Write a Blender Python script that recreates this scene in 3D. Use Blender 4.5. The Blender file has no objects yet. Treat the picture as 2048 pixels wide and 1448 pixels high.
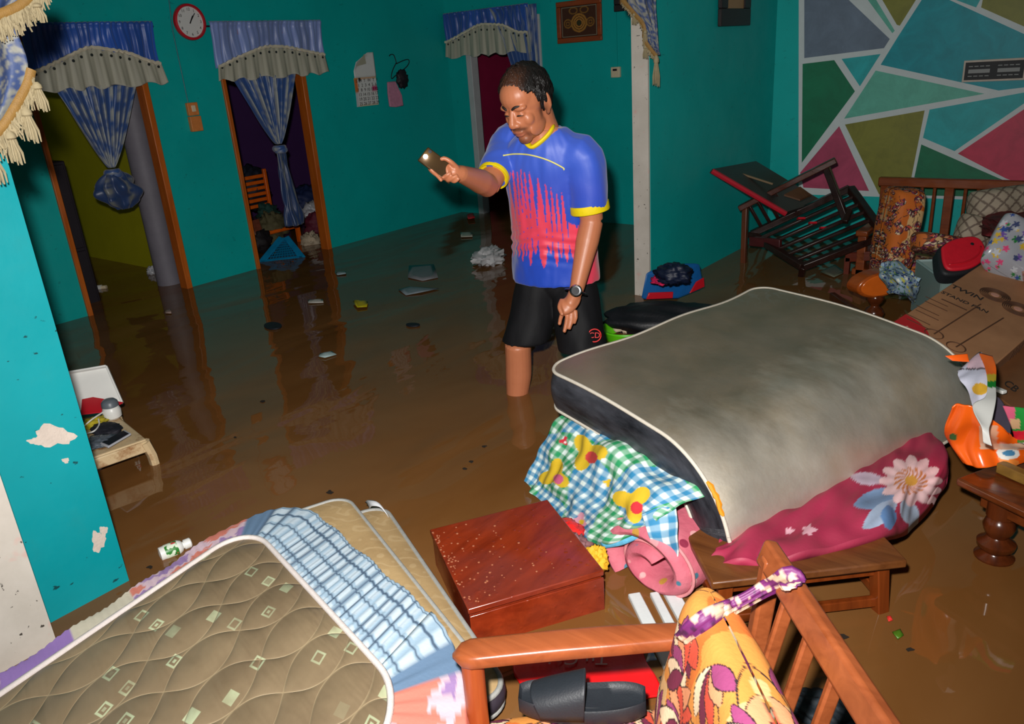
import bpy, bmesh, math, random
import numpy as np
from mathutils import Vector, Matrix, noise as mnoise
random.seed(7); rng = np.random.default_rng(7)
SC = bpy.context.scene
COL = SC.collection
# ---------------------------------------------------------------- camera
FPX = 1582.28; PITCH = math.radians(20.8475); ROLL = math.radians(-4.2575); YAW = math.radians(39.647); HC = 1.36
def _basis():
    cp, sp = math.cos(PITCH), math.sin(PITCH)
    f = np.array([0, cp, -sp]); r = np.array([1., 0, 0]); u = np.cross(r, f)
    cr, sr = math.cos(ROLL), math.sin(ROLL)
    r2 = cr*r + sr*u; u2 = -sr*r + cr*u
    M = np.array([[math.cos(YAW), -math.sin(YAW), 0], [math.sin(YAW), math.cos(YAW), 0], [0, 0, 1]])
    return M@r2, M@u2, M@f
CR, CU, CF = _basis()
CAM = np.array([0, 0, HC])
cam_data = bpy.data.cameras.new('camera'); cam = bpy.data.objects.new('camera', cam_data); COL.objects.link(cam)
cam_data.sensor_fit = 'HORIZONTAL'; cam_data.sensor_width = 36; cam_data.lens = FPX/2048*36; cam_data.clip_start = 0.02
cam.matrix_world = Matrix(((CR[0], CU[0], -CF[0], 0), (CR[1], CU[1], -CF[1], 0), (CR[2], CU[2], -CF[2], HC), (0, 0, 0, 1)))
SC.camera = cam
# ---------------------------------------------------------------- light
world = bpy.data.worlds.new('world'); SC.world = world; world.use_nodes = True
world.node_tree.nodes['Background'].inputs[0].default_value = (0.55, 0.62, 0.7, 1)
world.node_tree.nodes['Background'].inputs[1].default_value = 0.12
fl = bpy.data.lights.new('camera_flash', 'SPOT'); fl.energy = 420; fl.spot_size = math.radians(118); fl.spot_blend = 1.0; fl.color = (1, 0.97, 0.93); fl.shadow_soft_size = 0.03
flash = bpy.data.objects.new('camera_flash', fl); COL.objects.link(flash)
flash.matrix_world = cam.matrix_world.copy() @ Matrix.Rotation(math.radians(3), 4, 'X'); flash.location = tuple(CAM - CR*0.07 + CU*0.14)
vs = SC.view_settings
SC.display_settings.display_device = 'sRGB'
vs.view_transform = 'Standard'; vs.look = 'None'; vs.gamma = 1; vs.use_curve_mapping = False; vs.exposure = 0.0
SC.cycles.use_denoising = True
SC.cycles.sample_clamp_indirect = 4.0
SC.cycles.max_bounces = 6; SC.cycles.diffuse_bounces = 3; SC.cycles.glossy_bounces = 3; SC.cycles.transmission_bounces = 4
# ---------------------------------------------------------------- helpers
def at(px, py, z=None, X=None, Y=None):
    """point of the place seen at a pixel of the photograph, on the plane z, x or y = const"""
    d = CF + CR*(px-1024)/FPX - CU*(py-724)/FPX
    if z is not None: t = (z-CAM[2])/d[2]
    elif X is not None: t = (X-CAM[0])/d[0]
    else: t = (Y-CAM[1])/d[1]
    return CAM + t*d
def A(*v): return np.array(v, float)
def nrm(v):
    v = np.asarray(v, float); return v/(np.linalg.norm(v)+1e-12)
def S(r, g, b):
    def l(c):
        c /= 255.0
        return c/12.92 if c <= 0.04045 else ((c+0.055)/1.055)**2.4
    return (l(r), l(g), l(b))
def SL(c): return np.array(S(*c))
WLOC = {}
class MB:
    def __init__(s): s.v = []; s.f = []; s.uv = []; s.col = []; s.hasuv = False; s.hascol = False
    def add(s, vs_, fs, uv=None, col=None):
        o = len(s.v); s.v += [tuple(map(float, p)) for p in vs_]
        s.f += [tuple(i+o for i in f) for f in fs]
        s.uv += list(uv) if uv is not None else [(0, 0)]*len(vs_)
        s.col += [tuple(c) for c in col] if col is not None else [(1, 1, 1)]*len(vs_)
        if uv is not None: s.hasuv = True
        if col is not None: s.hascol = True
        return s
    def obox(s, o, a, b, c):
        """box from its corner o and three edge vectors"""
        o, a, b, c = map(lambda q: np.asarray(q, float), (o, a, b, c))
        if np.dot(np.cross(a, b), c) < 0: a, b = b, a
        p = [o, o+a, o+a+b, o+b, o+c, o+a+c, o+a+b+c, o+b+c]
        return s.add(p, [(0, 3, 2, 1), (4, 5, 6, 7), (0, 1, 5, 4), (1, 2, 6, 5), (2, 3, 7, 6), (3, 0, 4, 7)])
    def box(s, lo, hi):
        lo, hi = A(*lo), A(*hi); d = hi-lo
        return s.obox(lo, (d[0], 0, 0), (0, d[1], 0), (0, 0, d[2]))
    def bar(s, a, b, w, h, up=(0, 0, 1)):
        """straight beam from a to b, w wide, h high (along up)"""
        a, b = np.asarray(a, float), np.asarray(b, float); d = b-a
        x = nrm(np.cross(d, up)); y = nrm(np.cross(x, d))
        return s.obox(a-x*w/2-y*h/2, x*w, y*h, d)
    def tube(s, path, r, n=8, cap=True, sq=(1, 1)):
        path = [np.asarray(p, float) for p in path]; k = len(path)
        rs = [r]*k if np.isscalar(r) else list(r)
        vs_, fs = [], []; ref = None
        for i, p in enumerate(path):
            d = nrm(path[min(i+1, k-1)]-path[max(i-1, 0)])
            if ref is None:
                ref = np.cross(d, (0, 0, 1.)); ref = nrm(ref) if np.linalg.norm(ref) > 1e-3 else A(1, 0, 0)
            x = nrm(ref-d*np.dot(ref, d)); y = np.cross(d, x); ref = x
            for j in range(n):
                t = 2*math.pi*j/n; vs_.append(p+x*math.cos(t)*rs[i]*sq[0]+y*math.sin(t)*rs[i]*sq[1])
        for i in range(k-1):
            for j in range(n):
                fs.append((i*n+j, i*n+(j+1) % n, (i+1)*n+(j+1) % n, (i+1)*n+j))
        if cap: fs += [tuple(range(n-1, -1, -1)), tuple((k-1)*n+j for j in range(n))]
        return s.add(vs_, fs)
    def lathe(s, prof, base, axis=(0, 0, 1), n=20):
        base = np.asarray(base, float); ax = nrm(axis)
        x = np.cross(ax, (0, 0, 1.)); x = nrm(x) if np.linalg.norm(x) > 1e-3 else A(1, 0, 0); y = np.cross(ax, x)
        vs_, fs = [], []
        for r, z in prof:
            for j in range(n):
                t = 2*math.pi*j/n; vs_.append(base+ax*z+(x*math.cos(t)+y*math.sin(t))*r)
        k = len(prof)
        for i in range(k-1):
            for j in range(n): fs.append((i*n+j, i*n+(j+1) % n, (i+1)*n+(j+1) % n, (i+1)*n+j))
        fs += [tuple(range(n-1, -1, -1)), tuple((k-1)*n+j for j in range(n))]
        return s.add(vs_, fs)
    def prism(s, pts, off):
        pts = [np.asarray(p, float) for p in pts]; off = np.asarray(off, float); n = len(pts)
        nr = sum(np.cross(pts[i]-pts[0], pts[(i+1) % n]-pts[0]) for i in range(n))
        if np.dot(nr, off) < 0: pts = pts[::-1]
        vs_ = pts+[p+off for p in pts]
        fs = [tuple(range(n-1, -1, -1)), tuple(range(n, 2*n))]+[(i, (i+1) % n, n+(i+1) % n, n+i) for i in range(n)]
        return s.add(vs_, fs)
    def ell(s, c, r, rot=None, nu=16, nv=10):
        c = np.asarray(c, float); r = np.asarray(r, float)*np.ones(3); vs_, fs = [], []
        R3 = np.eye(3) if rot is None else np.asarray(rot)
        for i in range(1, nv):
            p = math.pi*i/nv
            for j in range(nu):
                t = 2*math.pi*j/nu
                vs_.append(c+R3@(r*A(math.sin(p)*math.cos(t), math.sin(p)*math.sin(t), math.cos(p))))
        a = len(vs_); vs_ += [c+R3@(r*A(0, 0, 1)), c+R3@(r*A(0, 0, -1))]
        for i in range(nv-2):
            for j in range(nu): fs.append((i*nu+j, (i+1)*nu+j, (i+1)*nu+(j+1) % nu, i*nu+(j+1) % nu))
        for j in range(nu):
            fs.append((a, j, (j+1) % nu)); q = (nv-2)*nu; fs.append((a+1, q+(j+1) % nu, q+j))
        return s.add(vs_, fs)
    def patch(s, P, thick=0, uv=None, col=None, down=None):
        """quad sheet over a grid of points; thick > 0 gives it body away from its normal"""
        P = np.asarray(P, float); nu, nv = P.shape[:2]
        if uv is None:
            u = np.concatenate([[0], np.cumsum(np.linalg.norm(np.diff(P[:, nv//2], axis=0), axis=1))])
            v = np.concatenate([[0], np.cumsum(np.linalg.norm(np.diff(P[nu//2], axis=0), axis=1))])
            uv = np.stack(np.meshgrid(u, v, indexing='ij'), -1)
        idx = lambda i, j: i*nv+j
        fs = [(idx(i, j), idx(i+1, j), idx(i+1, j+1), idx(i, j+1)) for i in range(nu-1) for j in range(nv-1)]
        uvl = np.asarray(uv).reshape(-1, 2); cl = None if col is None else np.asarray(col).reshape(-1, 3)
        if not thick:
            return s.add(P.reshape(-1, 3), fs, uvl, cl)
        N = np.cross(np.gradient(P, axis=0), np.gradient(P, axis=1)); N /= np.linalg.norm(N, axis=2, keepdims=True)+1e-12
        if down is not None: Q = P+np.asarray(down, float)*thick
        else: Q = P-N*thick
        m = nu*nv; fs2 = [tuple(m+k for k in f[::-1]) for f in fs]
        ring = [idx(i, 0) for i in range(nu)]+[idx(nu-1, j) for j in range(1, nv)]+[idx(i, nv-1) for i in range(nu-2, -1, -1)]+[idx(0, j) for j in range(nv-2, 0, -1)]
        k = len(ring); fs3 = [(ring[(i+1) % k], ring[i], m+ring[i], m+ring[(i+1) % k]) for i in range(k)]
        return s.add(np.concatenate([P.reshape(-1, 3), Q.reshape(-1, 3)]), fs+fs2+fs3, np.concatenate([uvl, uvl]), None if cl is None else np.concatenate([cl, cl]))
    def build(s, name, mat, parent=None, angle=40, bevel=0, seg=2, **tags):
        vs_ = np.array(s.v, float); lo, hi = vs_.min(0), vs_.max(0)
        org = A((lo[0]+hi[0])/2, (lo[1]+hi[1])/2, lo[2])
        me = bpy.data.meshes.new(name); me.from_pydata((vs_-org).tolist(), [], s.f)
        if s.hasuv:
            l = me.uv_layers.new(name='UVMap'); li = np.empty(len(me.loops), dtype=np.int32); me.loops.foreach_get('vertex_index', li)
            l.data.foreach_set('uv', np.asarray(s.uv, np.float32)[li].ravel())
        if s.hascol:
            ca = me.color_attributes.new('Col', 'FLOAT_COLOR', 'POINT'); c4 = np.ones((len(vs_), 4), np.float32); c4[:, :3] = np.asarray(s.col)
            ca.data.foreach_set('color', c4.ravel())
        me.polygons.foreach_set('use_smooth', [True]*len(me.polygons)); me.update()
        if angle < 179: me.set_sharp_from_angle(angle=math.radians(angle))
        me.materials.append(mat)
        o = bpy.data.objects.new(name, me); COL.objects.link(o); WLOC[o.name] = org
        if parent is not None:
            o.parent = parent; o.location = tuple(org-WLOC[parent.name])
        else: o.location = tuple(org)
        if bevel:
            b = o.modifiers.new('bevel', 'BEVEL'); b.width = bevel; b.segments = seg; b.limit_method = 'ANGLE'; b.angle_limit = math.radians(35)
        tag(o, **tags); return o
def tag(o, label=None, cat=None, group=None, kind=None):
    if label: o['label'] = label
    if cat: o['category'] = cat
    if group: o['group'] = group
    if kind: o['kind'] = kind
    return o
def thing(name, loc, label, cat, group=None):
    o = bpy.data.objects.new(name, None); COL.objects.link(o); o.empty_display_size = 0.05
    WLOC[o.name] = A(*loc); o.location = tuple(loc); tag(o, label, cat, group); return o
def copy_tree(o, parent=None, **tags):
    c = o.copy(); COL.objects.link(c); c.parent = parent; tag(c, **tags)
    for ch in list(o.children): copy_tree(ch, c)
    return c
def catmull(ctrl, n, axis=0):
    c = np.moveaxis(np.asarray(ctrl, float), axis, 0); k = len(c)
    t = np.linspace(0, k-1, n); i = np.clip(t.astype(int), 0, k-2); f = (t-i).reshape((-1,)+(1,)*(c.ndim-1))
    g = lambda j: c[np.clip(j, 0, k-1)]
    p0, p1, p2, p3 = g(i-1), g(i), g(i+1), g(i+2)
    # reflect the ends so that the curve keeps its slope
    p0 = np.where((i == 0).reshape(f.shape), 2*p1-p2, p0); p3 = np.where((i >= k-2).reshape(f.shape), 2*p2-p1, p3)
    r = 0.5*((2*p1)+(-p0+p2)*f+(2*p0-5*p1+4*p2-p3)*f*f+(-p0+3*p1-3*p2+p3)*f**3)
    return np.moveaxis(r, 0, axis)
def cgrid(ctrl, nu, nv): return catmull(catmull(np.asarray(ctrl, float), nu, 0), nv, 1)
def curve(pts, n): return catmull(np.asarray(pts, float), n)
def wrinkle(x, y, seed=0, k=7, f0=3.0, f1=14.0):
    r = np.random.default_rng(seed); z = np.zeros_like(x)
    for i in range(k):
        fr = f0*(f1/f0)**(i/(k-1)); a = r.uniform(0, math.pi*2); ph = r.uniform(0, 6.28)
        z = z+np.sin((x*math.cos(a)+y*math.sin(a))*fr*2*math.pi+ph+0.8*np.sin(x*3*math.sin(a*3)+y*4))*(f0/fr)**0.9
    return z/2
def normals(P):
    N = np.cross(np.gradient(P, axis=0), np.gradient(P, axis=1)); return N/(np.linalg.norm(N, axis=2, keepdims=True)+1e-12)
def text_mesh(body, size, origin, xdir, ydir, name, mat, parent, ext=0.0004, align='CENTER', shear=0, bold=0.0, **tags):
    cu = bpy.data.curves.new('lettering', 'FONT'); cu.body = body; cu.size = size; cu.align_x = align; cu.align_y = 'CENTER'; cu.extrude = ext; cu.shear = shear; cu.offset = bold*size; cu.resolution_u = 3
    ob = bpy.data.objects.new('lettering_tmp', cu); COL.objects.link(ob)
    bpy.context.view_layer.update()
    me = bpy.data.meshes.new_from_object(ob.evaluated_get(bpy.context.evaluated_depsgraph_get()))
    bpy.data.objects.remove(ob); bpy.data.curves.remove(cu)
    x, y = np.asarray(xdir, float), np.asarray(ydir, float); z = nrm(np.cross(x, y)); o = np.asarray(origin, float)
    m = MB(); m.add([o+x*v.co.x+y*v.co.y+z*v.co.z for v in me.vertices], [tuple(p.vertices) for p in me.polygons])
    bpy.data.meshes.remove(me)
    return m.build(name, mat, parent, **tags)
# ---- node materials
class NT:
    def __init__(s, name):
        s.m = bpy.data.materials.new(name); s.m.use_nodes = True; s.t = s.m.node_tree; s.t.nodes.clear()
        s.o = s.t.nodes.new('ShaderNodeOutputMaterial'); s.b = s.t.nodes.new('ShaderNodeBsdfPrincipled')
        s.t.links.new(s.b.outputs[0], s.o.inputs[0])
    def n(s, typ, ins=None, out=0, **props):
        nd = s.t.nodes.new('ShaderNode'+typ)
        for k, v in props.items(): setattr(nd, k, v)
        for k, v in (ins or {}).items(): s.set(nd.inputs[k], v)
        return nd.outputs[out]
    def set(s, i, v):
        if isinstance(v, bpy.types.NodeSocket): s.t.links.new(v, i)
        else:
            if i.type == 'RGBA' and len(v) == 3: v = (*v, 1)
            i.default_value = v
    def co(s, k='Object'): return s.n('TexCoord', out=k)
    def geo(s): return s.n('NewGeometry', out='Position')
    def map(s, v, scale=(1, 1, 1), rot=(0, 0, 0), loc=(0, 0, 0)): return s.n('Mapping', {'Vector': v, 'Scale': scale, 'Rotation': rot, 'Location': loc})
    def noise(s, v, scale=5, detail=4, rough=0.5, dist=0, out='Fac'): return s.n('TexNoise', {'Vector': v, 'Scale': scale, 'Detail': detail, 'Roughness': rough, 'Distortion': dist}, out=out)
    def vor(s, v, scale=5, feat='F1', out='Distance', rand=1.0): return s.n('TexVoronoi', {'Vector': v, 'Scale': scale, 'Randomness': rand}, out=out, feature=feat)
    def wave(s, v, scale=5, dist=0, detail=2, dirn='X', prof='SIN', dscale=1): return s.n('TexWave', {'Vector': v, 'Scale': scale, 'Distortion': dist, 'Detail': detail, 'Detail Scale': dscale}, out='Fac', bands_direction=dirn, wave_profile=prof)
    def ramp(s, f, stops, interp='LINEAR'):
        nd = s.t.nodes.new('ShaderNodeValToRGB'); s.set(nd.inputs[0], f); cr = nd.color_ramp; cr.interpolation = interp
        while len(cr.elements) < len(stops): cr.elements.new(0.5)
        for e, (p, c) in zip(cr.elements, stops):
            e.position = p; c = (c, c, c) if np.isscalar(c) else c; e.color = (*c, 1)
        return nd.outputs[0]
    def mix(s, f, a, b, blend='MIX'):
        nd = s.t.nodes.new('ShaderNodeMix'); nd.data_type = 'RGBA'; nd.blend_type = blend
        s.set(nd.inputs[0], f); s.set(nd.inputs[6], a); s.set(nd.inputs[7], b); return nd.outputs[2]
    def math(s, op, a, b=None, c=None, clamp=False):
        nd = s.t.nodes.new('ShaderNodeMath'); nd.operation = op; nd.use_clamp = clamp
        for i, v in enumerate((a, b, c)):
            if v is not None: s.set(nd.inputs[i], v)
        return nd.outputs[0]
    def sep(s, v):
        nd = s.t.nodes.new('ShaderNodeSeparateXYZ'); s.set(nd.inputs[0], v); return nd.outputs
    def attr(s, name='Col'): return s.n('Attribute', out='Color', attribute_name=name)
    def bump(s, h, strength=0.3, dist=0.01): return s.n('Bump', {'Height': h, 'Strength': strength, 'Distance': dist})
    def out(s, color, rough=0.6, bump=None, spec=0.5, metal=0, **kw):
        s.set(s.b.inputs['Base Color'], color); s.set(s.b.inputs['Roughness'], rough); s.set(s.b.inputs['Metallic'], metal)
        s.set(s.b.inputs['Specular IOR Level'], spec)
        if bump is not None: s.set(s.b.inputs['Normal'], bump)
        for k, v in kw.items(): s.set(s.b.inputs[k.replace('_', ' ')], v)
        return s.m
def plain(name, c, rough=0.6, var=0.12, scale=12, bump=0.0, **kw):
    """one colour with soft variation"""
    n = NT(name); co = n.co(); f = n.noise(co, scale, 5, 0.6)
    cc = np.array(c); col = n.mix(f, tuple(cc*(1-var*1.6)), tuple(np.minimum(cc*(1+var*1.6), 1)))
    return n.out(col, rough, n.bump(n.noise(co, scale*6, 4), bump, 0.004) if bump else None, **kw)
def painted(name, rough=0.7, bump=0.15, bscale=90, grime=0.25, **kw):
    """printed cloth or paper: colours carried by the mesh, weave and grime by nodes"""
    n = NT(name); co = n.co(); c = n.attr()
    g = n.noise(co, 6, 5, 0.65); c2 = n.mix(n.math('MULTIPLY', g, grime), c, S(95, 78, 60))
    return n.out(c2, rough, n.bump(n.noise(co, bscale, 3), bump, 0.003), **kw)
def wood(name, c1, c2, rough=0.35, scale=1.0, axis='X', **kw):
    n = NT(name); co = n.co(); st = {'X': (3, 30, 30), 'Y': (30, 3, 30), 'Z': (30, 30, 3)}[axis]
    m = n.map(co, tuple(k*scale for k in st)); f = n.noise(m, 1.0, 6, 0.6, 0.6); g = n.noise(co, 3*scale, 3)
    col = n.mix(n.ramp(f, [(0.3, 0.0), (0.7, 1.0)]), c1, c2); col = n.mix(n.math('MULTIPLY', g, 0.5), col, tuple(np.array(c1)*0.55))
    return n.out(col, n.ramp(n.noise(co, 9, 4), [(0.3, rough*0.7), (0.8, min(1, rough*1.6))]), n.bump(f, 0.12, 0.004), **kw)
# ================================================================ the setting
def teal_mat(name, base=S(0, 168, 170), spots=0.0):
    n = NT(name); co = n.geo()
    a = n.noise(co, 2.2, 5, 0.6); b = n.noise(co, 9, 6, 0.7)
    c = n.mix(n.ramp(a, [(0.3, 0.0), (0.75, 1.0)]), tuple(np.array(base)*0.9), tuple(np.array(base)*1.06))
    c = n.mix(n.math('MULTIPLY', n.ramp(b, [(0.6, 0.0), (0.75, 1.0)]), 0.10), c, S(40, 120, 110))
    sp = n.noise(n.map(co, (1, 1, 1.6)), 26, 3, 0.5)
    msk = n.math('MULTIPLY', n.ramp(sp, [(0.69, 0.0), (0.72, 1.0)]), spots)
    c = n.mix(msk, c, S(12, 55, 60))
    return n.out(c, n.ramp(b, [(0.2, 0.38), (0.8, 0.6)]), n.bump(n.noise(co, 30, 5, 0.6), 0.12, 0.004), spec=0.4)
M_TEAL = teal_mat('teal_wall_paint', S(0, 176, 172), 0.25)
M_TEALN = teal_mat('teal_column_paint', S(0, 148, 157), 0.9)
n = NT('white_wall_paint'); co = n.geo()
c = n.mix(n.ramp(n.noise(co, 4, 6, 0.65), [(0.35, 0.0), (0.8, 1.0)]), S(214, 206, 196), S(188, 180, 168))
c = n.mix(n.ramp(n.noise(co, 42, 3), [(0.68, 0.0), (0.71, 1.0)]), c, S(70, 64, 58))
c = n.mix(n.math('MULTIPLY', n.ramp(n.noise(co, 12, 3), [(0.62, 0.0), (0.7, 1.0)]), 0.5), c, S(220, 160, 150))
M_WHITE = n.out(c, 0.6, n.bump(n.noise(co, 35, 5), 0.12, 0.004))
M_PLASTER = plain('bare_plaster', S(205, 190, 178), 0.85, 0.15, 20, 0.4)
M_OLIVE = plain('yellow_green_paint', S(176, 172, 14), 0.55, 0.1, 5, 0.05)
M_PURPLE = plain('purple_paint', S(70, 36, 92), 0.6, 0.1, 5, 0.05)
M_MAROON = plain('maroon_paint', S(150, 20, 66), 0.6, 0.15, 5, 0.05)
M_DARK = plain('dark_board', S(34, 28, 36), 0.5, 0.2, 6)
M_GREYCOL = plain('grey_render', S(120, 116, 126), 0.6, 0.15, 8, 0.2)
M_CEIL = plain('ceiling_board', S(170, 172, 168), 0.8, 0.05)
M_FLOOR = plain('cement_floor', S(110, 84, 56), 0.7, 0.1)
M_JAMB = wood('orange_varnished_wood', S(212, 112, 34), S(172, 78, 18), 0.4, axis='Z')
M_JAMBW = plain('grey_white_jamb_paint', S(186, 188, 190), 0.5, 0.1, 10)
# --- flood water: opaque silt with a clear mirror surface and slow swells
n = NT('muddy_flood_water'); co = n.geo()
silt = n.noise(n.map(co, (1.0, 0.55, 1), (0, 0, 0.5)), 1.1, 5, 0.55, 1.4)
col = n.mix(n.ramp(silt, [(0.3, 0.0), (0.72, 1.0)]), S(110, 70, 32), S(128, 88, 50))
swell = n.noise(n.map(co, (1.0, 0.45, 1), (0, 0, 0.45)), 2.0, 2, 0.45, 0.7)
fine = n.noise(n.map(co, (1.0, 0.5, 1), (0, 0, 0.5)), 9, 2, 0.5, 0.4)
hgt = n.math('ADD', swell, n.math('MULTIPLY', fine, 0.05))
M_WATER = n.out(col, 0.025, n.bump(hgt, 0.6, 0.028), spec=0.5, IOR=1.4)
XL, YB, XA = -5.28, 5.78, -2.21
FL = -0.28
def strip(m, lo, hi): m.box(lo, hi)
m = MB()
for y0, y1, z0 in [(-1.6, 2.105, FL), (2.105, 2.835, 1.68), (2.835, 3.395, FL), (3.395, 4.115, 1.68), (4.115, YB+0.1, FL)]:
    m.box((XL-0.07, y0, z0), (XL, y1, 2.6))
wall_left = m.build('wall_left', M_TEAL, kind='structure')
m = MB()
for x0, x1, z0 in [(XL, -5.045, FL), (-5.045, -4.22, 1.68), (-4.22, 2.7, FL)]:
    m.box((x0, YB, z0), (x1, YB+0.07, 2.6))
wall_back = m.build('wall_back', M_TEAL, kind='structure')
m = MB(); m.box((XA-0.1, 4.0, FL), (XA, YB, 2.6)); m.box((XA-0.1, 0.5, 1.95), (XA, 4.0, 2.6))
wall_arch = m.build('wall_partition', M_TEAL, kind='structure')
m = MB(); m.box((XA-0.102, 3.985, FL), (XA-0.002, 4.0, 1.95)); m.build('trim_1', M_WHITE, wall_arch)
m = MB(); m.box((XA-0.09, 0.53, FL), (XA+0.03, 0.781, 2.6)); m.box((XA-0.09, -1.6, FL), (XA-0.02, 0.38, 2.6))
wall_near = m.build('wall_near', M_TEALN, kind='structure')
m = MB(); m.box((XA-0.1, 0.37, FL), (XA+0.13, 0.53, 2.6)); m.build('trim_2', M_WHITE, wall_near)
m = MB(); m.box((2.6, -1.6, FL), (2.7, YB, 2.6)); m.build('wall_right', M_TEAL, kind='structure')
m = MB(); m.box((-8.2, -1.6, 2.6), (2.7, 8.2, 2.7)); m.build('ceiling', M_CEIL, kind='structure')
m = MB(); m.box((-8.2, -1.6, FL-0.1), (2.7, 8.2, FL)); floor = m.build('floor', M_FLOOR, kind='structure')
m = MB(); m.box((-8.0, -1.6, -0.006), (2.6, 7.2, 0)); m.build('flood_water', M_WATER, label='brown muddy flood water covering the whole floor', cat='water', kind='stuff')
# rooms behind the doorways
m = MB(); m.box((-8.0, 3.03, FL), (XL-0.1, 3.09, 2.6)); m.build('wall_left_room_right', M_OLIVE, kind='structure')
m = MB(); m.box((-8.1, 1.0, FL), (-8.0, 3.09, 2.6)); m.build('wall_left_room_back', M_OLIVE, kind='structure')
m = MB(); m.box((-7.5, 3.09, FL), (-7.4, 6.6, 2.6)); m.box((-7.4, 3.09, FL), (XL-0.1, 3.12, 2.6)); m.build('wall_middle_room_back', M_PURPLE, kind='structure')
m = MB(); m.box((-7.4, 6.5, FL), (XL-0.1, 6.6, 2.6)); m.build('wall_middle_room_right', M_PURPLE, kind='structure')
m = MB(); m.box((XL-0.1, 7.2, FL), (-3.2, 7.3, 2.6)); m.box((-5.38, 5.88, FL), (-5.32, 7.2, 2.6)); m.build('wall_far_room_back', M_MAROON, kind='structure')
m = MB(); m.lathe([(0.088, FL), (0.088, 2.55)], (-5.56, 2.835, 0), n=28); m.build('trim_3', M_GREYCOL, kind='structure')
# door frames
def frame(name, y0, y1, mat, w=0.045, axis='Y', pos=XL, lw=None):
    d = -0.075 if axis == 'Y' else 0.075
    def bx(a0, a1, z0, z1):
        q = MB()
        if axis == 'Y': q.box((pos+d, a0, z0), (pos+0.018, a1, z1))
        else: q.box((a0, pos-0.018, z0), (a1, pos+d, z1))
        return q
    h = bx(y0, y1, 1.66, 1.70).build(name, mat, bevel=0.004, kind='structure')
    bx(y0-0.002, y0+(lw or w), FL, 1.66).build('jamb', mat, h, bevel=0.004); bx(y1-w, y1+0.002, FL, 1.66).build('jamb', mat, h, bevel=0.004)
    return h
frame('door_1', 2.10, 2.84, M_JAMB, 0.04, lw=0.03); frame('door_2', 3.39, 4.12, M_JAMB, 0.04, lw=0.03)
frame('door_3', -5.05, -4.215, M_JAMBW, 0.06, 'X', YB)
# open door leaf inside the left room
t = thing('dark_wardrobe', (-5.9, 2.12, FL), 'tall dark wardrobe just inside the leftmost doorway', 'wardrobe')
m = MB(); m.box((-6.2, 1.9, FL), (-5.60, 2.34, 0.95)); m.build('carcass', M_DARK, t, bevel=0.008)
m = MB(); m.box((-5.60, 1.92, -0.2), (-5.585, 2.32, 0.36)); m.build('lower_door', M_DARK, t, bevel=0.004); m = MB(); m.box((-5.60, 1.92, 0.38), (-5.585, 2.32, 0.93)); m.build('upper_door', M_DARK, t, bevel=0.004)
# far room: dark cupboard and hanging cloth behind the door
M_BLACKISH = plain('near_black_board', S(26, 20, 26), 0.5, 0.2)
M_MAROONC = plain('dark_red_cloth', S(120, 18, 48), 0.8, 0.3, 14, 0.3)
m = MB(); m.box((-5.15, 6.35, FL), (-4.1, 6.8, 0.62))
t = m.build('dark_cupboard', M_BLACKISH, bevel=0.01, label='near black low cupboard inside the far doorway behind the man', cat='cupboard')
# --- peeled paint
def blotch(px, py, rx, ry, seed, X, name='peeled_patch', mat=M_PLASTER, parent=None):
    r = np.random.default_rng(seed); pts = []
    for i in range(26):
        a = 2*math.pi*i/26; k = 0.82+0.16*math.sin(a*3+seed)+0.10*math.sin(a*7+seed*2)+0.08*r.random()
        pts.append(at(px+math.cos(a)*rx*k, py+math.sin(a)*ry*k, X=X))
    c_ = sum(pts)/len(pts)+A(0.0015, 0, 0); n_ = len(pts); m = MB(); m.add([p+A(0.0012, 0, 0) for p in pts]+pts+[c_], [(i, (i+1) % n_, 2*n_) for i in range(n_)]+[(i, n_+i, n_+(i+1) % n_, (i+1) % n_) for i in range(n_)]); o_ = m.build(name, mat, parent); bm = bmesh.new(); bm.from_mesh(o_.data); bmesh.ops.recalc_face_normals(bm, faces=bm.faces); bm.to_mesh(o_.data); bm.free()
XN = XA+0.03
blotch(105, 872, 46, 25, 1, XN, parent=wall_near); blotch(74, 882, 20, 9, 5, XN, parent=wall_near); blotch(196, 1083, 15, 24, 2, XN, parent=wall_near); blotch(207, 1062, 9, 12, 3, XN, parent=wall_near); blotch(131, 921, 8, 6, 4, XN, parent=wall_near)
# --- mural on the back wall: white ground, painted facets proud of it
def zq(x, y): return (x/3.012+1368, y/3.012)
def facet(pts, thick0, name, mat, parent):
    P = [at(*zq(*p), Y=YB) for p in pts]; P = [A(p[0], YB-thick0, p[2]) for p in P]
    m = MB(); m.prism(P, (0, -0.001, 0)); return m.build(name, mat, parent)
def facet_mat(name, c):
    n = NT(name); co = n.geo(); f = n.noise(n.map(co, (3, 3, 3), (0, 0.6, 0)), 2.0, 7, 0.7, 0.8)
    cc = np.array(c); col = n.mix(n.ramp(f, [(0.25, 0.0), (0.75, 1.0)]), tuple(cc*0.75), tuple(np.minimum(cc*1.25, 1)))
    return n.out(col, 0.5, n.bump(n.noise(co, 30, 4), 0.1, 0.003))
MW = plain('mural_white_paint', S(205, 212, 214), 0.55, 0.06)
base = facet([(692, -440), (2930, -440), (3030, 1222), (1800, 1205), (690, 1170)], 0.0, 'mural_ground', MW, wall_back)
MC = {k: facet_mat('mural_'+k, v) for k, v in dict(slate=S(108, 122, 142), mint=S(96, 178, 158), olive=S(128, 126, 48), teal=S(0, 146, 160), aqua=S(34, 165, 170), green=S(0, 112, 76), pink=S(176, 66, 98), red=S(196, 52, 82)).items()}
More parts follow.
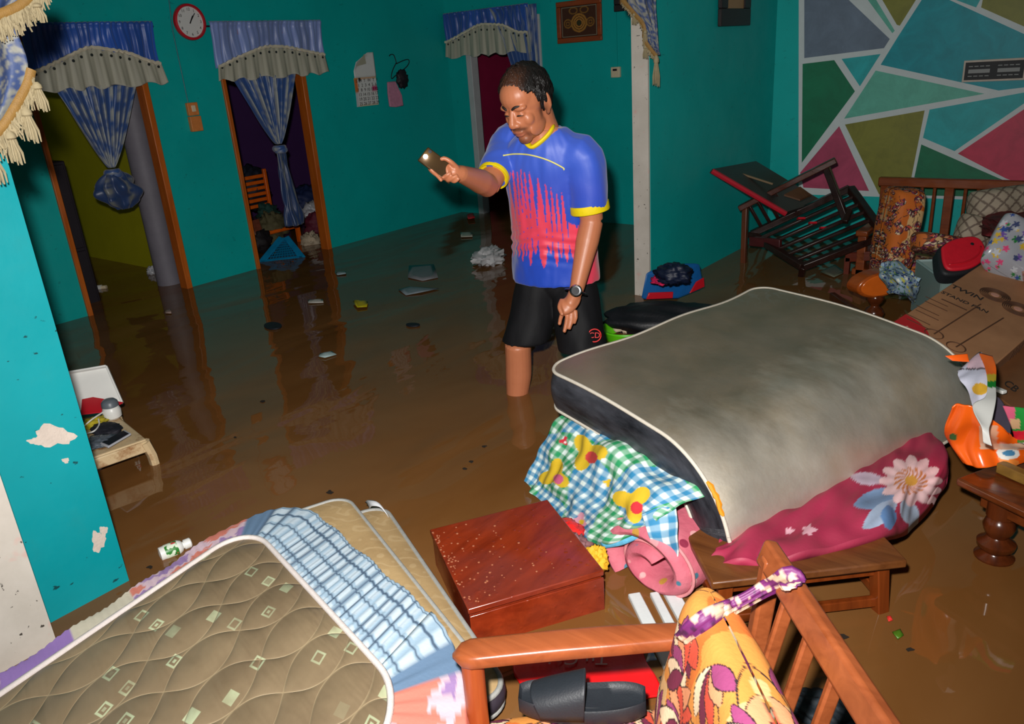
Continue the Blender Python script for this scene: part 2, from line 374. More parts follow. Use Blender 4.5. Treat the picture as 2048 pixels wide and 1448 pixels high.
for k, pts in [('slate', [(725, -420), (600, -420), (1000, 10), (1240, 235), (1205, 290), (725, 350)][0:1]+[(725, -420), (590, -420), (985, -8), (1240, 235), (1205, 290), (725, 350)][2:]),
               ('mint', [(800, -420), (905, -420), (1270, 185), (1255, 200)]), ('olive', [(950, -420), (1660, -420), (1300, 155), (1283, 150)]),
               ('teal', [(1472, -62), (1600, 0), (2060, 210), (2590, 452), (2060, 525), (1895, 545), (1185, 390), (1290, 220)]),
               ('aqua', [(1512, -78), (1625, -5), (1760, 45), (1795, -20), (1925, -420), (1742, -420)]), ('olive', [(1800, 0), (1935, -420), (2900, -420), (2900, 600), (2060, 165), (1790, 45)]),
               ('green', [(715, 385), (905, 362), (1030, 550), (710, 980)]), ('aqua', [(950, 355), (1185, 325), (1060, 520)]),
               ('mint', [(1155, 425), (1810, 565), (965, 715)]), ('aqua', [(1480, 660), (2060, 555), (2600, 460), (2400, 400), (2060, 615), (1630, 910), (1440, 830)][0:2]+[(2140, 545), (2060, 615), (1630, 910), (1440, 830)]),
               ('olive', [(970, 750), (1450, 665), (1350, 1170), (1175, 1170)]), ('pink', [(935, 760), (1115, 1150), (720, 1130), (700, 1040)]),
               ('red', [(2120, 610), (3000, 480), (3000, 1200), (2300, 1200), (1940, 1075), (1650, 925)]), ('green', [(1430, 870), (1900, 1075), (2200, 1195), (1365, 1175)])]:
    facet(pts, 0.001, 'mural_facet', MC[k], wall_back)
# ================================================================ curtains over the doorways
M_SATIN = painted('satin_curtain_cloth', 0.38, 0.1, 60, 0.1, Sheen_Weight=0.3)
M_FRILL = painted('sheer_frill_cloth', 0.6, 0.1, 80, 0.15)
M_TRIM = plain('cream_braid', S(225, 214, 190), 0.7, 0.15, 60, 0.3)
M_EYE = plain('dark_eyelet', S(40, 45, 45), 0.4)
BLUE, CREAM = SL((42, 98, 200)), SL((186, 190, 190))
def wall_frame(kind):
    if kind == 'L': return lambda a, z, d: A(XL+d, a, z)
    return lambda a, z, d: A(a, YB-d, z)
def valance(kind, a0, a1, ztop, arch, zb, hue, label, seed, spread=0.04):
    F = wall_frame(kind); w = a1-a0
    t = thing('valance', F((a0+a1)/2, zb, 0.0), label, 'valance')
    r = np.random.default_rng(seed); nu, nv = 90, 18
    us = np.linspace(0, 1, nu); zc = np.interp(us, [k[0] for k in arch], [k[1] for k in arch])
    zc = np.convolve(np.pad(zc, 6, 'edge'), np.ones(13)/13, 'valid')
    pl = lambda u, f, ph: np.sin(u*2*math.pi*f+ph+1.2*np.sin(u*9+seed))
    P = np.zeros((nu, nv, 3)); C = np.zeros((nu, nv, 3)); Q = P.copy(); D = C.copy()
    for i, u in enumerate(us):
        for j in range(nv):
            v = j/(nv-1)
            d = 0.035+0.010*pl(u, 11, 0)*(0.35+v)+0.006*pl(u, 23, 1)+0.008*math.sin(v*5+u*14)
            if v < 0.14: d += 0.010*math.sin(v/0.14*math.pi)
            P[i, j] = F(a0+w*u, ztop+(zc[i]-ztop)*v, d)
            C[i, j] = np.array(hue)*(0.85+0.15*pl(u, 3, 2))
            d2 = 0.045+0.008*pl(u, 9, 2)*(0.3+v)+0.003*pl(u, 26, 1)
            zz = zc[i]+0.012+(zb+0.012*pl(u, 5, 1)-zc[i])*v
            Q[i, j] = F(a0+w*u+spread*(u-0.5)*v, zz, d2)
            D[i, j] = SL((186, 184, 166))*(0.93+0.1*pl(u, 16, 4))
            if v > 0.95: D[i, j] = SL((205, 202, 190))
    MB().patch(P, 0.002, col=C).build('header_cloth', M_SATIN, t, 180)
    MB().patch(Q, 0.002, col=D).build('frill', M_FRILL, t, 180)
    m = MB(); m.tube([Q[i, 0]+(F(0, 0, 0.012)-F(0, 0, 0))+A(0, 0, 0.004*math.sin(i*1.7)) for i in range(0, nu, 2)]+[], 0.011, 6); m.build('braid_trim', M_TRIM, t)
    for k in range(14):
        i = 3+int(k*(nu-7)/13); m = MB(); c = Q[i, 3]+(F(0, 0, 0.004)-F(0, 0, 0))
        m.lathe([(0.009, 0), (0.009, 0.003), (0.004, 0.004)], c, F(0, 0, 1)-F(0, 0, 0), 8); m.build('eyelet', M_EYE, t)
    m = MB(); m.tube([F(a0-0.02, ztop-0.03, 0.012), F(a1+0.02, ztop-0.03, 0.012)], 0.006, 8); m.build('rod', M_DARK, t)
    return t
LAV = SL((138, 160, 222))
arch1 = [(0, 1.47), (0.08, 1.49), (0.45, 1.605), (0.75, 1.56), (0.9, 1.50), (1, 1.485)]
arch2 = [(0, 1.44), (0.12, 1.485), (0.42, 1.565), (0.6, 1.56), (1, 1.485)]
arch3 = [(0, 1.535), (0.1, 1.56), (0.45, 1.66), (0.75, 1.63), (0.85, 1.565), (1, 1.555)]
valance('L', 2.13, 2.945, 1.755, arch1, 1.365, BLUE, 'deep blue satin valance with grey frill over the leftmost doorway', 3)
valance('L', 3.36, 4.31, 1.75, arch2, 1.352, LAV, 'pale lavender blue valance with grey frill beside the red wall clock', 5)
valance('B', -5.25, -4.30, 1.79, arch3, 1.405, BLUE*0.9, 'blue valance with grey frill over the far doorway behind the man', 8)
def curtain_cols(U, V, seed, f=9):
    s = 0.5+0.5*np.sin(U*2*math.pi*f+seed); w = wrinkle(U*1.3, V*1.1, seed, 6, 3, 16)
    k = np.clip((s-0.55)*3, 0, 1)*np.clip(0.55+w*0.9, 0, 1)
    leaf = np.clip((np.sin(V*46+4*np.sin(U*60))+wrinkle(U*3, V*3, seed+1)-0.9)*2, 0, 1)*0.5
    k = np.clip(k+leaf*k, 0, 1)[..., None]
    return SL((50, 88, 152))*(1-k)+SL((168, 172, 170))*k
def tied_curtain(kind, a0, a1, ztop, ak, zk, tail, label, seed, dk=0.02):
    """sheet gathered into a knot; tail = list of (a, z, radius) below the knot"""
    F = wall_frame(kind); nu, nv = 130, 46
    U, V = np.meshgrid(np.linspace(0, 1, nu), np.linspace(0, 1, nv), indexing='ij')
    h = ztop-zk; wv = (1-V)**0.85*(1-0.035*np.sin(V*math.pi))+0.055*V
    mid = (a0+a1)/2*(1-V)+ak*V
    a = mid+(U-0.5)*(a1-a0)*wv
    amp = 0.012+0.022*V*(1-V)*2
    d = dk+amp*np.sin(U*2*math.pi*9+seed)+0.007*np.sin(U*2*math.pi*21+2*V)+0.01*V
    z = ztop-h*V+0.015*(1-V)*np.sin(U*7)
    P = np.stack([F(a[i, j], z[i, j], d[i, j]) for i in range(nu) for j in range(nv)]).reshape(nu, nv, 3)
    t = thing('tied_curtain', F(ak, tail[-1][1], dk), label, 'curtain')
    MB().patch(P, 0.002, col=curtain_cols(U, V, seed)).build('cloth', M_SATIN, t, 180)
    m = MB(); pth = []
    for k in range(15):
        g = k/14*2*math.pi*1.6; pth.append(F(ak+0.034*math.cos(g), zk-0.02-0.035*k/14, dk+0.02+0.034*math.sin(g)))
    rad = [0.012+0.014*math.sin(math.pi*k/14) for k in range(15)]; m.tube(pth, rad, 10)
    U2, V2 = np.meshgrid(np.linspace(0, 1, 15), np.linspace(0, 1, 10), indexing='ij'); m.col = [tuple(c) for c in curtain_cols(U2, V2, seed).reshape(-1, 3)]; m.hascol = True
    m.build('knot', M_SATIN, t, 180)
    nt, na = 40, 56; T = np.linspace(0, 1, nt); ks = np.linspace(0, 1, len(tail))
    aa = np.interp(T, ks, [q[0] for q in tail]); zz = np.interp(T, ks, [q[1] for q in tail]); rr = np.interp(T, ks, [q[2] for q in tail])
    sm = lambda x: np.convolve(np.pad(x, 4, 'edge'), np.ones(9)/9, 'valid'); rr = sm(rr)
    G = np.zeros((nt, na, 3)); UU = np.zeros((nt, na)); VV = UU.copy()
    for i in range(nt):
        for j in range(na):
            g = 2*math.pi*j/(na-1); rp = rr[i]*(1+0.20*math.sin(g*7+seed+3*T[i])+0.16*math.sin(g*3+T[i]*9)+0.10*math.sin(g*5-T[i]*14))
            G[i, j] = F(aa[i]+rp*math.cos(g), zz[i], dk+0.02+0.6*rp*math.sin(g)); UU[i, j] = j/(na-1); VV[i, j] = 0.8+T[i]
    G = np.concatenate([np.repeat(G[:1].mean(1, keepdims=True), na, 1), G, np.repeat(G[-1:].mean(1, keepdims=True), na, 1)])
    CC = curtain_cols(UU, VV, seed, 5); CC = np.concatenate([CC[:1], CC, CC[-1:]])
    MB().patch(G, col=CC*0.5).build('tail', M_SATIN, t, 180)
    return t
kp = at(218, 335, X=XL)
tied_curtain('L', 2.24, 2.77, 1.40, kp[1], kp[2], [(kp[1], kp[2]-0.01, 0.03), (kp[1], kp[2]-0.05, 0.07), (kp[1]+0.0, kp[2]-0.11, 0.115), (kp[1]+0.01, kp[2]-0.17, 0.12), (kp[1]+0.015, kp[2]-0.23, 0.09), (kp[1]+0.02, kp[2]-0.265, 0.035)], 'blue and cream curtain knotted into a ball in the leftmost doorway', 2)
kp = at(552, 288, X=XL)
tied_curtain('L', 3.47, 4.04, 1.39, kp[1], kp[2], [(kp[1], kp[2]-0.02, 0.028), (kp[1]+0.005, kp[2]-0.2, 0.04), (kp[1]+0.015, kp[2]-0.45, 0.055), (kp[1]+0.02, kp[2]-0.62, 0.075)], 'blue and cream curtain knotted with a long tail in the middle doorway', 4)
# curtain pushed to the right of the far doorway
nu, nv = 110, 30; U, V = np.meshgrid(np.linspace(0, 1, nu), np.linspace(0, 1, nv), indexing='ij')
a = (-4.72+0.50*U)+(0.36*V**0.8)*(1-U); z = 1.78-0.95*V
d = 0.03+0.018*np.sin(U*2*math.pi*8)+0.005*np.sin(U*40)
P = np.stack([a, YB-d, z], -1)
MB().patch(P, 0.002, col=curtain_cols(U, V, 6)).build('drawn_curtain', M_SATIN, angle=180, label='blue patterned curtain drawn to the right behind the man\'s head', cat='curtain')
# --- fringed swags on the near column and on the white wall end
def damask(U, V, seed, dark=SL((58, 78, 124)), light=SL((142, 142, 134))):
    k = np.sin(U*34+3*np.sin(V*21+seed))*np.cos(V*30+2.5*np.sin(U*24))+0.35*wrinkle(U*4, V*4, seed)
    k = np.clip(k*2.2+0.2, 0, 1)[..., None]; return dark*(1-k)+light*k
M_FRINGE = plain('cream_fringe_threads', S(158, 144, 112), 0.8, 0.2, 40, 0.2)
M_GOLD = plain('gold_braid', S(146, 110, 54), 0.6, 0.2, 60, 0.3)
def tassel(t, p, l, r):
    m = MB(); m.lathe([(r*0.35, 0), (r*0.7, -l*0.1), (r*0.75, -l*0.2), (r*0.4, -l*0.26)], p, n=10)
    for k in range(14):
        a = k*2.4; q = r*(0.3+0.6*((k*7) % 10)/10); b = p+A(math.cos(a)*q*0.5, math.sin(a)*q*0.5, -l*0.24)
        m.tube([b, b+A(math.cos(a)*q*0.7, math.sin(a)*q*0.7, -l*0.4), p+A(math.cos(a)*q*1.2, math.sin(a)*q*1.2, -l*(0.86+0.14*((k*3) % 5)/5))], [r*0.16, r*0.15, r*0.08], 5)
    m.build('tassel', M_FRINGE, t)
def swag(label, left, right, plane, fold, band, tassels, seed, fr=0.05, bw=0.012):
    """cloth between two pixel outlines on a plane; band = pixel path of the braid"""
    PL = lambda p: at(*p, **plane)
    nu, nv = 60, 40; Lp = np.stack([PL(p) for p in left]); Rp = np.stack([PL(p) for p in right])
    G = np.zeros((nu, nv, 3)); lc, rc = catmull(Lp, nu), catmull(Rp, nu)
    U, V = np.meshgrid(np.linspace(0, 1, nu), np.linspace(0, 1, nv), indexing='ij')
    G = lc[:, None]*(1-V[..., None])+rc[:, None]*V[..., None]
    G = G+np.asarray(fold)*(0.5+0.5*np.sin(V*9+U*4+seed)+0.3*np.sin(V*21))[..., None]*0.02
    top = G.reshape(-1, 3)[:, 2].max(); t = thing('fringed_swag', (G[0, 0][0], G[0, 0][1], G[..., 2].min()), label, 'curtain')
    MB().patch(G, 0.003, col=damask(U*np.linalg.norm(lc[0]-lc[-1])*3, V*np.linalg.norm(lc[0]-rc[0])*3, seed)).build('cloth', painted('swag_cloth', 0.6, 0.2, 120, 0.1), t, 180)
    for bp in band:
        B = curve([PL(p)+np.asarray(fold)*0.03 for p in bp], 40)
        m = MB(); m.tube(B, bw, 8, sq=(0.5, 1)); m.build('braid', M_GOLD, t)
        m = MB()
        for k in range(150):
            f = k/149*38; i = int(f); p = B[i]*(1-(f-i))+B[i+1]*(f-i)
            l = fr*(0.75+0.25*math.sin(k*0.9))*(0.9+0.2*rng.random())
            m.tube([p, p+A(rng.uniform(-1, 1)*0.004, rng.uniform(-1, 1)*0.004, -l*0.5), p+A(rng.uniform(-1, 1)*0.008, rng.uniform(-1, 1)*0.008, -l)], [0.0028, 0.0026, 0.0016], 4)
        m.build('fringe', M_FRINGE, t, kind='stuff')
    for px, py, l, r in tassels: tassel(t, PL((px, py))+np.asarray(fold)*0.03, l, r)
swag('blue and cream damask swag with fringe and tassels at upper left', [(-160, -60), (-130, 100), (-120, 230), (-60, 320)], [(70, -50), (30, 40), (50, 142), (-2, 255)], dict(X=XA+0.08), (1, 0, 0), [[(75, -40), (40, 5), (5, 25), (-40, 40)], [(52, 140), (44, 170), (20, 215), (-4, 252), (-50, 300)]], [(60, 8, 0.045, 0.016), (60, 165, 0.07, 0.016), (38, 215, 0.085, 0.018), (6, 262, 0.08, 0.018), (-30, 300, 0.08, 0.018)], 1, 0.055, 0.011)
swag('faded blue and cream swag with tassel on the white wall end', [(1252, -60), (1256, 5), (1290, 60), (1296, 85), (1316, 108)], [(1322, -60), (1316, 0), (1317, 50), (1318, 90), (1320, 110)], dict(Y=3.93), (0, -1, 0), [[(1250, 0), (1272, 25), (1292, 50), (1294, 75)], [(1293, 78), (1306, 98), (1318, 112)]], [(1274, 26, 0.06, 0.014), (1296, 60, 0.07, 0.014), (1296, 90, 0.07, 0.014), (1318, 110, 0.16, 0.02)], 5, 0.03, 0.012)
# ================================================================ things on the walls
M_RED = plain('red_plastic', S(196, 24, 40), 0.35, 0.08)
M_PAPER = plain('white_paper', S(222, 222, 220), 0.7, 0.04)
M_INK = plain('black_ink', S(25, 25, 30), 0.6, 0.05)
M_REDINK = plain('red_ink', S(180, 30, 50), 0.6, 0.05)
M_CREAMPL = plain('cream_plastic', S(224, 208, 176), 0.4, 0.08)
M_ORPL = plain('stained_orange_plastic', S(214, 130, 66), 0.5, 0.2, 30)
c0 = A(XL, 3.23, 1.748); t = thing('wall_clock', c0, 'round wall clock with red rim between the left and middle doorways', 'clock')
m = MB(); m.lathe([(0.112, 0), (0.116, 0.012), (0.112, 0.03), (0.100, 0.034), (0.096, 0.026), (0.096, 0.0)], c0, (1, 0, 0), 40); m.build('rim', M_RED, t)
m = MB(); m.lathe([(0.0, 0.0), (0.098, 0.0), (0.098, 0.02), (0.0, 0.0205)], c0, (1, 0, 0), 40); dial = m.build('dial', M_PAPER, t)
for h in range(1, 13):
    a = math.radians(90-30*h)
    text_mesh(str(h), 0.026, c0+A(0.0225, math.cos(a)*0.078, math.sin(a)*0.078), (0, 1, 0), (0, 0, 1), 'numeral', M_INK, dial)
for ang, l, w in [(58, 0.045, 0.007), (52, 0.068, 0.005)]:
    a = math.radians(ang); m = MB(); m.bar(c0+A(0.025, -math.cos(a)*0.012, -math.sin(a)*0.012), c0+A(0.025, math.cos(a)*l, math.sin(a)*l), w, 0.002, (1, 0, 0)); m.build('hand', M_INK, t)
# switch and socket by the left doorway
t = thing('wall_switch', (XL, 3.118, 1.05), 'stained double switch box with cable between the left and middle doorways', 'switch')
m = MB(); m.box((XL, 3.08, 1.155), (XL+0.03, 3.158, 1.24)); m.build('switch_plate', M_ORPL, t, bevel=0.004)
m = MB(); m.box((XL+0.028, 3.105, 1.18), (XL+0.036, 3.135, 1.222)); m.build('rocker', M_CREAMPL, t, bevel=0.003)
m = MB(); m.box((XL, 3.078, 1.05), (XL+0.035, 3.162, 1.15)); m.build('socket_box', M_ORPL, t, bevel=0.004)
m = MB(); m.tube([at(333, -40, X=XL+0.006), at(345, 60, X=XL+0.006), at(376, 205, X=XL+0.006)], 0.004, 6); m.build('cable', teal_mat('painted_cable', S(0, 120, 125)), t)
# calendar
t = thing('wall_calendar', (XL, 4.72, 1.09), 'white wall calendar with a curled upper sheet', 'calendar')
cy0, cy1 = 4.605, 4.845
def cal(u, z, d): return A(XL+d, cy0+(cy1-cy0)*u+(1.3-z)*-0.02, z)
nu, nv = 20, 12; U, V = np.meshgrid(np.linspace(0, 1, nu), np.linspace(0, 1, nv), indexing='ij')
P = np.stack([cal(u, 1.085+0.225*v, 0.012+0.004*math.sin(v*3)) for u, v in zip(U.ravel(), V.ravel())]).reshape(nu, nv, 3)
C = np.tile(SL((222, 222, 220)), (nu, nv, 1)); C[:3, 6:] = SL((220, 120, 60)); C[:, :1] = SL((214, 196, 160)); C[:, -1:] = SL((210, 150, 80)); C[:2, :6] = SL((200, 205, 210))
C[15:18, 6:8] = SL((190, 60, 110)); C[18:, 6:8] = SL((190, 60, 110)); C[4:6, 10:] = SL((35, 35, 35))
MB().patch(P, 0.004, col=C).build('date_sheet', painted('calendar_print', 0.6, 0.02, 50, 0.05), t)
text_mesh('S  M  T  W  T  F\n1  2  3  4  5  6\n7  8  9 10 11 12\n13 14 15 16 17\n19 20 21 22 23\n25 26 27 28 29', 0.036, cal(0.56, 1.195, 0.018), (0, 1, 0), (0, 0, 1), 'date_print', M_INK, t)
P = np.stack([cal(u, 1.31+0.19*v, 0.016+0.02*(1-v)*0.3+(0.06*max(0, (1-u)*0.9+v-1.15))) - A(0, 0, 0.10*max(0, (1-u)+v-1.3)) for u, v in zip(U.ravel(), V.ravel())]).reshape(nu, nv, 3)
MB().patch(P, 0.002).build('upper_sheet', M_PAPER, t, 180)
m = MB(); m.prism([cal(0.05, 1.40, 0.05), cal(0.45, 1.49, 0.05), cal(0.5, 1.415, 0.045)], (0.002, 0, 0)); m.build('curled_corner', plain('paper_back', S(175, 172, 150), 0.7), t)
# wire hanger with pouches
t = thing('wire_hanger', (XL, 5.15, 1.05), 'dark wire hanger holding a pouch and a black strap by the calendar', 'hanger')
Z = lambda zx, zy, d=0.015: at(680+zx*0.1105, 80+zy*0.1105, X=XL+d)
m = MB(); m.tube(curve([Z(890, 290), Z(920, 262), Z(970, 270), Z(1000, 340), Z(1020, 410)], 16), 0.004, 6); m.tube(curve([Z(1020, 410), Z(960, 530), Z(930, 640), Z(940, 700), Z(1010, 640), Z(1190, 500), Z(1250, 410), Z(1235, 355), Z(1150, 370), Z(1020, 430)], 40), 0.004, 6); m.build('wire', M_INK, t)
def lumpy(c, r, seed=0, amp=0.2, fr=3.0, nu=28, nv=18, flat=None, rot=None):
    m = MB(); m.ell((0, 0, 0), 1.0, None, nu, nv); c = np.asarray(c, float); r = np.asarray(r, float)*np.ones(3); v2 = []
    for p in m.v:
        q = Vector(p); k = 1+amp*(mnoise.noise(q*fr+Vector((seed*3.1, seed, 0)))+0.5*mnoise.noise(q*fr*2.3+Vector((seed, 0, seed))))
        w = np.array(p)*k*r
        if rot is not None: w = np.asarray(rot)@w
        w = w+c
        if flat is not None: w[2] = max(w[2], flat)
        v2.append(tuple(w))
    m.v = v2; return m
m = MB(); P = [Z(840, 760, .03), Z(985, 745, .03), Z(1080, 1000, .045), Z(1130, 1190, .04), Z(1000, 1215, .045), Z(880, 1210, .03), Z(850, 950, .04)]; m.prism(P, (0.02, 0, 0)); m.build('pink_pouch', plain('pink_pouch_cloth', S(196, 132, 158), 0.6, 0.25, 40, 0.3), t, bevel=0.008)
lumpy(Z(1130, 700, 0.04), (0.03, 0.065, 0.075), 4, 0.3).build('black_pouch', plain('black_pouch_cloth', S(28, 22, 32), 0.6, 0.2), t, 180)
# pictures
def picture(name, kind, a0, a1, z0, z1, fw, fmat, paint, label, dep=0.025, carve=False):
    F = wall_frame(kind) if kind in 'LB' else (lambda a, z, d: A(XA+d, a, z))
    t = thing(name, F((a0+a1)/2, z0, 0), label, 'picture')
    for (p, q, w) in [((a0, z0+fw/2), (a1, z0+fw/2), fw), ((a0, z1-fw/2), (a1, z1-fw/2), fw)]:
        m = MB(); m.bar(F(p[0], p[1], dep/2), F(q[0], q[1], dep/2), dep, fw, (0, 0, 1)); m.build('frame_rail', fmat, t, bevel=0.006)
    for a in (a0+fw/2, a1-fw/2):
        m = MB(); m.bar(F(a, z0+fw, dep/2), F(a, z1-fw, dep/2), fw, dep, F(0, 0, 1)-F(0, 0, 0)); m.build('frame_stile', fmat, t, bevel=0.006)
    nu, nv = 70, 60; U, V = np.meshgrid(np.linspace(0, 1, nu), np.linspace(0, 1, nv), indexing='ij')
    P = np.stack([F(a0+fw+(a1-a0-2*fw)*u, z0+fw+(z1-z0-2*fw)*v, dep*0.5) for u, v in zip(U.ravel(), V.ravel())]).reshape(nu, nv, 3)
    if kind == 'A': P = P[::-1]; C = paint(U, V)[::-1]
    else: C = paint(U, V)
    MB().patch(P, 0.004, col=C).build('artwork', painted('picture_print', 0.4, 0.02, 50, 0.1), t)
def art1(U, V):
    x, y = (U-0.5)*1.35, V-0.45; r = np.hypot(x, y); C = np.tile(SL((74, 36, 18)), U.shape+(1,))
    g = SL((190, 130, 50))
    for rr, w, k in [(0.12, 0.02, 1), (0.19, 0.025, 0.9), (0.27, 0.03, 0.8)]: C[np.abs(r-rr) < w] = g*k
    C[r < 0.08] = SL((52, 50, 22))
    for sx in (-1, 1):
        q = np.hypot(x-sx*0.42, y); C[(np.abs(q-0.13) < 0.02) | (np.abs(q-0.06) < 0.015)] = g*0.55
        q = np.hypot((x-sx*0.2)*0.7, (V-0.85)); C[np.abs(q-0.1) < 0.018] = g*0.5
    e = np.minimum(np.minimum(U, 1-U)*1.3, np.minimum(V, 1-V)); C[e < 0.05] = SL((150, 140, 120)); C[e < 0.025] = SL((60, 30, 16))
    return C
picture('framed_picture', 'B', -4.035, -3.607, 1.455, 1.768, 0.04, wood('frame_wood', S(170, 80, 34), S(120, 50, 20), 0.35), art1, 'square orange-brown framed picture with a gold ring medallion')
M_BLKF = plain('carved_black_frame', S(38, 26, 28), 0.4, 0.4, 60, 0.8)
def art2(U, V):
    C = np.tile(SL((170, 130, 84)), U.shape+(1,)); C[np.hypot((U-0.5)/0.32, (V-0.55)/0.3) < 1] = SL((140, 116, 92)); C[np.hypot((U-0.5)/0.2, (V-0.5)/0.2) < 1] = SL((110, 100, 90)); return C
picture('framed_picture', 'A', 4.83, 5.275, 1.46, 1.95, 0.10, M_BLKF, art2, 'dark carved picture frame on the teal partition wall right of the pillar')
picture('framed_picture', 'B', -3.49, -3.12, 1.65, 1.95, 0.05, M_BLKF, art2, 'small dark picture frame half hidden behind the white wall end')
# switch on back wall with conduit
t = thing('wall_switch', (-3.487, YB, 1.17), 'small white wall switch left of the white wall end', 'switch')
m = MB(); m.box((-3.527, YB-0.03, 1.172), (-3.446, YB, 1.252)); m.build('switch_plate', M_CREAMPL, t, bevel=0.005)
m = MB(); m.box((-3.505, YB-0.036, 1.222), (-3.468, YB-0.028, 1.238)); m.build('rocker', M_DARK, t, bevel=0.002)
m = MB(); m.box((-3.495, YB-0.012, 1.252), (-3.475, YB, 2.4)); m.build('conduit', M_TEAL, t)
# air vent in the mural
t = thing('wall_vent', (-0.86, YB, 1.05), 'black slotted air vent block set in the mural wall', 'vent')
vx0, vx1, vz0, vz1 = -1.015, -0.705, 1.05, 1.152
m = MB(); m.box((vx0-0.012, YB-0.008, vz0-0.012), (vx1+0.012, YB-0.001, vz1+0.012)); m.build('mortar_edge', M_PLASTER, t, bevel=0.004)
m = MB(); m.box((vx0, YB-0.012, vz0), (vx1, YB-0.006, vz1)); m.build('vent_block', M_INK, t)
M_GRIL = plain('grey_grille', S(150, 150, 150), 0.6)
for k in range(2):
    for r_, (h, c) in enumerate([(0.010, 0.022), (0.022, 0.05), (0.010, 0.078)]):
        x0 = vx0+0.02+k*0.155
        if r_ == 1: m = MB(); m.box((x0, YB-0.016, vz0+c-h/2), (x0+0.115, YB-0.011, vz0+c+h/2)); m.build('grille_slat', M_GRIL, t)
        else:
            for q in range(4): m = MB(); m.box((x0+q*0.03, YB-0.016, vz0+c-h/4), (x0+q*0.03+0.022, YB-0.011, vz0+c+h/4)); m.build('grille_slat', M_GRIL, t)
# ================================================================ clutter in the middle room
def cmat(name, c, rough=0.7, **k): return plain(name, S(*c), rough, 0.25, 14, 0.35, **k)
# orange slotted plastic chair back
t = thing('plastic_chair', (-6.1, 4.0, FL), 'orange slotted plastic chair inside the middle doorway', 'chair')
MO = cmat('orange_plastic', (226, 96, 10), 0.4)
def rail(m, a, b, w, h): m.bar(a, b, w, h)
ox, oy = -6.15, 3.86
for k in range(6):
    m = MB(); m.box((ox-0.012, oy, 0.30+k*0.05), (ox+0.012, oy+0.36, 0.33+k*0.05)); m.build('back_slat', MO, t, bevel=0.004)
for y in (oy, oy+0.33):
    m = MB(); m.box((ox-0.015, y, 0.12), (ox+0.015, y+0.03, 0.62)); m.build('back_post', MO, t, bevel=0.005)
m = MB(); m.box((ox, oy, 0.12), (ox+0.36, oy+0.36, 0.15)); m.build('seat', MO, t, bevel=0.01)
for sx in (0.0, 0.33):
    for sy in (0.0, 0.33): m = MB(); m.box((ox+sx, oy+sy, FL), (ox+sx+0.03, oy+sy+0.03, 0.13)); m.build('leg', MO, t)
def bundle(name, px, py, X, r, seed, col, label, cat, amp=0.35, rough=0.7, fr=3.0, **kw):
    p = at(px, py, X=X); m = lumpy(p, r, seed, amp, fr, 32, 20)
    return m.build(name, cmat(name+'_material', col, rough, **kw), None, 180, label=label, cat=cat)
bundle('clothes_bundle', 500, 375, -6.3, (0.14, 0.16, 0.18), 1, (22, 28, 44), 'black sequinned clothes bundle left inside the middle doorway', 'clothes')
bundle('clothes_bundle', 615, 400, -6.2, (0.14, 0.2, 0.13), 2, (16, 34, 78), 'dark blue clothes bundle right inside the middle doorway', 'clothes')
bundle('plastic_bag', 632, 425, -5.95, (0.10, 0.15, 0.09), 3, (170, 170, 176), 'crumpled white plastic bag right of the knotted curtain tail', 'bag', 0.6, 0.3, 5)
bundle('clothes_bundle', 636, 452, -5.85, (0.10, 0.13, 0.13), 4, (92, 14, 40), 'dark red clothes heap under the white plastic bag', 'clothes')
bundle('toy_bag', 622, 487, -5.62, (0.08, 0.09, 0.085), 5, (176, 160, 136), 'cream ruffled bundle at the right jamb of the middle doorway', 'bag', 0.6, 0.7, 6)
bundle('clothes_bundle', 543, 455, -5.9, (0.10, 0.13, 0.12), 6, (86, 80, 52), 'olive and green clothes heap behind the blue basket', 'clothes', 0.5, 0.8, 4)
bundle('clothes_bundle', 536, 430, -6.0, (0.08, 0.09, 0.09), 9, (20, 62, 54), 'small green cloth heap below the orange chair', 'clothes', 0.5, 0.8, 4)
bundle('clothes_bundle', 512, 482, -5.75, (0.12, 0.12, 0.10), 7, (24, 18, 22), 'near black wet clothes at the left jamb of the middle doorway', 'clothes')
m = MB(); m.bar(at(508, 440, X=-5.72), at(525, 492, X=-5.68), 0.10, 0.02, (1, 0.3, 0.2)); m.build('wood_board', wood('reddish_board', S(150, 82, 60), S(110, 56, 40)), bevel=0.004, label='reddish brown board leaning inside the middle doorway', cat='board')
# tilted blue basket in the water
MBK = cmat('blue_plastic', (10, 128, 176), 0.35)
o = at(521, 527, z=-0.01); b = at(606, 517, z=-0.01); top = at(571, 474, X=-5.47)
t = thing('blue_basket', o, 'blue lattice plastic basket tipped in the water at the middle doorway', 'basket')
ex, ey = b-o, top-(o+b)/2-(b-o)*0.08; nn = nrm(np.cross(ex, ey)); nn = nn if nn[0] > 0 else -nn
tri = lambda u, v: o+ex*u*(1-v*0.9)+ex*0.5*v*0.98+ey*v
for k in range(13):
    m = MB(); m.bar(tri(0.02+0.96*k/12, 0), tri(0.02+0.96*k/12, 0.98), 0.004, 0.004, nn); m.build('lattice_strand', MBK, t)
for k in range(9):
    v = 0.03+0.9*k/9; m = MB(); m.bar(tri(0, v), tri(1, v), 0.004, 0.004, nn); m.build('lattice_strand', MBK, t)
for p, q in [((0, 0), (0, 0.99)), ((1, 0), (1, 0.99)), ((0, 0), (1, 0))]:
    m = MB(); m.bar(tri(*p), tri(*q), 0.05, 0.016, nn+0.0); m.build('rim', MBK, t, bevel=0.004)
m = MB(); m.prism([tri(0.02, 0)-nn*0.06, tri(0.98, 0)-nn*0.06, tri(0.5, 0.98)-nn*0.06], -nn*0.006); m.build('bottom', cmat('deep_blue_plastic', (8, 84, 120), 0.4), t)
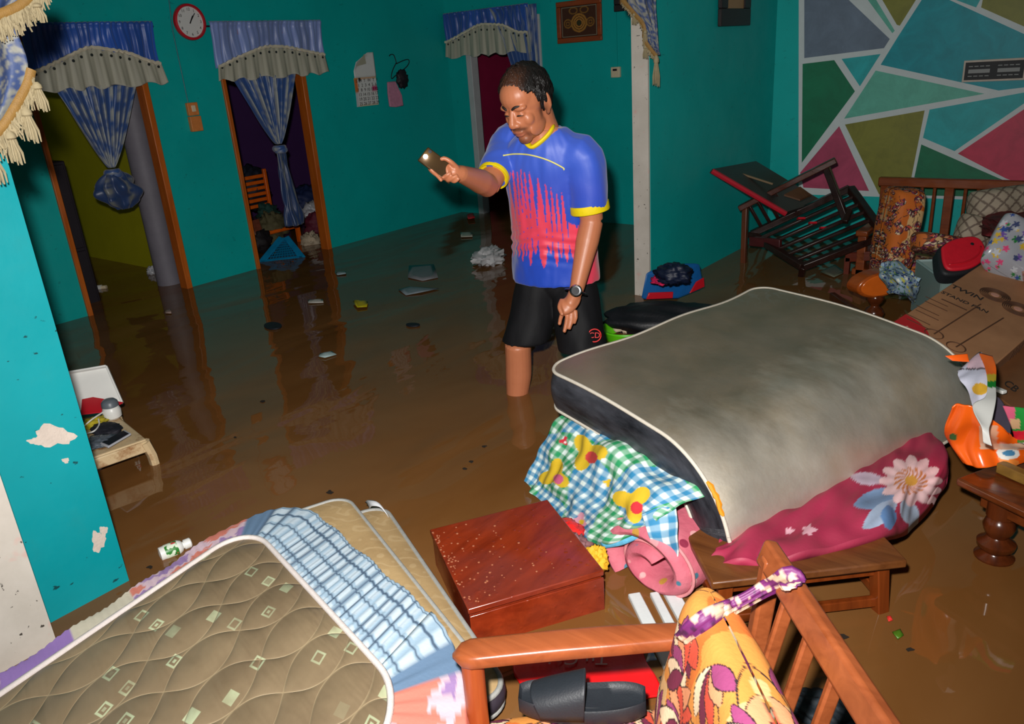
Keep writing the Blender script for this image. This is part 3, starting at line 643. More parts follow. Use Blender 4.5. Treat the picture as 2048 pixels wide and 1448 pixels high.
# far room hanging cloth
nu, nv = 60, 30; U, V = np.meshgrid(np.linspace(0, 1, nu), np.linspace(0, 1, nv), indexing='ij')
P = np.stack([-4.98+0.5*U, 6.25+0.03*np.sin(U*40+V*3), 1.3-0.75*V], -1)
MB().patch(P, 0.004).build('hanging_cloth', M_MAROONC, angle=180, label='maroon cloth hanging inside the far doorway', cat='cloth')
# ================================================================ the man
from mathutils.bvhtree import BVHTree
RV = A(math.cos(YAW), math.sin(YAW), 0); NV = -A(-math.sin(YAW), math.cos(YAW), 0)
MBASE = at(1028, 785, z=0)+RV*0.12; MBASE[2] = 0
def W(s, t, z): return MBASE+RV*s+NV*t+A(0, 0, z)
def loc(V): d = np.asarray(V)-MBASE; return np.stack([d@RV, d@NV, d[..., 2]], -1)
def remesh(mb, voxel, smooth=6, fac=0.5):
    me = bpy.data.meshes.new('tmp'); me.from_pydata(mb.v, [], mb.f)
    o = bpy.data.objects.new('tmp', me); COL.objects.link(o)
    q = o.modifiers.new('r', 'REMESH'); q.mode = 'VOXEL'; q.voxel_size = voxel
    q = o.modifiers.new('s', 'SMOOTH'); q.iterations = smooth; q.factor = fac
    bpy.context.view_layer.update()
    ev = o.evaluated_get(bpy.context.evaluated_depsgraph_get()); m2 = bpy.data.meshes.new_from_object(ev)
    V = np.empty(len(m2.vertices)*3); m2.vertices.foreach_get('co', V); V = V.reshape(-1, 3)
    N = np.empty(len(m2.vertices)*3); m2.vertex_normals.foreach_get('vector', N); N = N.reshape(-1, 3)
    F = [tuple(p.vertices) for p in m2.polygons]
    bpy.data.objects.remove(o); bpy.data.meshes.remove(me); bpy.data.meshes.remove(m2)
    return V, N, F
def cap(m, a, b, ra, rb, n=14):
    """tapered limb with round ends"""
    a, b = np.asarray(a, float), np.asarray(b, float); d = nrm(b-a); L = np.linalg.norm(b-a); pts, rs = [], []
    for k in range(5): g = math.pi/2*(1-k/4); pts.append(a-d*ra*math.sin(g)); rs.append(max(ra*math.cos(g), 1e-4))
    for k in range(5): g = math.pi/2*k/4; pts.append(b+d*rb*math.sin(g)); rs.append(max(rb*math.cos(g), 1e-4))
    m.tube(pts, rs, n)
def chain(m, pts, rs, n=14):
    for i in range(len(pts)-1): cap(m, pts[i], pts[i+1], rs[i], rs[i+1], n)
def limb(m, pts, rs, n=20, k=24):
    P = curve(pts, k); R_ = np.interp(np.linspace(0, len(rs)-1, k), range(len(rs)), rs); m.tube(P, R_, n)
LAT = nrm(RV*0.87+NV*0.5); FRO = nrm(-RV*0.5+NV*0.87); UPV = A(0, 0, 1)
# joints
hipC = W(0.085, 0.0, 0.60); hipR, hipL = W(0.005, -0.03, 0.56), W(0.165, 0.05, 0.56)
kneeR, ankR = W(-0.088, 0.03, 0.215), W(-0.128, -0.02, -0.2); kneeL, ankL = W(0.185, 0.13, 0.18), W(0.19, 0.10, -0.2)
shR, elR, wrR = W(-0.068, 0.0, 1.055), W(-0.158, 0.185, 0.925), W(-0.250, 0.40, 1.006)
shL, elL, wrL = W(0.196, 0.18, 1.0), W(0.226, 0.18, 0.765), W(0.150, 0.25, 0.515)
neck = W(0.068, 0.125, 1.10); HD = W(0.004, 0.21, 1.215)
f_ = nrm(-RV*0.62+NV*0.66+UPV*-0.40); l_ = nrm(np.cross(UPV, f_)); u_ = np.cross(f_, l_)
Hm = np.stack([f_, l_, u_], 1)
def H(a, b, c): return HD+f_*a+l_*b+u_*c
t_man = thing('person', MBASE+A(0, 0, FL), 'man in blue and red sports jersey and black shorts wading with a phone torch', 'person')
b = MB()
# legs and feet
limb(b, [hipR+LAT*0.02, kneeR+A(0, 0, 0.12)+LAT*0.035, kneeR], [0.05, 0.038, 0.05]); limb(b, [kneeR+A(0, 0, 0.02), kneeR+(ankR-kneeR)*0.32-FRO*0.012, kneeR+(ankR-kneeR)*0.7, ankR], [0.056, 0.057, 0.041, 0.035]); b.ell(kneeR+FRO*0.004, (0.05, 0.05, 0.05))
limb(b, [hipL-LAT*0.02, kneeL+A(0, 0, 0.12), kneeL], [0.05, 0.038, 0.05]); limb(b, [kneeL+A(0, 0, 0.02), kneeL+(ankL-kneeL)*0.32-FRO*0.012, kneeL+(ankL-kneeL)*0.7, ankL], [0.056, 0.057, 0.041, 0.035]); b.ell(kneeL+FRO*0.004, (0.05, 0.05, 0.05))
for ank in (ankR, ankL):
    chain(b, [ank, A(ank[0], ank[1], -0.235), A(*(ank+FRO*0.13)[:2], -0.255)], [0.035, 0.04, 0.025]); chain(b, [A(*(ank-FRO*0.04)[:2], -0.245), A(*(ank+FRO*0.14+LAT*0.02)[:2], -0.258)], [0.032, 0.02])
# trunk (under the clothes)
b.ell(hipC, 1, np.stack([LAT*0.10, FRO*0.075, UPV*0.12], 1)); limb(b, [hipC, W(0.083, 0.04, 0.76), W(0.075, 0.085, 0.93), W(0.068, 0.12, 1.05)], [0.12, 0.115, 0.12, 0.09])
cap(b, shR, shL, 0.06, 0.06)
limb(b, [neck-A(0, 0, 0.03), neck+(H(-0.03, 0, -0.06)-neck)*0.5, H(-0.03, 0, -0.03)], [0.066, 0.056, 0.058])
# arms
limb(b, [shR, (shR+elR)/2, elR], [0.056, 0.05, 0.042]); limb(b, [elR, elR+(wrR-elR)*0.3+A(0, 0, 0.004), wrR], [0.043, 0.045, 0.029])
limb(b, [shL, (shL+elL)/2, elL], [0.058, 0.052, 0.044]); limb(b, [elL, elL+(wrL-elL)*0.3, wrL], [0.044, 0.045, 0.028])
# head
def E(a, b_, c, r): b.ell(H(a, b_, c), 1, Hm*np.asarray(r)[None, :], 22, 14)
E(-0.008, 0, 0.03, (0.098, 0.076, 0.094)); E(0.03, 0, -0.035, (0.068, 0.061, 0.088)); E(0.066, 0, -0.103, (0.026, 0.028, 0.022)); E(0.035, 0, 0.045, (0.062, 0.066, 0.06))
for sgn in (-1, 1):
    E(0.074, sgn*0.029, 0.020, (0.020, 0.030, 0.012)); E(0.060, sgn*0.040, -0.030, (0.024, 0.021, 0.026)); E(0.032, sgn*0.044, -0.072, (0.045, 0.015, 0.034))
    E(-0.012, sgn*0.079, -0.012, (0.020, 0.007, 0.033)); E(-0.022, sgn*0.084, -0.004, (0.009, 0.006, 0.03)); E(-0.006, sgn*0.078, -0.040, (0.011, 0.007, 0.011))
    E(0.096, sgn*0.0155, -0.038, (0.013, 0.010, 0.010)); E(0.077, sgn*0.030, -0.004, (0.014, 0.017, 0.010))
cap(b, H(0.088, 0, 0.010), H(0.108, 0, -0.030), 0.0085, 0.0145); E(0.105, 0, -0.036, (0.015, 0.016, 0.011))
E(0.090, 0, -0.066, (0.012, 0.025, 0.007)); E(0.088, 0, -0.079, (0.012, 0.022, 0.007)); E(0.082, 0, -0.062, (0.014, 0.03, 0.012))
# right hand round the phone
PC = at(877, 331, z=None, X=None, Y=None) if False else None
def cp(px, py, dep): d = CF + CR*(px-1024)/FPX - CU*(py-724)/FPX; return CAM+d*dep
dW = (wrR-CAM)@CF
palm = cp(908, 344, dW-0.02)
cap(b, wrR, palm, 0.028, 0.024); b.ell(palm, 1, np.stack([nrm(palm-wrR)*0.040, CU*0.032, CF*0.016], 1))
dp = dW-0.045
for pts, r_ in [([cp(915, 336, dW-0.03), cp(902, 324, dp-0.012), cp(890, 317, dp-0.018), cp(884, 318, dp-0.02)], 0.0085),
                ([cp(897, 340, dW+0.0), cp(874, 334, dp+0.028), cp(860, 336, dp+0.018), cp(864, 343, dp-0.006), cp(874, 351, dp-0.016), cp(882, 360, dp-0.018)], 0.0078),
                ([cp(902, 346, dW+0.0), cp(888, 350, dp+0.022), cp(884, 357, dp+0.006), cp(893, 351, dp-0.016), cp(900, 346, dp-0.018)], 0.0078),
                ([cp(910, 350, dW-0.005), cp(896, 357, dp+0.015), cp(896, 361, dp+0.0), cp(906, 355, dp-0.016), cp(913, 351, dp-0.016)], 0.0075),
                ([cp(916, 354, dW-0.008), cp(905, 361, dp+0.01), cp(910, 363, dp-0.004), cp(917, 358, dp-0.012)], 0.007)]:
    b.tube(curve(pts, 14), list(np.linspace(r_*1.1, r_*0.85, 14)), 10); b.ell(pts[-1], r_*0.9, None, 10, 8)
# left hand hanging
dL = (wrL-CAM)@CF
pl = cp(1141, 606, dL-0.01); b.ell(pl, 1, np.stack([nrm(pl-wrL)*0.052, CR*0.036, CF*0.017], 1)); cap(b, wrL, pl, 0.027, 0.025)
for pts, r_ in [([cp(1124, 600, dL), cp(1119, 614, dL-0.025), cp(1124, 628, dL-0.035)], 0.0095),
                ([cp(1128, 618, dL), cp(1122, 634, dL-0.012), cp(1119, 647, dL-0.02)], 0.0088),
                ([cp(1136, 624, dL), cp(1133, 644, dL-0.008), cp(1129, 662, dL-0.012)], 0.009),
                ([cp(1144, 624, dL), cp(1143, 642, dL-0.004), cp(1139, 656, dL-0.006)], 0.0088),
                ([cp(1151, 620, dL), cp(1152, 634, dL), cp(1149, 645, dL)], 0.0078)]:
    b.tube(curve(pts, 12), list(np.linspace(r_*1.1, r_*0.85, 12)), 10); b.ell(pts[-1], r_*0.9, None, 10, 8)
V, N, F = remesh(b, 0.0036, 5, 0.45)
hl = (V-HD)@Hm  # head coordinates
skin = SL((190, 118, 82)); C = np.tile(skin, (len(V), 1)); L3 = loc(V)
onhead = (np.linalg.norm(hl-A(0.02, 0, 0), axis=1) < 0.17) & (hl[:, 2] > -0.135)
stub = np.exp(-((hl[:, 0]-0.085)/0.03)**2-((np.abs(hl[:, 1])-0.012)/0.026)**2-((hl[:, 2]+0.056)/0.007)**2)*1.1+np.exp(-((hl[:, 0]-0.078)/0.03)**2-(hl[:, 1]/0.03)**2-((hl[:, 2]+0.106)/0.018)**2)*0.85+np.exp(-((hl[:, 0]-0.08)/0.03)**2-((np.abs(hl[:, 1])-0.03)/0.008)**2-((hl[:, 2]+0.08)/0.02)**2)*0.6
k = (np.clip(stub, 0, 0.8)*onhead)[:, None]; C = C*(1-k)+SL((52, 32, 24))*k
lip = np.exp(-((hl[:, 0]-0.098)/0.02)**2-(hl[:, 1]/0.022)**2-((hl[:, 2]+0.0745)/0.009)**2); k = (np.clip(lip, 0, 0.7)*onhead)[:, None]; C = C*(1-k)+SL((150, 80, 66))*k
side = np.exp(-((hl[:, 0]-0.006)/0.012)**2-((np.abs(hl[:, 1])-0.07)/0.02)**2-((hl[:, 2]+0.03)/0.035)**2); k = (np.clip(side*1.1, 0, 0.7)*onhead)[:, None]; C = C*(1-k)+SL((40, 26, 20))*k
n = NT('skin'); co = n.co(); c = n.attr(); c = n.mix(n.math('MULTIPLY', n.noise(co, 35, 4), 0.18), c, S(130, 62, 44))
M_SKIN = n.out(c, 0.42, n.bump(n.noise(co, 220, 3), 0.08, 0.002), Subsurface_Weight=0.0)
m = MB(); m.add(V, F, None, C); body = m.build('body', M_SKIN, t_man, 180)
# hair: cap with a thin front
m = MB(); nu, nv = 72, 44; vs_, cs, ids = [], [], {}
fs = []
for i in range(nv+1):
    for j in range(nu):
        th = math.pi*i/nv; ph = 2*math.pi*j/nu
        d = A(math.sin(th)*math.cos(ph), math.sin(th)*math.sin(ph), math.cos(th))
        low = -0.035+0.05*max(0, d[0])**1.0 if d[0] < 0.25 else 0.02
        hair_t = 0.010+0.004*math.sin(ph*23+th*9)+0.003*math.sin(ph*41)
        thin = max(0.0, min(1.0, (d[0]+0.15)*1.4))*max(0, min(1, (0.75-abs(d[1]))*3))
        p = A(-0.008, 0, 0.03)+d*(A(0.098, 0.076, 0.094)+hair_t*(1-0.78*thin)+0.001)
        vs_.append(HD+Hm@p); cs.append((p, d, thin))
def keep(p, d):
    if p[0] > 0.074-0.5*max(0, 0.098-p[2]) and p[2] < 0.100-0.02*math.sin(p[1]*90): return False
    if p[0] > 0.016+0.30*(p[2]+0.03) and p[2] < 0.055 and abs(p[1]) > 0.03: return False
    return p[2] > -0.05+0.5*max(0, p[0]+0.03)
cols = []
for p, d, thin in cs:
    s_ = 0.5+0.5*math.sin(d[1]*60+d[0]*11)*math.sin(d[0]*27+d[1]*9); k = thin*(0.25+0.6*s_)*0.5
    cols.append(SL((20, 16, 15))*(1-k)+SL((128, 72, 40))*k)
for i in range(nv):
    for j in range(nu):
        q = (i*nu+j, i*nu+(j+1) % nu, (i+1)*nu+(j+1) % nu, (i+1)*nu+j)
        if all(keep(cs[a_][0], cs[a_][1]) for a_ in q): fs.append(q[::-1])
m.add(vs_, fs, None, cols)
n = NT('short_black_hair'); co = n.co(); M_HAIR = n.out(n.attr(), 0.45, n.bump(n.wave(co, 90, 6, 3), 0.5, 0.004))
hair = m.build('hair', M_HAIR, t_man, 180)
so = hair.modifiers.new('solid', 'SOLIDIFY'); so.thickness = 0.006; so.offset = -1
M_BROW = plain('dark_brow_hair', S(30, 20, 18), 0.6)
for sgn in (-1, 1):
    m = MB(); m.tube(curve([H(0.098, sgn*0.012, 0.022), H(0.092, sgn*0.030, 0.030), H(0.074, sgn*0.050, 0.024)], 10), [0.003, 0.0045, 0.005, 0.005, 0.005, 0.0045, 0.004, 0.0035, 0.003, 0.002], 6, sq=(0.7, 1)); m.build('eyebrow', M_BROW, t_man, 180)
    m = MB(); m.tube(curve([H(0.0895, sgn*0.017, -0.006), H(0.0915, sgn*0.030, -0.0035), H(0.082, sgn*0.044, -0.007)], 8), [0.001, 0.002, 0.003, 0.003, 0.003, 0.0025, 0.002, 0.001], 6); m.build('eye', M_BROW, t_man, 180)
# jersey
b = MB()
rings = [(0.500, 0.092, 0.002, 0.190, 0.142), (0.60, 0.089, 0.006, 0.184, 0.140), (0.70, 0.087, 0.02, 0.176, 0.134), (0.80, 0.083, 0.042, 0.175, 0.130), (0.90, 0.077, 0.068, 0.180, 0.127), (0.98, 0.070, 0.092, 0.183, 0.120), (1.04, 0.066, 0.11, 0.165, 0.105), (1.085, 0.066, 0.122, 0.125, 0.085), (1.115, 0.066, 0.128, 0.085, 0.072)]
RP = catmull(np.array(rings), 40); G = []
for z, s_, tt, a_, b_ in RP:
    for j in range(48):
        g = 2*math.pi*j/48; G.append(W(s_, tt, z)+LAT*math.cos(g)*a_+FRO*math.sin(g)*b_*(1.06 if math.sin(g) > 0 else 0.96))
fs = [(i*48+j, i*48+(j+1) % 48, (i+1)*48+(j+1) % 48, (i+1)*48+j) for i in range(39) for j in range(48)]+[tuple(range(47, -1, -1)), tuple(39*48+j for j in range(48))]
b.add(G, fs)
slR_end = shR+(elR-shR)*0.76; slL_end = shL+(elL-shL)*0.80
b.tube(curve([shR+LAT*0.05+A(0, 0, 0.0), shR, slR_end], 10), list(np.linspace(0.086, 0.060, 10)), 24); b.ell(shR+LAT*0.02, (0.084, 0.084, 0.082))
b.tube(curve([shL-LAT*0.05, shL, shL+(elL-shL)*0.4+LAT*0.006, slL_end], 12), list(np.linspace(0.09, 0.074, 12)), 24); b.ell(shL-LAT*0.02, (0.088, 0.088, 0.082))
V, N, F = remesh(b, 0.005, 14, 0.5)
L3 = loc(V); z = L3[:, 2]
ci = np.interp(z, [r[0] for r in rings], [r[1] for r in rings]); ti = np.interp(z, [r[0] for r in rings], [r[2] for r in rings])
dv = V-(MBASE+np.outer(ci, RV)+np.outer(ti, NV)); la, fr_ = dv@LAT, dv@FRO; ang = np.arctan2(fr_, la); arc = ang*0.16
disp = np.array([mnoise.noise(Vector((a_*16, zz*6+a_*10, 1.7)))*0.006+mnoise.noise(Vector((a_*34, zz*14, 5.1)))*0.003 for a_, zz in zip(arc, z)])
fold = np.exp(-((z-0.66)/0.05)**2)*np.sin((z+0.22*np.abs(la-0.02))*150)*0.004
V = V+N*(disp+fold*(fr_ > 0))[:, None]
per = 0.027; ph_ = arc/per+0.35*np.sin(arc*40); cell = np.floor(ph_); tri_ = np.abs(ph_-cell-0.5)*2
jit = np.sin(cell*12.9898)*0.5+0.5; jit2 = np.sin(cell*78.233+1)*0.5+0.5
top = 0.985-0.10*jit+0.02*la*0; bot = 0.585+0.055*jit2
den = np.clip((top-z)/0.20, 0, 1)**0.65*0.97*np.clip((z-bot)/0.07, 0, 1)**0.6
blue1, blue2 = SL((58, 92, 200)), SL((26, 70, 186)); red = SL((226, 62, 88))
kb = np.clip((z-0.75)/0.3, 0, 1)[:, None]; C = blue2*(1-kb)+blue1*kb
torso = (np.abs(la) < 0.2) & (fr_ > -0.2)
sleeve = ((np.linalg.norm(V-(shL+elL)/2, axis=1) < 0.14) & (la > 0.12)) | (((V-shR)@LAT < 0.0) & (z > 0.90))
mk = (tri_ < den) & torso & ~sleeve; C[mk] = red
C[(la > 0.135) & (z < 0.74) & (fr_ < 0.10)] = red
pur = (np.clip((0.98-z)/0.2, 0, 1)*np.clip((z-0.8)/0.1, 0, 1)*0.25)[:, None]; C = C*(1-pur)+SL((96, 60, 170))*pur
dn = V-neck; inV = (dn@FRO > 0.0) & (dn[:, 2] > -0.052+0.85*np.abs(dn@LAT)) & (np.abs(dn@LAT) < 0.075); C[inV] = skin
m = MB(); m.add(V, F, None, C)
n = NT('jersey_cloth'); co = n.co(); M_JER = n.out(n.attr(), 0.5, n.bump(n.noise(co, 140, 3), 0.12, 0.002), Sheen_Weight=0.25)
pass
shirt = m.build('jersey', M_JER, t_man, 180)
BV_shirt = BVHTree.FromPolygons([tuple(p) for p in V], F)
def hitp(bvh, px, py, off=0.0):
    d = CF+CR*(px-1024)/FPX-CU*(py-724)/FPX; h = bvh.ray_cast(Vector(CAM), Vector(d).normalized())
    return None if h[0] is None else np.array(h[0])-nrm(d)*off
M_YEL = plain('yellow_trim_cloth', S(232, 206, 0), 0.6, 0.1, 30, 0.15)
def on_mesh(bvh, path, n, off): return [q for q in (hitp(bvh, x, y, off) for x, y in curve([(a_, b_, 0) for a_, b_ in path], n)[:, :2]) if q is not None]
cpth = on_mesh(BV_shirt, [(1049, 281), (1056, 288), (1065, 294), (1080, 285), (1096, 270), (1108, 252), (1114, 236), (1113, 224)], 40, 0.003)
m = MB(); m.tube(cpth, 0.0165, 10, sq=(1, 0.5)); m.build('collar', M_YEL, shirt, 180)
m = MB(); m.tube(on_mesh(BV_shirt, [(1006, 311), (1030, 308), (1060, 310), (1095, 320), (1125, 335), (1128, 340)], 30, 0.0), 0.003, 6); m.build('piping', plain('pale_yellow_piping', S(225, 215, 120), 0.6), shirt, 180)
def cuff(c, d, r, w):
    m = MB(); d = nrm(d); m.lathe([(r*0.9, -w), (r, -w), (r+0.001, 0), (r*0.985, 0.004), (r*0.93, 0.002), (r*0.9, -0.004)], c, d, 32); m.build('cuff', M_YEL, shirt)
cuff(slR_end+(elR-shR)*0.02, elR-shR, 0.0605, 0.014); cuff(slL_end+(elL-shL)*0.03, elL-shL, 0.0755, 0.028)
# shorts
b = MB()
b.ell(W(0.087, 0.0, 0.50), 1, np.stack([LAT*0.152, FRO*0.108, UPV*0.09], 1), 28, 16)
def leg_tube(h, kn, top, botr, zb):
    P = curve([h+A(0, 0, 0.03), h+(kn-h)*0.45, A(*(h+(kn-h)*((h[2]-zb)/(h[2]-kn[2])))[:2], zb)], 16); r_ = np.linspace(top, botr, 16); n_ = 28; G = []
    for i, p in enumerate(P):
        for j in range(n_):
            g = 2*math.pi*j/n_; G.append(p+LAT*math.cos(g)*r_[i]+FRO*math.sin(g)*r_[i]*1.05)
    b.add(G, [(i*n_+j, i*n_+(j+1) % n_, (i+1)*n_+(j+1) % n_, (i+1)*n_+j) for i in range(15) for j in range(n_)][0:]+[tuple(range(n_-1, -1, -1)), tuple(15*n_+j for j in range(n_))])
leg_tube(W(0.024, -0.008, 0.50), W(-0.062, 0.03, 0.215), 0.090, 0.104, 0.252); leg_tube(W(0.154, 0.035, 0.50), W(0.182, 0.13, 0.18), 0.090, 0.104, 0.225)
V, N, F = remesh(b, 0.006, 8, 0.5)
disp = np.array([mnoise.noise(Vector(p*9))*0.009+mnoise.noise(Vector((p[0]*22, p[1]*22, p[2]*8)))*0.004 for p in V]); V = V+N*disp[:, None]
m = MB(); m.add(V, F); shorts = m.build('shorts', plain('black_shorts_cloth', S(17, 17, 20), 0.7, 0.15, 20, 0.1, spec=0.25), t_man, 180)
BV_sh = BVHTree.FromPolygons([tuple(p) for p in V], F)
M_EMB = plain('red_emblem_print', S(214, 40, 40), 0.5)
e0 = hitp(BV_sh, 1189, 671, 0.010)
if e0 is not None:
    ex = nrm(CR*1.0); ey = nrm(CU*0.95-CF*0.2)
    m = MB(); m.tube([e0+ex*0.026*math.cos(g)+ey*0.026*math.sin(g) for g in np.linspace(0, 2*math.pi, 33)], 0.0028, 6); emb = m.build('emblem', M_EMB, shorts, 180)
    text_mesh('CD', 0.032, e0, ex, ey, 'emblem_lettering', M_EMB, shorts, 0.0012)
# wrist watch
wd = nrm(pl-elL); wc = wrL+wd*0.006; wx = nrm(np.cross(wd, -CF)); wy = np.cross(wx, wd); wy = wy if wy@CF < 0 else -wy
m = MB(); m.tube([wc+wx*0.037*math.cos(g)+wy*0.033*math.sin(g) for g in np.linspace(0, 2*math.pi, 41)], 0.009, 8, cap=False, sq=(1.1, 0.45))
M_STEEL = plain('dark_steel', S(70, 72, 78), 0.25, 0.15, 60, metal=0.9)
wat = m.build('wrist_watch', M_STEEL, t_man); fc = wc+wy*0.034+wx*0.004
m = MB(); m.lathe([(0.0, 0), (0.023, 0), (0.024, 0.006), (0.020, 0.010), (0.015, 0.0085), (0.0, 0.0085)], fc, wy, 24); m.build('watch_case', plain('polished_steel', S(190, 192, 196), 0.2, 0.05, metal=1.0), wat)
m = MB(); m.lathe([(0.0, 0), (0.0145, 0), (0.0145, 0.0092), (0.0, 0.0094)], fc, wy, 24); m.build('watch_dial', M_INK, wat)
# phone with its torch on
M_GOLDP = plain('bronze_phone_back', S(70, 50, 24), 0.4, 0.2, 30, metal=0.5)
pc = cp(877, 331, dp+0.004); pa = nrm(CR*0.81-CU*0.585+CF*0.10); pn = nrm(-CF+CU*0.25); pn = nrm(pn-pa*np.dot(pn, pa)); pb = np.cross(pn, pa)
t = thing('mobile_phone', pc, 'bronze mobile phone with torch lit held up by the man', 'phone')
m = MB(); m.obox(pc-pa*0.066-pb*0.031-pn*0.004, pa*0.132, pb*0.062, pn*0.008); m.build('phone_body', M_GOLDP, t, bevel=0.004)
n = NT('torch_led'); n.out((1, 0.98, 0.9), 0.3, Emission_Color=(1, 0.97, 0.88, 1), Emission_Strength=14.0)
m = MB(); m.lathe([(0.0, 0), (0.008, 0), (0.0078, 0.0025), (0.0, 0.003)], pc-pa*0.052-pb*0.004+pn*0.004, pn, 16); m.build('torch_lens', n.m, t)
m = MB(); m.lathe([(0.0, 0), (0.006, 0), (0.006, 0.002), (0.0, 0.002)], pc-pa*0.05+pb*0.020+pn*0.004, pn, 12); m.build('camera_lens', M_INK, t)
lt = bpy.data.lights.new('phone_torch', 'POINT'); lt.energy = 0.08; lt.shadow_soft_size = 0.006; lo_ = bpy.data.objects.new('phone_torch', lt); COL.objects.link(lo_); lo_.location = tuple(pc-pa*0.052+pn*0.02); lo_.parent = t; lo_.location = tuple(A(*lo_.location)-WLOC[t.name])
# ================================================================ bedding in front
def rrect(x0, x1, y0, y1, r, n=10, seg=0.04):
    """outline of a rounded rectangle, counter-clockwise, points every seg metres"""
    pts = []
    for cx, cy, a0 in [(x1-r, y0+r, -90), (x1-r, y1-r, 0), (x0+r, y1-r, 90), (x0+r, y0+r, 180)]:
        for k in range(n+1): a = math.radians(a0+90*k/n); pts.append((cx+r*math.cos(a), cy+r*math.sin(a)))
    out = []
    for i, p in enumerate(pts):
        q = pts[(i+1) % len(pts)]; d = math.hypot(q[0]-p[0], q[1]-p[1]); k = max(1, int(d/seg))
        out += [(p[0]+(q[0]-p[0])*j/k, p[1]+(q[1]-p[1])*j/k) for j in range(k)]
    return out
def slab(name, label, cat, mapf, dims, r, th, mats, dome=0.015, pip=0.006, seg=0.03, tops=None, lowpip=True, rings=16, bulge=0.01):
    """mattress: mapf(x, y, h) -> world; parts top_panel, side_band, piping, underside"""
    x0, x1, y0, y1 = dims; ol = rrect(x0, x1, y0, y1, r, 8, seg); n = len(ol); cx, cy = (x0+x1)/2, (y0+y1)/2
    root = thing(name, mapf(cx, cy, -th), label, cat)
    def cover(h0, sg):
        vs_, uv, fs = [], [], []
        ss = [1-(k/rings)**1.3 for k in range(rings)]
        for s_ in ss:
            for x, y in ol:
                X, Y_ = cx+(x-cx)*s_, cy+(y-cy)*s_
                e = min(1, (1-s_)*5); vs_.append(mapf(X, Y_, h0+sg*dome*(1-(1-e)**2))); uv.append((X, Y_))
        vs_.append(mapf(cx, cy, h0+sg*dome)); uv.append((cx, cy)); L = len(ss)
        for i in range(L-1):
            for j in range(n): fs.append((i*n+j, i*n+(j+1) % n, (i+1)*n+(j+1) % n, (i+1)*n+j))
        for j in range(n): fs.append(((L-1)*n+j, (L-1)*n+(j+1) % n, L*n))
        if sg < 0: fs = [f[::-1] for f in fs]
        m = MB(); m.add(vs_, fs, uv); return m
    cover(0, 1).build('top_panel', mats[0], root, 180)
    cover(-th, -1).build('underside', mats[0], root, 180)
    vs_, uv, fs = [], [], []; K = 6; per = 0
    for k in range(K+1):
        for i, (x, y) in enumerate(ol):
            dx, dy = x-cx, y-cy; d = math.hypot(*(np.clip((abs(dx)-((x1-x0)/2-r)), 0, None), np.clip((abs(dy)-((y1-y0)/2-r)), 0, None))) or 1
            ox, oy = np.sign(dx)*max(0, abs(dx)-((x1-x0)/2-r))/d, np.sign(dy)*max(0, abs(dy)-((y1-y0)/2-r))/d
            b_ = bulge*math.sin(math.pi*k/K); vs_.append(mapf(x+ox*b_, y+oy*b_, -th*k/K)); uv.append((i*seg, k/K*th))
    for k in range(K):
        for j in range(n): fs.append((k*n+j, (k+1)*n+j, (k+1)*n+(j+1) % n, k*n+(j+1) % n))
    m = MB(); m.add(vs_, fs, uv); m.build('side_band', mats[1], root, 180)
    for h in ([0, -th] if lowpip else [0]):
        m = MB(); P = [mapf(x, y, h) for x, y in ol]; m.tube(P+[P[0]], pip, 6, cap=False); m.build('piping', mats[2], root, 180)
    return root
def flatmap(O, a, b_, n_=None, wob=0.0, seed=0):
    O, a, b_ = np.asarray(O, float), nrm(a), nrm(b_); nn = nrm(np.cross(a, b_)); nn = nn if nn[2] > 0 else -nn
    def f(x, y, h):
        w = wob*(math.sin(x*5+seed)*math.sin(y*4+seed*2)+0.5*math.sin(x*9+y*7+seed)); return O+a*x+b_*y+nn*(h+w)
    return f
M_PIPE = plain('grey_piping', S(150, 150, 146), 0.6, 0.15, 80, 0.3)
M_PIPEW = plain('white_piping', S(198, 190, 176), 0.6, 0.12, 80, 0.3)
# --- big silver-grey mattress folded over the stack
n = NT('silver_mattress_cover'); uv = n.co('UV'); co = n.co()
base = n.mix(n.ramp(n.noise(n.map(uv, (4, 4, 4)), 1, 6, 0.65), [(0.3, 0.0), (0.7, 1.0)]), S(214, 202, 182), S(224, 218, 206))
base = n.mix(n.ramp(n.noise(n.map(uv, (2, 2, 2), loc=(3, 1, 0)), 1, 5, 0.6), [(0.5, 0.0), (0.75, 0.7)]), base, S(206, 178, 136))
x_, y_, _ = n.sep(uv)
film = n.ramp(n.math('ADD', x_, n.math('MULTIPLY', n.noise(n.map(uv, (5, 9, 1)), 1, 5, 0.65), 0.5)), [(0.72, 0.75), (1.02, 0.0)])  # silt film; also shade painted on the flat top so the fold looks lit
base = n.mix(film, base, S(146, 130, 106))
scr = n.wave(n.map(uv, (1, 1, 1)), 9, 14, 3, 'DIAGONAL'); corner = n.ramp(n.math('ADD', n.math('MULTIPLY', x_, 1.6), n.math('MULTIPLY', n.math('SUBTRACT', 1.14, y_), 1.6)), [(0.15, 1.0), (0.5, 0.0)])
base = n.mix(n.math('MULTIPLY', n.math('MULTIPLY', n.ramp(scr, [(0.8, 0.0), (0.92, 1.0)]), corner), 0.6), base, S(176, 170, 158))
h = n.math('ADD', n.noise(n.map(uv, (7, 3, 1), (0, 0, 0.2)), 1, 5, 0.55, 0.3), n.math('MULTIPLY', n.noise(uv, 60, 4), 0.12))
M_SILV = n.out(base, n.ramp(n.noise(uv, 7, 4), [(0.3, 0.52), (0.75, 0.66)]), n.bump(h, 0.35, 0.012), metal=0.85, spec=0.5)
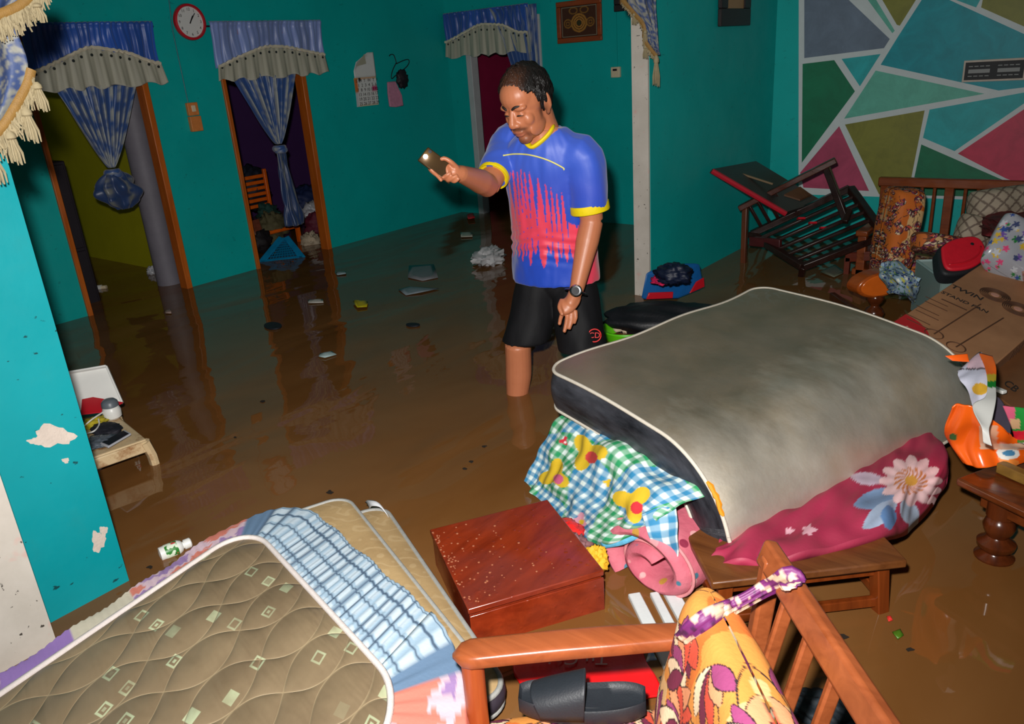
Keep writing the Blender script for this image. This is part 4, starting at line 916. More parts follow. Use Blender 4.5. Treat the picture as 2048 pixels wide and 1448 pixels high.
n = NT('black_satin_band'); uv = n.co('UV'); c = n.mix(n.ramp(n.noise(n.map(uv, (5, 20, 1)), 1, 5, 0.6), [(0.3, 0.0), (0.75, 1.0)]), S(22, 23, 28), S(78, 80, 88))
M_BLKBAND = n.out(c, 0.4, n.bump(n.noise(n.map(uv, (8, 20, 1)), 1, 5), 0.5, 0.012), metal=0.2)
O_ = at(1090, 738, z=0.42); a_ = nrm(A(0.94, -0.31, -0.06)); b_ = nrm(A(0.19, 0.98, 0)); RB = 0.26; LY = 1.22
def bendmap(x, y, h):
    p = O_+b_*y; X0 = 0.53+0.17*y/LY; x = x*(1+0.13*(y/LY-0.35))
    w = 0.008*math.sin(x*7+y*4)+0.006*math.sin(y*11+x*3); h = h+w*(1 if h > -0.02 else 0.4)
    sag = -0.012*math.sin(math.pi*min(1, x/0.9))*math.sin(math.pi*y/LY)-0.012*math.sin(y/LY*math.pi)
    if x <= X0: return p+a_*x+A(0, 0, h+sag)
    g = (x-X0)/RB; r_ = RB+h
    if g < 1.75: return p+a_*(X0+r_*math.sin(g))+A(0, 0, -RB+r_*math.cos(g)+sag)
    e = (g-1.75)*RB; g = 1.75
    return p+a_*(X0+r_*math.sin(g)+e*math.cos(g))+A(0, 0, -RB+r_*math.cos(g)+sag-e*math.sin(g))
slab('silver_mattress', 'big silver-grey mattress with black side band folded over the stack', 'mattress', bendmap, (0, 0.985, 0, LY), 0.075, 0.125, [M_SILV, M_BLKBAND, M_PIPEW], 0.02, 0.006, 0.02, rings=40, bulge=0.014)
# torn piping with orange thread at the fold
m = MB()
m.tube([bendmap(0.76+0.012*k, 0.0, 0.006)+A(rng.uniform(-1, 1)*0.004, -0.002, rng.uniform(-1, 1)*0.004) for k in range(9)], [0.004, 0.008, 0.006, 0.009, 0.006, 0.008, 0.006, 0.007, 0.003], 6)
m.build('torn_thread', plain('orange_thread', S(222, 140, 20), 0.7), bpy.data.objects['silver_mattress'])
# --- checked sheet hanging from the stack
def pz(px, py, z): return at(px, py, z=z)
def inproj(P): v = P-CAM; return 1024+FPX*(v@CR)/(v@CF), 724-FPX*(v@CU)/(v@CF)
def gingham(U, V, seed):
    p = 0.036; su = np.clip(np.sin(U*2*math.pi/p)*6, -1, 1)*0.5+0.5; sv = np.clip(np.sin(V*2*math.pi/p)*6, -1, 1)*0.5+0.5
    big = (np.sin(U*17+1.0+1.1*np.sin(V*9))*np.sin(V*13+0.6+np.sin(U*7)) > 0.0)[..., None]
    hue = np.where(big, SL((8, 140, 84)), SL((34, 126, 172))); lo = (np.clip(su*0.5+sv*0.5, 0, 1)**0.45)[..., None]
    C = np.tile(SL((218, 232, 228)), U.shape+(1,)); C = C*(1-lo)+hue*lo; return C
M_CLOTH = painted('printed_cotton', 0.75, 0.2, 120, 0.15)
M_CLOTHW = painted('wet_printed_cotton', 0.6, 0.2, 90, 0.3)
def cloth_grid(ctrl, nu, nv, seed, amp=0.01, f0=4, f1=16): 
    P = cgrid(np.stack([np.stack([pz(*q) for q in row]) for row in ctrl]), nu, nv)
    u = np.concatenate([[0], np.cumsum(np.linalg.norm(np.diff(P[:, nv//2], axis=0), axis=1))]); v = np.concatenate([[0], np.cumsum(np.linalg.norm(np.diff(P[nu//2], axis=0), axis=1))])
    U, V = np.meshgrid(u, v, indexing='ij'); P = P+normals(P)*(wrinkle(U, V, seed, 7, f0, f1)*amp)[..., None]
    return P, U, V
ctrl = [[(1190, 800, .29), (1130, 822, .27), (1085, 890, .16), (1048, 962, .03)], [(1250, 850, .30), (1190, 872, .285), (1140, 940, .16), (1086, 1005, .015)], [(1320, 905, .30), (1258, 930, .285), (1208, 1000, .17), (1150, 1060, .03)], [(1380, 960, .29), (1318, 985, .275), (1258, 1034, .19), (1205, 1092, .07)], [(1420, 990, .27), (1352, 1012, .26), (1312, 1046, .205), (1292, 1064, .15)]]
P, U, V = cloth_grid(ctrl, 190, 120, 3, 0.012); P[..., 2] = np.maximum(P[..., 2], -0.01)
C = gingham(U, V, 1)
for cx, cy, r_, c1, c2 in [(1175, 905, 40, (214, 178, 30), (206, 60, 60)), (1110, 950, 34, (214, 178, 30), (205, 90, 130)), (1265, 1005, 42, (222, 184, 36), (210, 40, 54)), (1128, 882, 10, (206, 40, 60), (240, 230, 230)), (1160, 1040, 16, (214, 150, 170), (214, 178, 30)), (1215, 965, 9, (214, 178, 30), (214, 178, 30))]:
    px, py = inproj(P); dx, dy = px-cx, py-cy; g = np.arctan2(dy, dx); r = np.hypot(dx, dy)
    C[r < r_*(0.72+0.28*np.cos(3*g+cx))] = SL(c1); C[np.hypot(dx-r_*0.2, dy-r_*0.25) < r_*0.3] = SL(c2)
t = thing('checked_sheet', P[95, 60], 'green and blue checked sheet with yellow prints hanging below the silver mattress', 'sheet')
MB().patch(P[::-1], 0.004, col=C[::-1]).build('draped_cloth', M_CLOTH, t, 180)
ctrl = [[(1285, 1030, .24), (1320, 1015, .25), (1352, 1015, .25)], [(1300, 1075, .17), (1330, 1075, .18), (1357, 1070, .20)], [(1335, 1115, .12), (1345, 1120, .12), (1356, 1122, .13)], [(1352, 1136, .09), (1354, 1138, .09), (1356, 1140, .09)]]
P, U, V = cloth_grid(ctrl, 60, 40, 9, 0.006); MB().patch(P, 0.004, col=gingham(U+0.3, V+0.21, 2)).build('hanging_corner', M_CLOTH, t, 180)
MB().tube(curve([pz(1205, 1090, .075), pz(1245, 1082, .11), pz(1292, 1060, .155)], 16), 0.012, 8, sq=(0.4, 1)).build('hem', plain('blue_white_hem', S(90, 170, 205), 0.7, 0.4, 60), t, 180)
# stack core under the sheet: folded blanket that carries the mattress
m = MB(); oc = pz(1240, 900, 0.25); m.obox(A(-1.16, 1.90, 0.0), nrm(a_*A(1, 1, 0))*0.48, b_*0.85, A(0, 0, 0.255)); m.build('folded_blanket', plain('dark_blanket', S(88, 70, 84), 0.9, 0.3, 20, 0.4), bevel=0.05, seg=4, label='folded blanket between the checked sheet and the silver mattress', cat='blanket')
# --- pink rolled quilt with spiral end
n = NT('pink_spotted_quilt'); co = n.co(); v1 = n.vor(n.map(co, (1, 1, 1)), 26, 'F1', 'Distance'); vc = n.vor(co, 26, 'F1', 'Color')
c = n.mix(n.ramp(n.noise(co, 9, 4), [(0.3, 0.0), (0.7, 1.0)]), S(176, 78, 96), S(202, 110, 124))
spot = n.mix(n.ramp(n.sep(vc)[0], [(0.0, S(60, 110, 130)), (0.3, S(176, 130, 50)), (0.55, S(130, 30, 60)), (0.75, S(206, 150, 150))], 'CONSTANT'), (0, 0, 0), (0, 0, 0)) if False else n.ramp(n.sep(vc)[0], [(0.0, S(60, 110, 130)), (0.3, S(176, 130, 50)), (0.55, S(130, 30, 60)), (0.75, S(206, 150, 150))], 'CONSTANT')
c = n.mix(n.math('MULTIPLY', n.ramp(v1, [(0.30, 1.0), (0.36, 0.0)]), n.ramp(n.sep(vc)[1], [(0.42, 0.0), (0.46, 1.0)])), c, spot)
M_PINK = n.out(c, 0.75, n.bump(n.noise(co, 30, 4), 0.4, 0.01))
ce = pz(1300, 1128, 0.075); ax = nrm(A(0.20, 0.97, 0)); sx = nrm(np.cross(ax, (0, 0, 1))); t = thing('rolled_quilt', ce-A(0, 0, 0.1), 'pink spotted quilt rolled up under the checked sheet, spiral end showing', 'quilt')
def spiral(t0, t1, k, dr):
    out = []
    for g in np.linspace(t0, t1, k): r_ = 0.016+0.056*g/(2*math.pi)+dr; out.append((r_*math.cos(g)*1.42, r_*math.sin(g)*1.0))
    return out
ph = 0.4
inner, outer = spiral(0.9, 2*math.pi*1.62, 60, -0.022), spiral(0.9, 2*math.pi*1.62, 60, 0.024)
P3 = lambda q, d: ce+sx*q[0]+A(0, 0, q[1])+ax*d
nn_ = len(inner); rows = []
for d, sc in [(0.0, 0.7), (-0.014, 0.4), (-0.018, 0.0)][::-1]+[(0.02, 0.9), (0.05, 1.0), (0.75, 1.0)]:
    rows.append([((inner[i][0]+outer[i][0])/2*(1-sc)+outer[i][0]*sc, (inner[i][1]+outer[i][1])/2*(1-sc)+outer[i][1]*sc) for i in range(nn_)]+[((inner[i][0]+outer[i][0])/2*(1-sc)+inner[i][0]*sc, (inner[i][1]+outer[i][1])/2*(1-sc)+inner[i][1]*sc) for i in range(nn_-1, -1, -1)])
ds = [-0.018, -0.014, 0.0, 0.02, 0.05, 0.40]; vs_ = [P3(q, d) for row, d in zip(rows, ds) for q in row]; k2 = 2*nn_
fs = [(i*k2+j, i*k2+(j+1) % k2, (i+1)*k2+(j+1) % k2, (i+1)*k2+j) for i in range(5) for j in range(k2)]
m = MB(); m.add(vs_, fs); m.build('quilt_roll', M_PINK, t, 60)
m = MB(); m.tube([P3(q, 0.01)+A(0, 0, 0.001) for q in outer], 0.005, 6); m.build('piping', plain('pink_piping', S(206, 130, 134), 0.7, 0.2, 40), t, 180)
# --- crimson quilt with a big flower
ctrl = [[(1490, 1030, .17), (1445, 1072, .175), (1428, 1098, .18), (1418, 1118, .172)], [(1570, 990, .17), (1530, 1040, .18), (1514, 1086, .19), (1522, 1124, .175)], [(1650, 940, .17), (1628, 1000, .19), (1622, 1056, .20), (1645, 1100, .178)], [(1730, 880, .18), (1742, 945, .20), (1752, 1010, .21), (1772, 1064, .175)], [(1800, 830, .18), (1830, 890, .20), (1848, 960, .20), (1828, 1044, .12)], [(1830, 820, .17), (1870, 874, .20), (1896, 932, .20), (1872, 992, .13)], [(1830, 830, .15), (1876, 886, .18), (1900, 945, .16), (1862, 1000, .10)]]
P, U, V = cloth_grid(ctrl, 200, 110, 12, 0.010, 3, 15); px, py = inproj(P)
P = P+normals(P)*(0.012*np.sin((px*0.75+py*0.4)/14)*np.clip((1700-px)/200, 0.1, 1))[..., None]
C = np.tile(SL((164, 30, 72)), U.shape+(1,)); k = np.clip(0.5+0.5*wrinkle(U, V, 4), 0, 1)[..., None]; C = C*(0.82+0.25*k)
def leafpx(cx, cy, ang, L, w, c, vein=None):
    dx, dy = px-cx, py-cy; s_ = math.cos(ang)*dx+math.sin(ang)*dy; q = -math.sin(ang)*dx+math.cos(ang)*dy
    mk = (s_ > 0) & (s_ < L) & (np.abs(q) < w*np.sin(np.clip(s_/L, 0, 1)*math.pi)**0.7)
    g = np.clip(np.abs(q)/w, 0, 1)[..., None]; sh = (np.array(SL(c))*(0.75+0.4*g)+0.0)
    C[mk] = sh[mk]
leafpx(1800, 985, math.radians(165), 95, 20, (120, 150, 190)); leafpx(1795, 1000, math.radians(140), 90, 18, (160, 178, 205)); leafpx(1805, 1000, math.radians(60), 60, 18, (170, 190, 214)); leafpx(1775, 1010, math.radians(85), 50, 16, (84, 126, 176)); leafpx(1770, 960, math.radians(185), 70, 13, (190, 170, 190))
dx, dy = px-1822, (py-962)*1.25; g = np.arctan2(dy, dx); r = np.hypot(dx, dy)
pet = r < 64*(0.74+0.26*np.abs(np.cos(6*g))); sh = (0.75+0.35*np.abs(np.cos(6*g)))[..., None]*SL((226, 188, 192)); C[pet] = sh[pet]
st = (r < 34) & (np.cos(15*g+r*0.4) > 0.1); C[st] = SL((196, 120, 70)); C[r < 13] = SL((205, 150, 60))
for cx, cy, r_ in [(1617, 1062, 16), (1580, 1058, 9)]:
    d_ = np.hypot(px-cx, (py-cy)*1.3); C[d_ < r_*(0.8+0.2*np.cos(5*np.arctan2(py-cy, px-cx)))] = SL((226, 170, 186))
C[py < -1e9] = 0
MB().patch(P[::-1], 0.03, col=C[::-1], down=(0, 0, -1)).build('crimson_quilt', M_CLOTHW, angle=180, label='crimson quilt with a large pale pink flower lying across the brown stool', cat='quilt')
# --- brown stool under the stack
M_BRN = wood('worn_brown_wood', S(122, 72, 34), S(84, 44, 18), 0.4, axis='X'); M_BRNL = wood('wet_red_brown_wood', S(128, 58, 20), S(92, 38, 12), 0.22, axis='Z')
q = [pz(1424, 1166, .165), pz(1816, 1121, .165), pz(1776, 1070, .165), pz(1400, 1112, .165)]
u1 = nrm(q[1]-q[0]); v1_ = nrm(np.cross((0, 0, 1.), u1)); wS = np.linalg.norm(q[1]-q[0]); dS = 0.27
t = thing('brown_stool', A(*(q[0]+u1*wS/2+v1_*dS/2)[:2], FL), 'worn brown wooden stool carrying the crimson quilt', 'stool')
m = MB(); m.obox(q[0]-A(0, 0, 0.022), u1*wS, v1_*dS, A(0, 0, 0.022)); m.build('seat', M_BRN, t, bevel=0.005)
cs = {}
for i, (fu, fv) in enumerate([(0.05, 0.1), (0.95, 0.1), (0.95, 0.9), (0.05, 0.9)]):
    tp = q[0]+u1*wS*(0.1+0.8*(fu > 0.5))+v1_*dS*(0.15+0.7*(fv > 0.5))-A(0, 0, 0.02); bt = q[0]+u1*wS*(fu+(0.02 if fu > 0.5 else -0.02))+v1_*dS*(fv+(0.03 if fv > 0.5 else -0.03)); bt = A(bt[0], bt[1], FL)
    m = MB(); m.tube([tp, bt], [0.025, 0.019], 4); m.build('leg', M_BRNL, t, bevel=0.003); cs[i] = (tp, bt)
def lp(i, z): a, c_ = cs[i]; k = (a[2]-z)/(a[2]-c_[2]); return a+(c_-a)*k
for i, j, z in [(0, 1, 0.028), (1, 2, 0.045), (2, 3, 0.03), (3, 0, 0.045)]:
    m = MB(); m.bar(lp(i, z), lp(j, z), 0.018, 0.026); m.build('stretcher', M_BRNL, t, bevel=0.003)
for i, j in [(0, 1), (1, 2), (2, 3), (3, 0)]:
    m = MB(); m.bar(lp(i, 0.125), lp(j, 0.125), 0.014, 0.04); m.build('apron', M_BRNL, t, bevel=0.002)
# --- red wooden cabinet floating on its back
n = NT('wet_red_lacquer_wood'); co = n.co(); g = n.noise(n.map(co, (30, 6, 30), (0, 0, 0.6)), 1, 6, 0.6, 0.5)
c = n.mix(n.ramp(g, [(0.3, 0.0), (0.7, 1.0)]), S(142, 50, 22), S(106, 32, 12)); c = n.mix(n.ramp(n.noise(co, 4, 4), [(0.45, 0.0), (0.75, 0.7)]), c, S(112, 50, 44))
M_LAC = n.out(c, n.ramp(n.noise(co, 6, 4), [(0.35, 0.12), (0.7, 0.4)]), n.bump(n.math('ADD', n.math('MULTIPLY', g, 0.4), n.ramp(n.vor(co, 45), [(0.0, 1.0), (0.25, 0.0)])), 0.25, 0.004), spec=0.6)
q = [pz(936, 1220, .115), pz(1208, 1141, .118), pz(1078, 1018, .118), pz(857, 1074, .112)]
u1 = nrm(q[1]-q[0]); v1_ = nrm(np.cross((0, 0, 1.), u1)); wS = np.linalg.norm(q[1]-q[0]); dS = 0.39
t = thing('red_cabinet', A(*(q[0]+u1*wS/2+v1_*dS/2)[:2], -0.12), 'glossy red-brown wooden cabinet half sunk beside the pink rolled quilt', 'cabinet')
m = MB(); m.obox(q[0]+u1*0.004+v1_*0.006-A(0, 0, 0.25), u1*(wS-0.008), v1_*(dS-0.012), A(0, 0, 0.235)); m.build('body', M_LAC, t, bevel=0.004)
m = MB(); m.obox(q[0]-A(0, 0, 0.016), u1*wS, v1_*dS, A(0, 0, 0.017)); m.build('top_board', M_LAC, t, bevel=0.003)
m = MB(); m.obox(q[0]+u1*0.002-v1_*0.003-A(0, 0, 0.2), u1*(wS-0.004), v1_*0.006, A(0, 0, 0.180)); m.build('front_board', M_LAC, t, bevel=0.002)
m = MB(); r = np.random.default_rng(3)
for k in range(110):
    fu, fv = abs(r.normal(0, 0.28)), r.uniform(0.03, 0.97)
    if k > 70: fu, fv = r.uniform(0.01, 0.05), r.uniform(0.1, 0.98)
    if fu > 0.95: continue
    c_ = q[0]+u1*wS*fu+v1_*dS*fv+A(0, 0, 0.0012); rr = r.uniform(0.0012, 0.0038); m.ell(c_, (rr, rr, rr*0.55), None, 8, 6)
n = NT('water_droplets'); m.build('water_drops', n.out((0.35, 0.12, 0.06), 0.05, None, spec=1.0), t, 180, kind='stuff')
bundle_mats = {}
def heap(name, px, py, z, r, seed, col, label, cat, amp=0.3, rough=0.7, fr=3.0, flat=None, rot=None, mat=None):
    p = pz(px, py, z); m = lumpy(p, r, seed, amp, fr, 34, 22, flat, rot); return m.build(name, mat or cmat(name+'_material', col, rough), None, 180, label=label, cat=cat)
heap('plastic_bag', 1128, 1064, 0.06, (0.06, 0.05, 0.035), 21, (214, 36, 34), 'red plastic bag behind the red cabinet', 'bag', 0.3, 0.3)
heap('cloth_scrap', 1150, 1098, 0.06, (0.05, 0.04, 0.04), 22, (120, 80, 84), 'grey and pink cloth scrap between red cabinet and rolled quilt', 'cloth', 0.5)
heap('cloth_scrap', 1192, 1120, 0.07, (0.035, 0.03, 0.04), 23, (214, 164, 30), 'yellow cloth scrap between red cabinet and rolled quilt', 'cloth', 0.4)
# --- thin beige mattress folded in two layers
n = NT('beige_damask_ticking'); uv = n.co('UV'); sw = n.wave(n.map(uv, (1, 1, 1)), 5, 22, 2, 'DIAGONAL', dscale=1.6)
c = n.mix(n.ramp(n.noise(n.map(uv, (5, 5, 5)), 1, 5, 0.6), [(0.3, 0.0), (0.7, 1.0)]), S(176, 148, 104), S(150, 122, 82)); c = n.mix(n.math('MULTIPLY', n.ramp(sw, [(0.75, 0.0), (0.9, 1.0)]), 0.28), c, S(196, 172, 132))
M_BEIGE = n.out(c, 0.75, n.bump(n.noise(uv, 60, 3), 0.2, 0.004))
M_DKBAND = plain('dark_purple_band', S(52, 44, 54), 0.6, 0.2, 20, 0.2)
c1, c2 = pz(692, 992, .195), pz(930, 1290, .195); d1 = nrm(c2-c1); e1 = nrm(np.cross((0, 0, 1.), d1)); L1 = np.linalg.norm(c2-c1)
slab('beige_mattress', 'upper beige mattress with dark side band beside the plaid sheet', 'mattress', flatmap(c1, d1, -e1 if e1[1] > 0 else e1), (0, L1+0.06, 0, 0.26), 0.06, 0.09, [M_BEIGE, M_DKBAND, M_PIPE], 0.008, 0.006)
c1, c2 = pz(768, 1012, .085), pz(1000, 1352, .085); d2 = nrm(c2-c1); e2 = nrm(np.cross((0, 0, 1.), d2)); L2 = np.linalg.norm(c2-c1)
slab('beige_mattress', 'lower thin beige mattress with grey piping nearest the red cabinet', 'mattress', flatmap(c1, d2, -e2 if e2[1] > 0 else e2), (0, L2+0.05, 0, 0.30), 0.06, 0.05, [M_BEIGE, M_DKBAND, M_PIPE], 0.008, 0.007)
# crumpled white wrapper at their far end
P = curve([pz(730, 1005, .09), pz(735, 1000, .12), pz(752, 1002, .125), pz(766, 1018, .10), pz(770, 1028, .06)], 14); Q = P+d2*0.05+A(0, 0, 0.004); G = np.stack([P, (P+Q)/2+A(0, 0, 0.006), Q])
MB().patch(G, 0.002).build('white_wrapper', plain('white_blue_wrapper', S(206, 208, 212), 0.35, 0.1, 20), angle=180, label='curled white wrapper at the far end of the beige mattresses', cat='wrapper')
# --- bed mattress with quilted ticking in a fitted plaid sheet
n = NT('brown_quilted_ticking'); uv = n.co('UV'); x_, y_, _ = n.sep(uv)
un = n.math('ADD', n.math('MULTIPLY', x_, 8.4), n.math('MULTIPLY', y_, 5.0)); vn = n.math('SUBTRACT', n.math('MULTIPLY', x_, 8.4), n.math('MULTIPLY', y_, 5.0))
wob = n.math('MULTIPLY', n.math('SINE', n.math('MULTIPLY', y_, 31.4)), 0.12)
def lines(v, w): return n.ramp(n.math('ABSOLUTE', n.math('SUBTRACT', n.math('FRACT', v), 0.5)), [(0.0, 1.0), (w, 0.0)])
def grooves(v): return n.math('POWER', n.math('ABSOLUTE', n.math('SINE', n.math('MULTIPLY', v, math.pi))), 0.5)
u2, v2 = n.math('ADD', un, wob), n.math('SUBTRACT', vn, wob)
q1, q2 = lines(n.math('ADD', u2, 0.5), 0.03), lines(n.math('ADD', v2, 0.5), 0.03); seam = n.math('MAXIMUM', q1, q2)
c = n.mix(n.ramp(n.noise(n.map(uv, (3, 3, 3)), 1, 6, 0.65), [(0.3, 0.0), (0.7, 1.0)]), S(112, 95, 72), S(134, 116, 89))
# small square motifs, one cluster a cell
mu = n.map(uv, (14, 14, 14), (0, 0, 0.35))
vd = n.n('TexVoronoi', {'Vector': mu, 'Scale': 1.0, 'Randomness': 0.35}, out='Distance', feature='F1', distance='CHEBYCHEV'); vcol = n.sep(n.n('TexVoronoi', {'Vector': mu, 'Scale': 1.0, 'Randomness': 0.35}, out='Color', feature='F1', distance='CHEBYCHEV'))[0]
ring = n.math('MULTIPLY', n.math('MULTIPLY', n.ramp(vd, [(0.13, 0.0), (0.15, 1.0)]), n.ramp(vd, [(0.20, 1.0), (0.22, 0.0)])), n.ramp(vcol, [(0.45, 0.0), (0.5, 1.0)]))
dot = n.math('MULTIPLY', n.ramp(vd, [(0.05, 1.0), (0.07, 0.0)]), n.ramp(vcol, [(0.45, 0.0), (0.5, 1.0)]))
c = n.mix(n.math('MULTIPLY', n.math('MAXIMUM', ring, dot), n.ramp(n.noise(uv, 12, 3), [(0.3, 0.3), (0.6, 0.9)])), c, S(176, 186, 150)); c = n.mix(n.math('MULTIPLY', seam, 0.55), c, S(176, 156, 122))
c = n.mix(n.ramp(n.noise(n.map(uv, (2, 2, 2), loc=(5, 2, 0)), 1, 5, 0.7), [(0.5, 0.0), (0.8, 0.55)]), c, S(84, 68, 50))
puff = n.math('MULTIPLY', grooves(u2), grooves(v2)); fold = n.noise(n.map(uv, (3.0, 11, 1), (0, 0, -0.5)), 1, 3, 0.5, 0.4)
M_TICK = n.out(c, 0.55, n.bump(n.math('ADD', n.math('MULTIPLY', puff, 0.6), n.math('MULTIPLY', fold, 0.9)), 0.7, 0.02), spec=0.4)
cz = 0.215; kc = pz(500, 1052, cz); ka = nrm(pz(800, 1396, cz)-pz(600, 1175, cz)); kb = nrm(pz(0, 1392, cz)-pz(440, 1092, cz))
LA = 0.86; LB = 1.55
def bedmap(x, y, h): return kc+ka*x+kb*y+A(0, 0, h+0.006*math.sin(x*6)*math.sin(y*5)-0.05*max(0, (x-0.55))**2)
ol = rrect(0, LA, 0, LB, 0.13, 12, 0.02); n_o = len(ol); cx, cy = LA/2, LB/2
t = thing('bed_mattress', bedmap(cx, cy, -0.2), 'quilted brown mattress in a fitted plaid sheet at the lower left', 'mattress')
rings = 40; vs_, uvs, fs = [], [], []
for k in range(rings):
    s_ = 1-(k/rings)**1.2
    for x, y in ol:
        X, Y_ = cx+(x-cx)*s_, cy+(y-cy)*s_; e = min(1, (1-s_)*9); vs_.append(bedmap(X, Y_, 0.012*(1-(1-e)**2))); uvs.append((X, Y_))
vs_.append(bedmap(cx, cy, 0.012)); uvs.append((cx, cy))
fs = [(i*n_o+(j+1) % n_o, i*n_o+j, (i+1)*n_o+j, (i+1)*n_o+(j+1) % n_o) for i in range(rings-1) for j in range(n_o)]+[((rings-1)*n_o+(j+1) % n_o, (rings-1)*n_o+j, rings*n_o) for j in range(n_o)]
m = MB(); m.add(vs_, fs, uvs); m.build('ticking', M_TICK, t, 180)
m = MB(); P = [bedmap(x, y, 0.004) for x, y in ol]; m.tube(P+[P[0]], 0.0075, 6, cap=False); m.build('elastic_edge', plain('white_elastic', S(206, 196, 192), 0.7, 0.1, 60, 0.3), t, 180)
# fitted sheet round the side, gathered
K = 64; per = np.concatenate([[0], np.cumsum([math.hypot(ol[(i+1) % n_o][0]-ol[i][0], ol[(i+1) % n_o][1]-ol[i][1]) for i in range(n_o)])]); fine = 3
th = np.linspace(0, per[-1], n_o*fine+1); ox = np.interp(th, per, [p[0] for p in ol]+[ol[0][0]]); oy = np.interp(th, per, [p[1] for p in ol]+[ol[0][1]])
G = np.zeros((len(th), K, 3)); C = np.zeros((len(th), K, 3)); r_ = 0.13
dx, dy = ox-cx, oy-cy; ex = np.sign(dx)*np.clip(np.abs(dx)-(LA/2-r_), 0, None); ey = np.sign(dy)*np.clip(np.abs(dy)-(LB/2-r_), 0, None); el = np.hypot(ex, ey)+1e-9; ex, ey = ex/el, ey/el
for k in range(K):
    v = k/(K-1); ga = 0.003*np.sin(th*2*math.pi/0.021+3*np.sin(th*9))*(1-0.85*v) + 0.004*np.sin(th*2*math.pi/0.18+v*3)*v
    off = 0.20*math.sin(min(1.0, v*1.1)*math.pi/2)*(1-0.6*np.clip(-ex, 0, 1))+ga*(0.4+v); dz = -0.006*v-0.19*max(0, v-0.68)**1.3*4.0
    for i in range(len(th)): G[i, k] = bedmap(ox[i]+ex[i]*off[i], oy[i]+ey[i]*off[i], dz+ga[i]*0.8)
TH, VV = np.meshgrid(th, np.linspace(0, 1, K), indexing='ij')
OX, OY = np.meshgrid(ox, np.arange(K), indexing='ij')[0], np.meshgrid(oy, np.arange(K), indexing='ij')[0]
line = (np.abs((TH/0.034) % 1-0.5) < 0.07) | (np.abs((VV*0.22/0.040) % 1-0.5) < 0.06)
line2 = (np.abs((TH/0.034) % 1-0.5) < 0.2) | (np.abs((VV*0.22/0.040) % 1-0.5) < 0.18)
C[:] = SL((186, 202, 214)); C[line2] = SL((150, 176, 196)); C[line] = SL((70, 92, 116))
fl_ = wrinkle(TH*2, VV*0.5, 31, 7, 2, 18)
floral = np.where((fl_ > 0.25)[..., None], SL((206, 120, 104)), np.where((fl_ < -0.3)[..., None], SL((150, 120, 170)), SL((206, 178, 190))))
isA = (OY < 0.14) & (OX > 0.06) & (OX < 0.77)
C[~isA] = floral[~isA]; band = (~isA) & (OY < 0.14) & ((OX > 0.03) & (OX <= 0.06) | (OX >= 0.77) & (OX < 0.80)); C[band] = SL((92, 120, 150))
yel = (OX < 0.03) & (OY > 0.36) & (OY < 0.52); C[yel] = SL((205, 196, 176)); pu = (OX < 0.03) & (OY >= 0.52) & (OY < 0.68); C[pu] = SL((150, 116, 186)); og = (OX < 0.03) & (OY >= 0.8); C[og] = SL((196, 120, 108))
MB().patch(G[::-1], 0.002, col=C[::-1]).build('fitted_sheet', M_CLOTH, t, 180)
# --- white bottle floating by the column
c1, c2 = pz(318, 1110, 0.012), pz(382, 1084, 0.014); d_ = nrm(c2-c1); Lb = np.linalg.norm(c2-c1)
t = thing('white_bottle', (c1+c2)/2-A(0, 0, 0.02), 'white plastic bottle with green label floating beside the bed mattress', 'bottle')
MWP = plain('white_plastic', S(228, 228, 224), 0.35, 0.05)
m = MB(); m.lathe([(0.005, 0), (0.022, 0.003), (0.023, Lb*0.6), (0.018, Lb*0.7), (0.011, Lb*0.74), (0.011, Lb*0.78)], c1, d_, 24); m.build('bottle_body', MWP, t)
m = MB(); m.lathe([(0.015, Lb*0.77), (0.016, Lb*0.79), (0.016, Lb*0.97), (0.013, Lb)], c1, d_, 20); m.build('cap', MWP, t)
m = MB(); m.lathe([(0.0232, Lb*0.18), (0.0236, Lb*0.2), (0.0236, Lb*0.55), (0.0232, Lb*0.57)], c1, d_, 24)
n = NT('bottle_label'); co = n.co(); c = n.mix(n.ramp(n.noise(co, 45, 2), [(0.45, 0.0), (0.5, 1.0)]), S(40, 120, 40), S(220, 232, 210)); c = n.mix(n.ramp(n.noise(n.map(co, loc=(2, 0, 0)), 40, 2), [(0.6, 0.0), (0.64, 1.0)]), c, S(220, 60, 80)); m.build('label', n.out(c, 0.4), t)
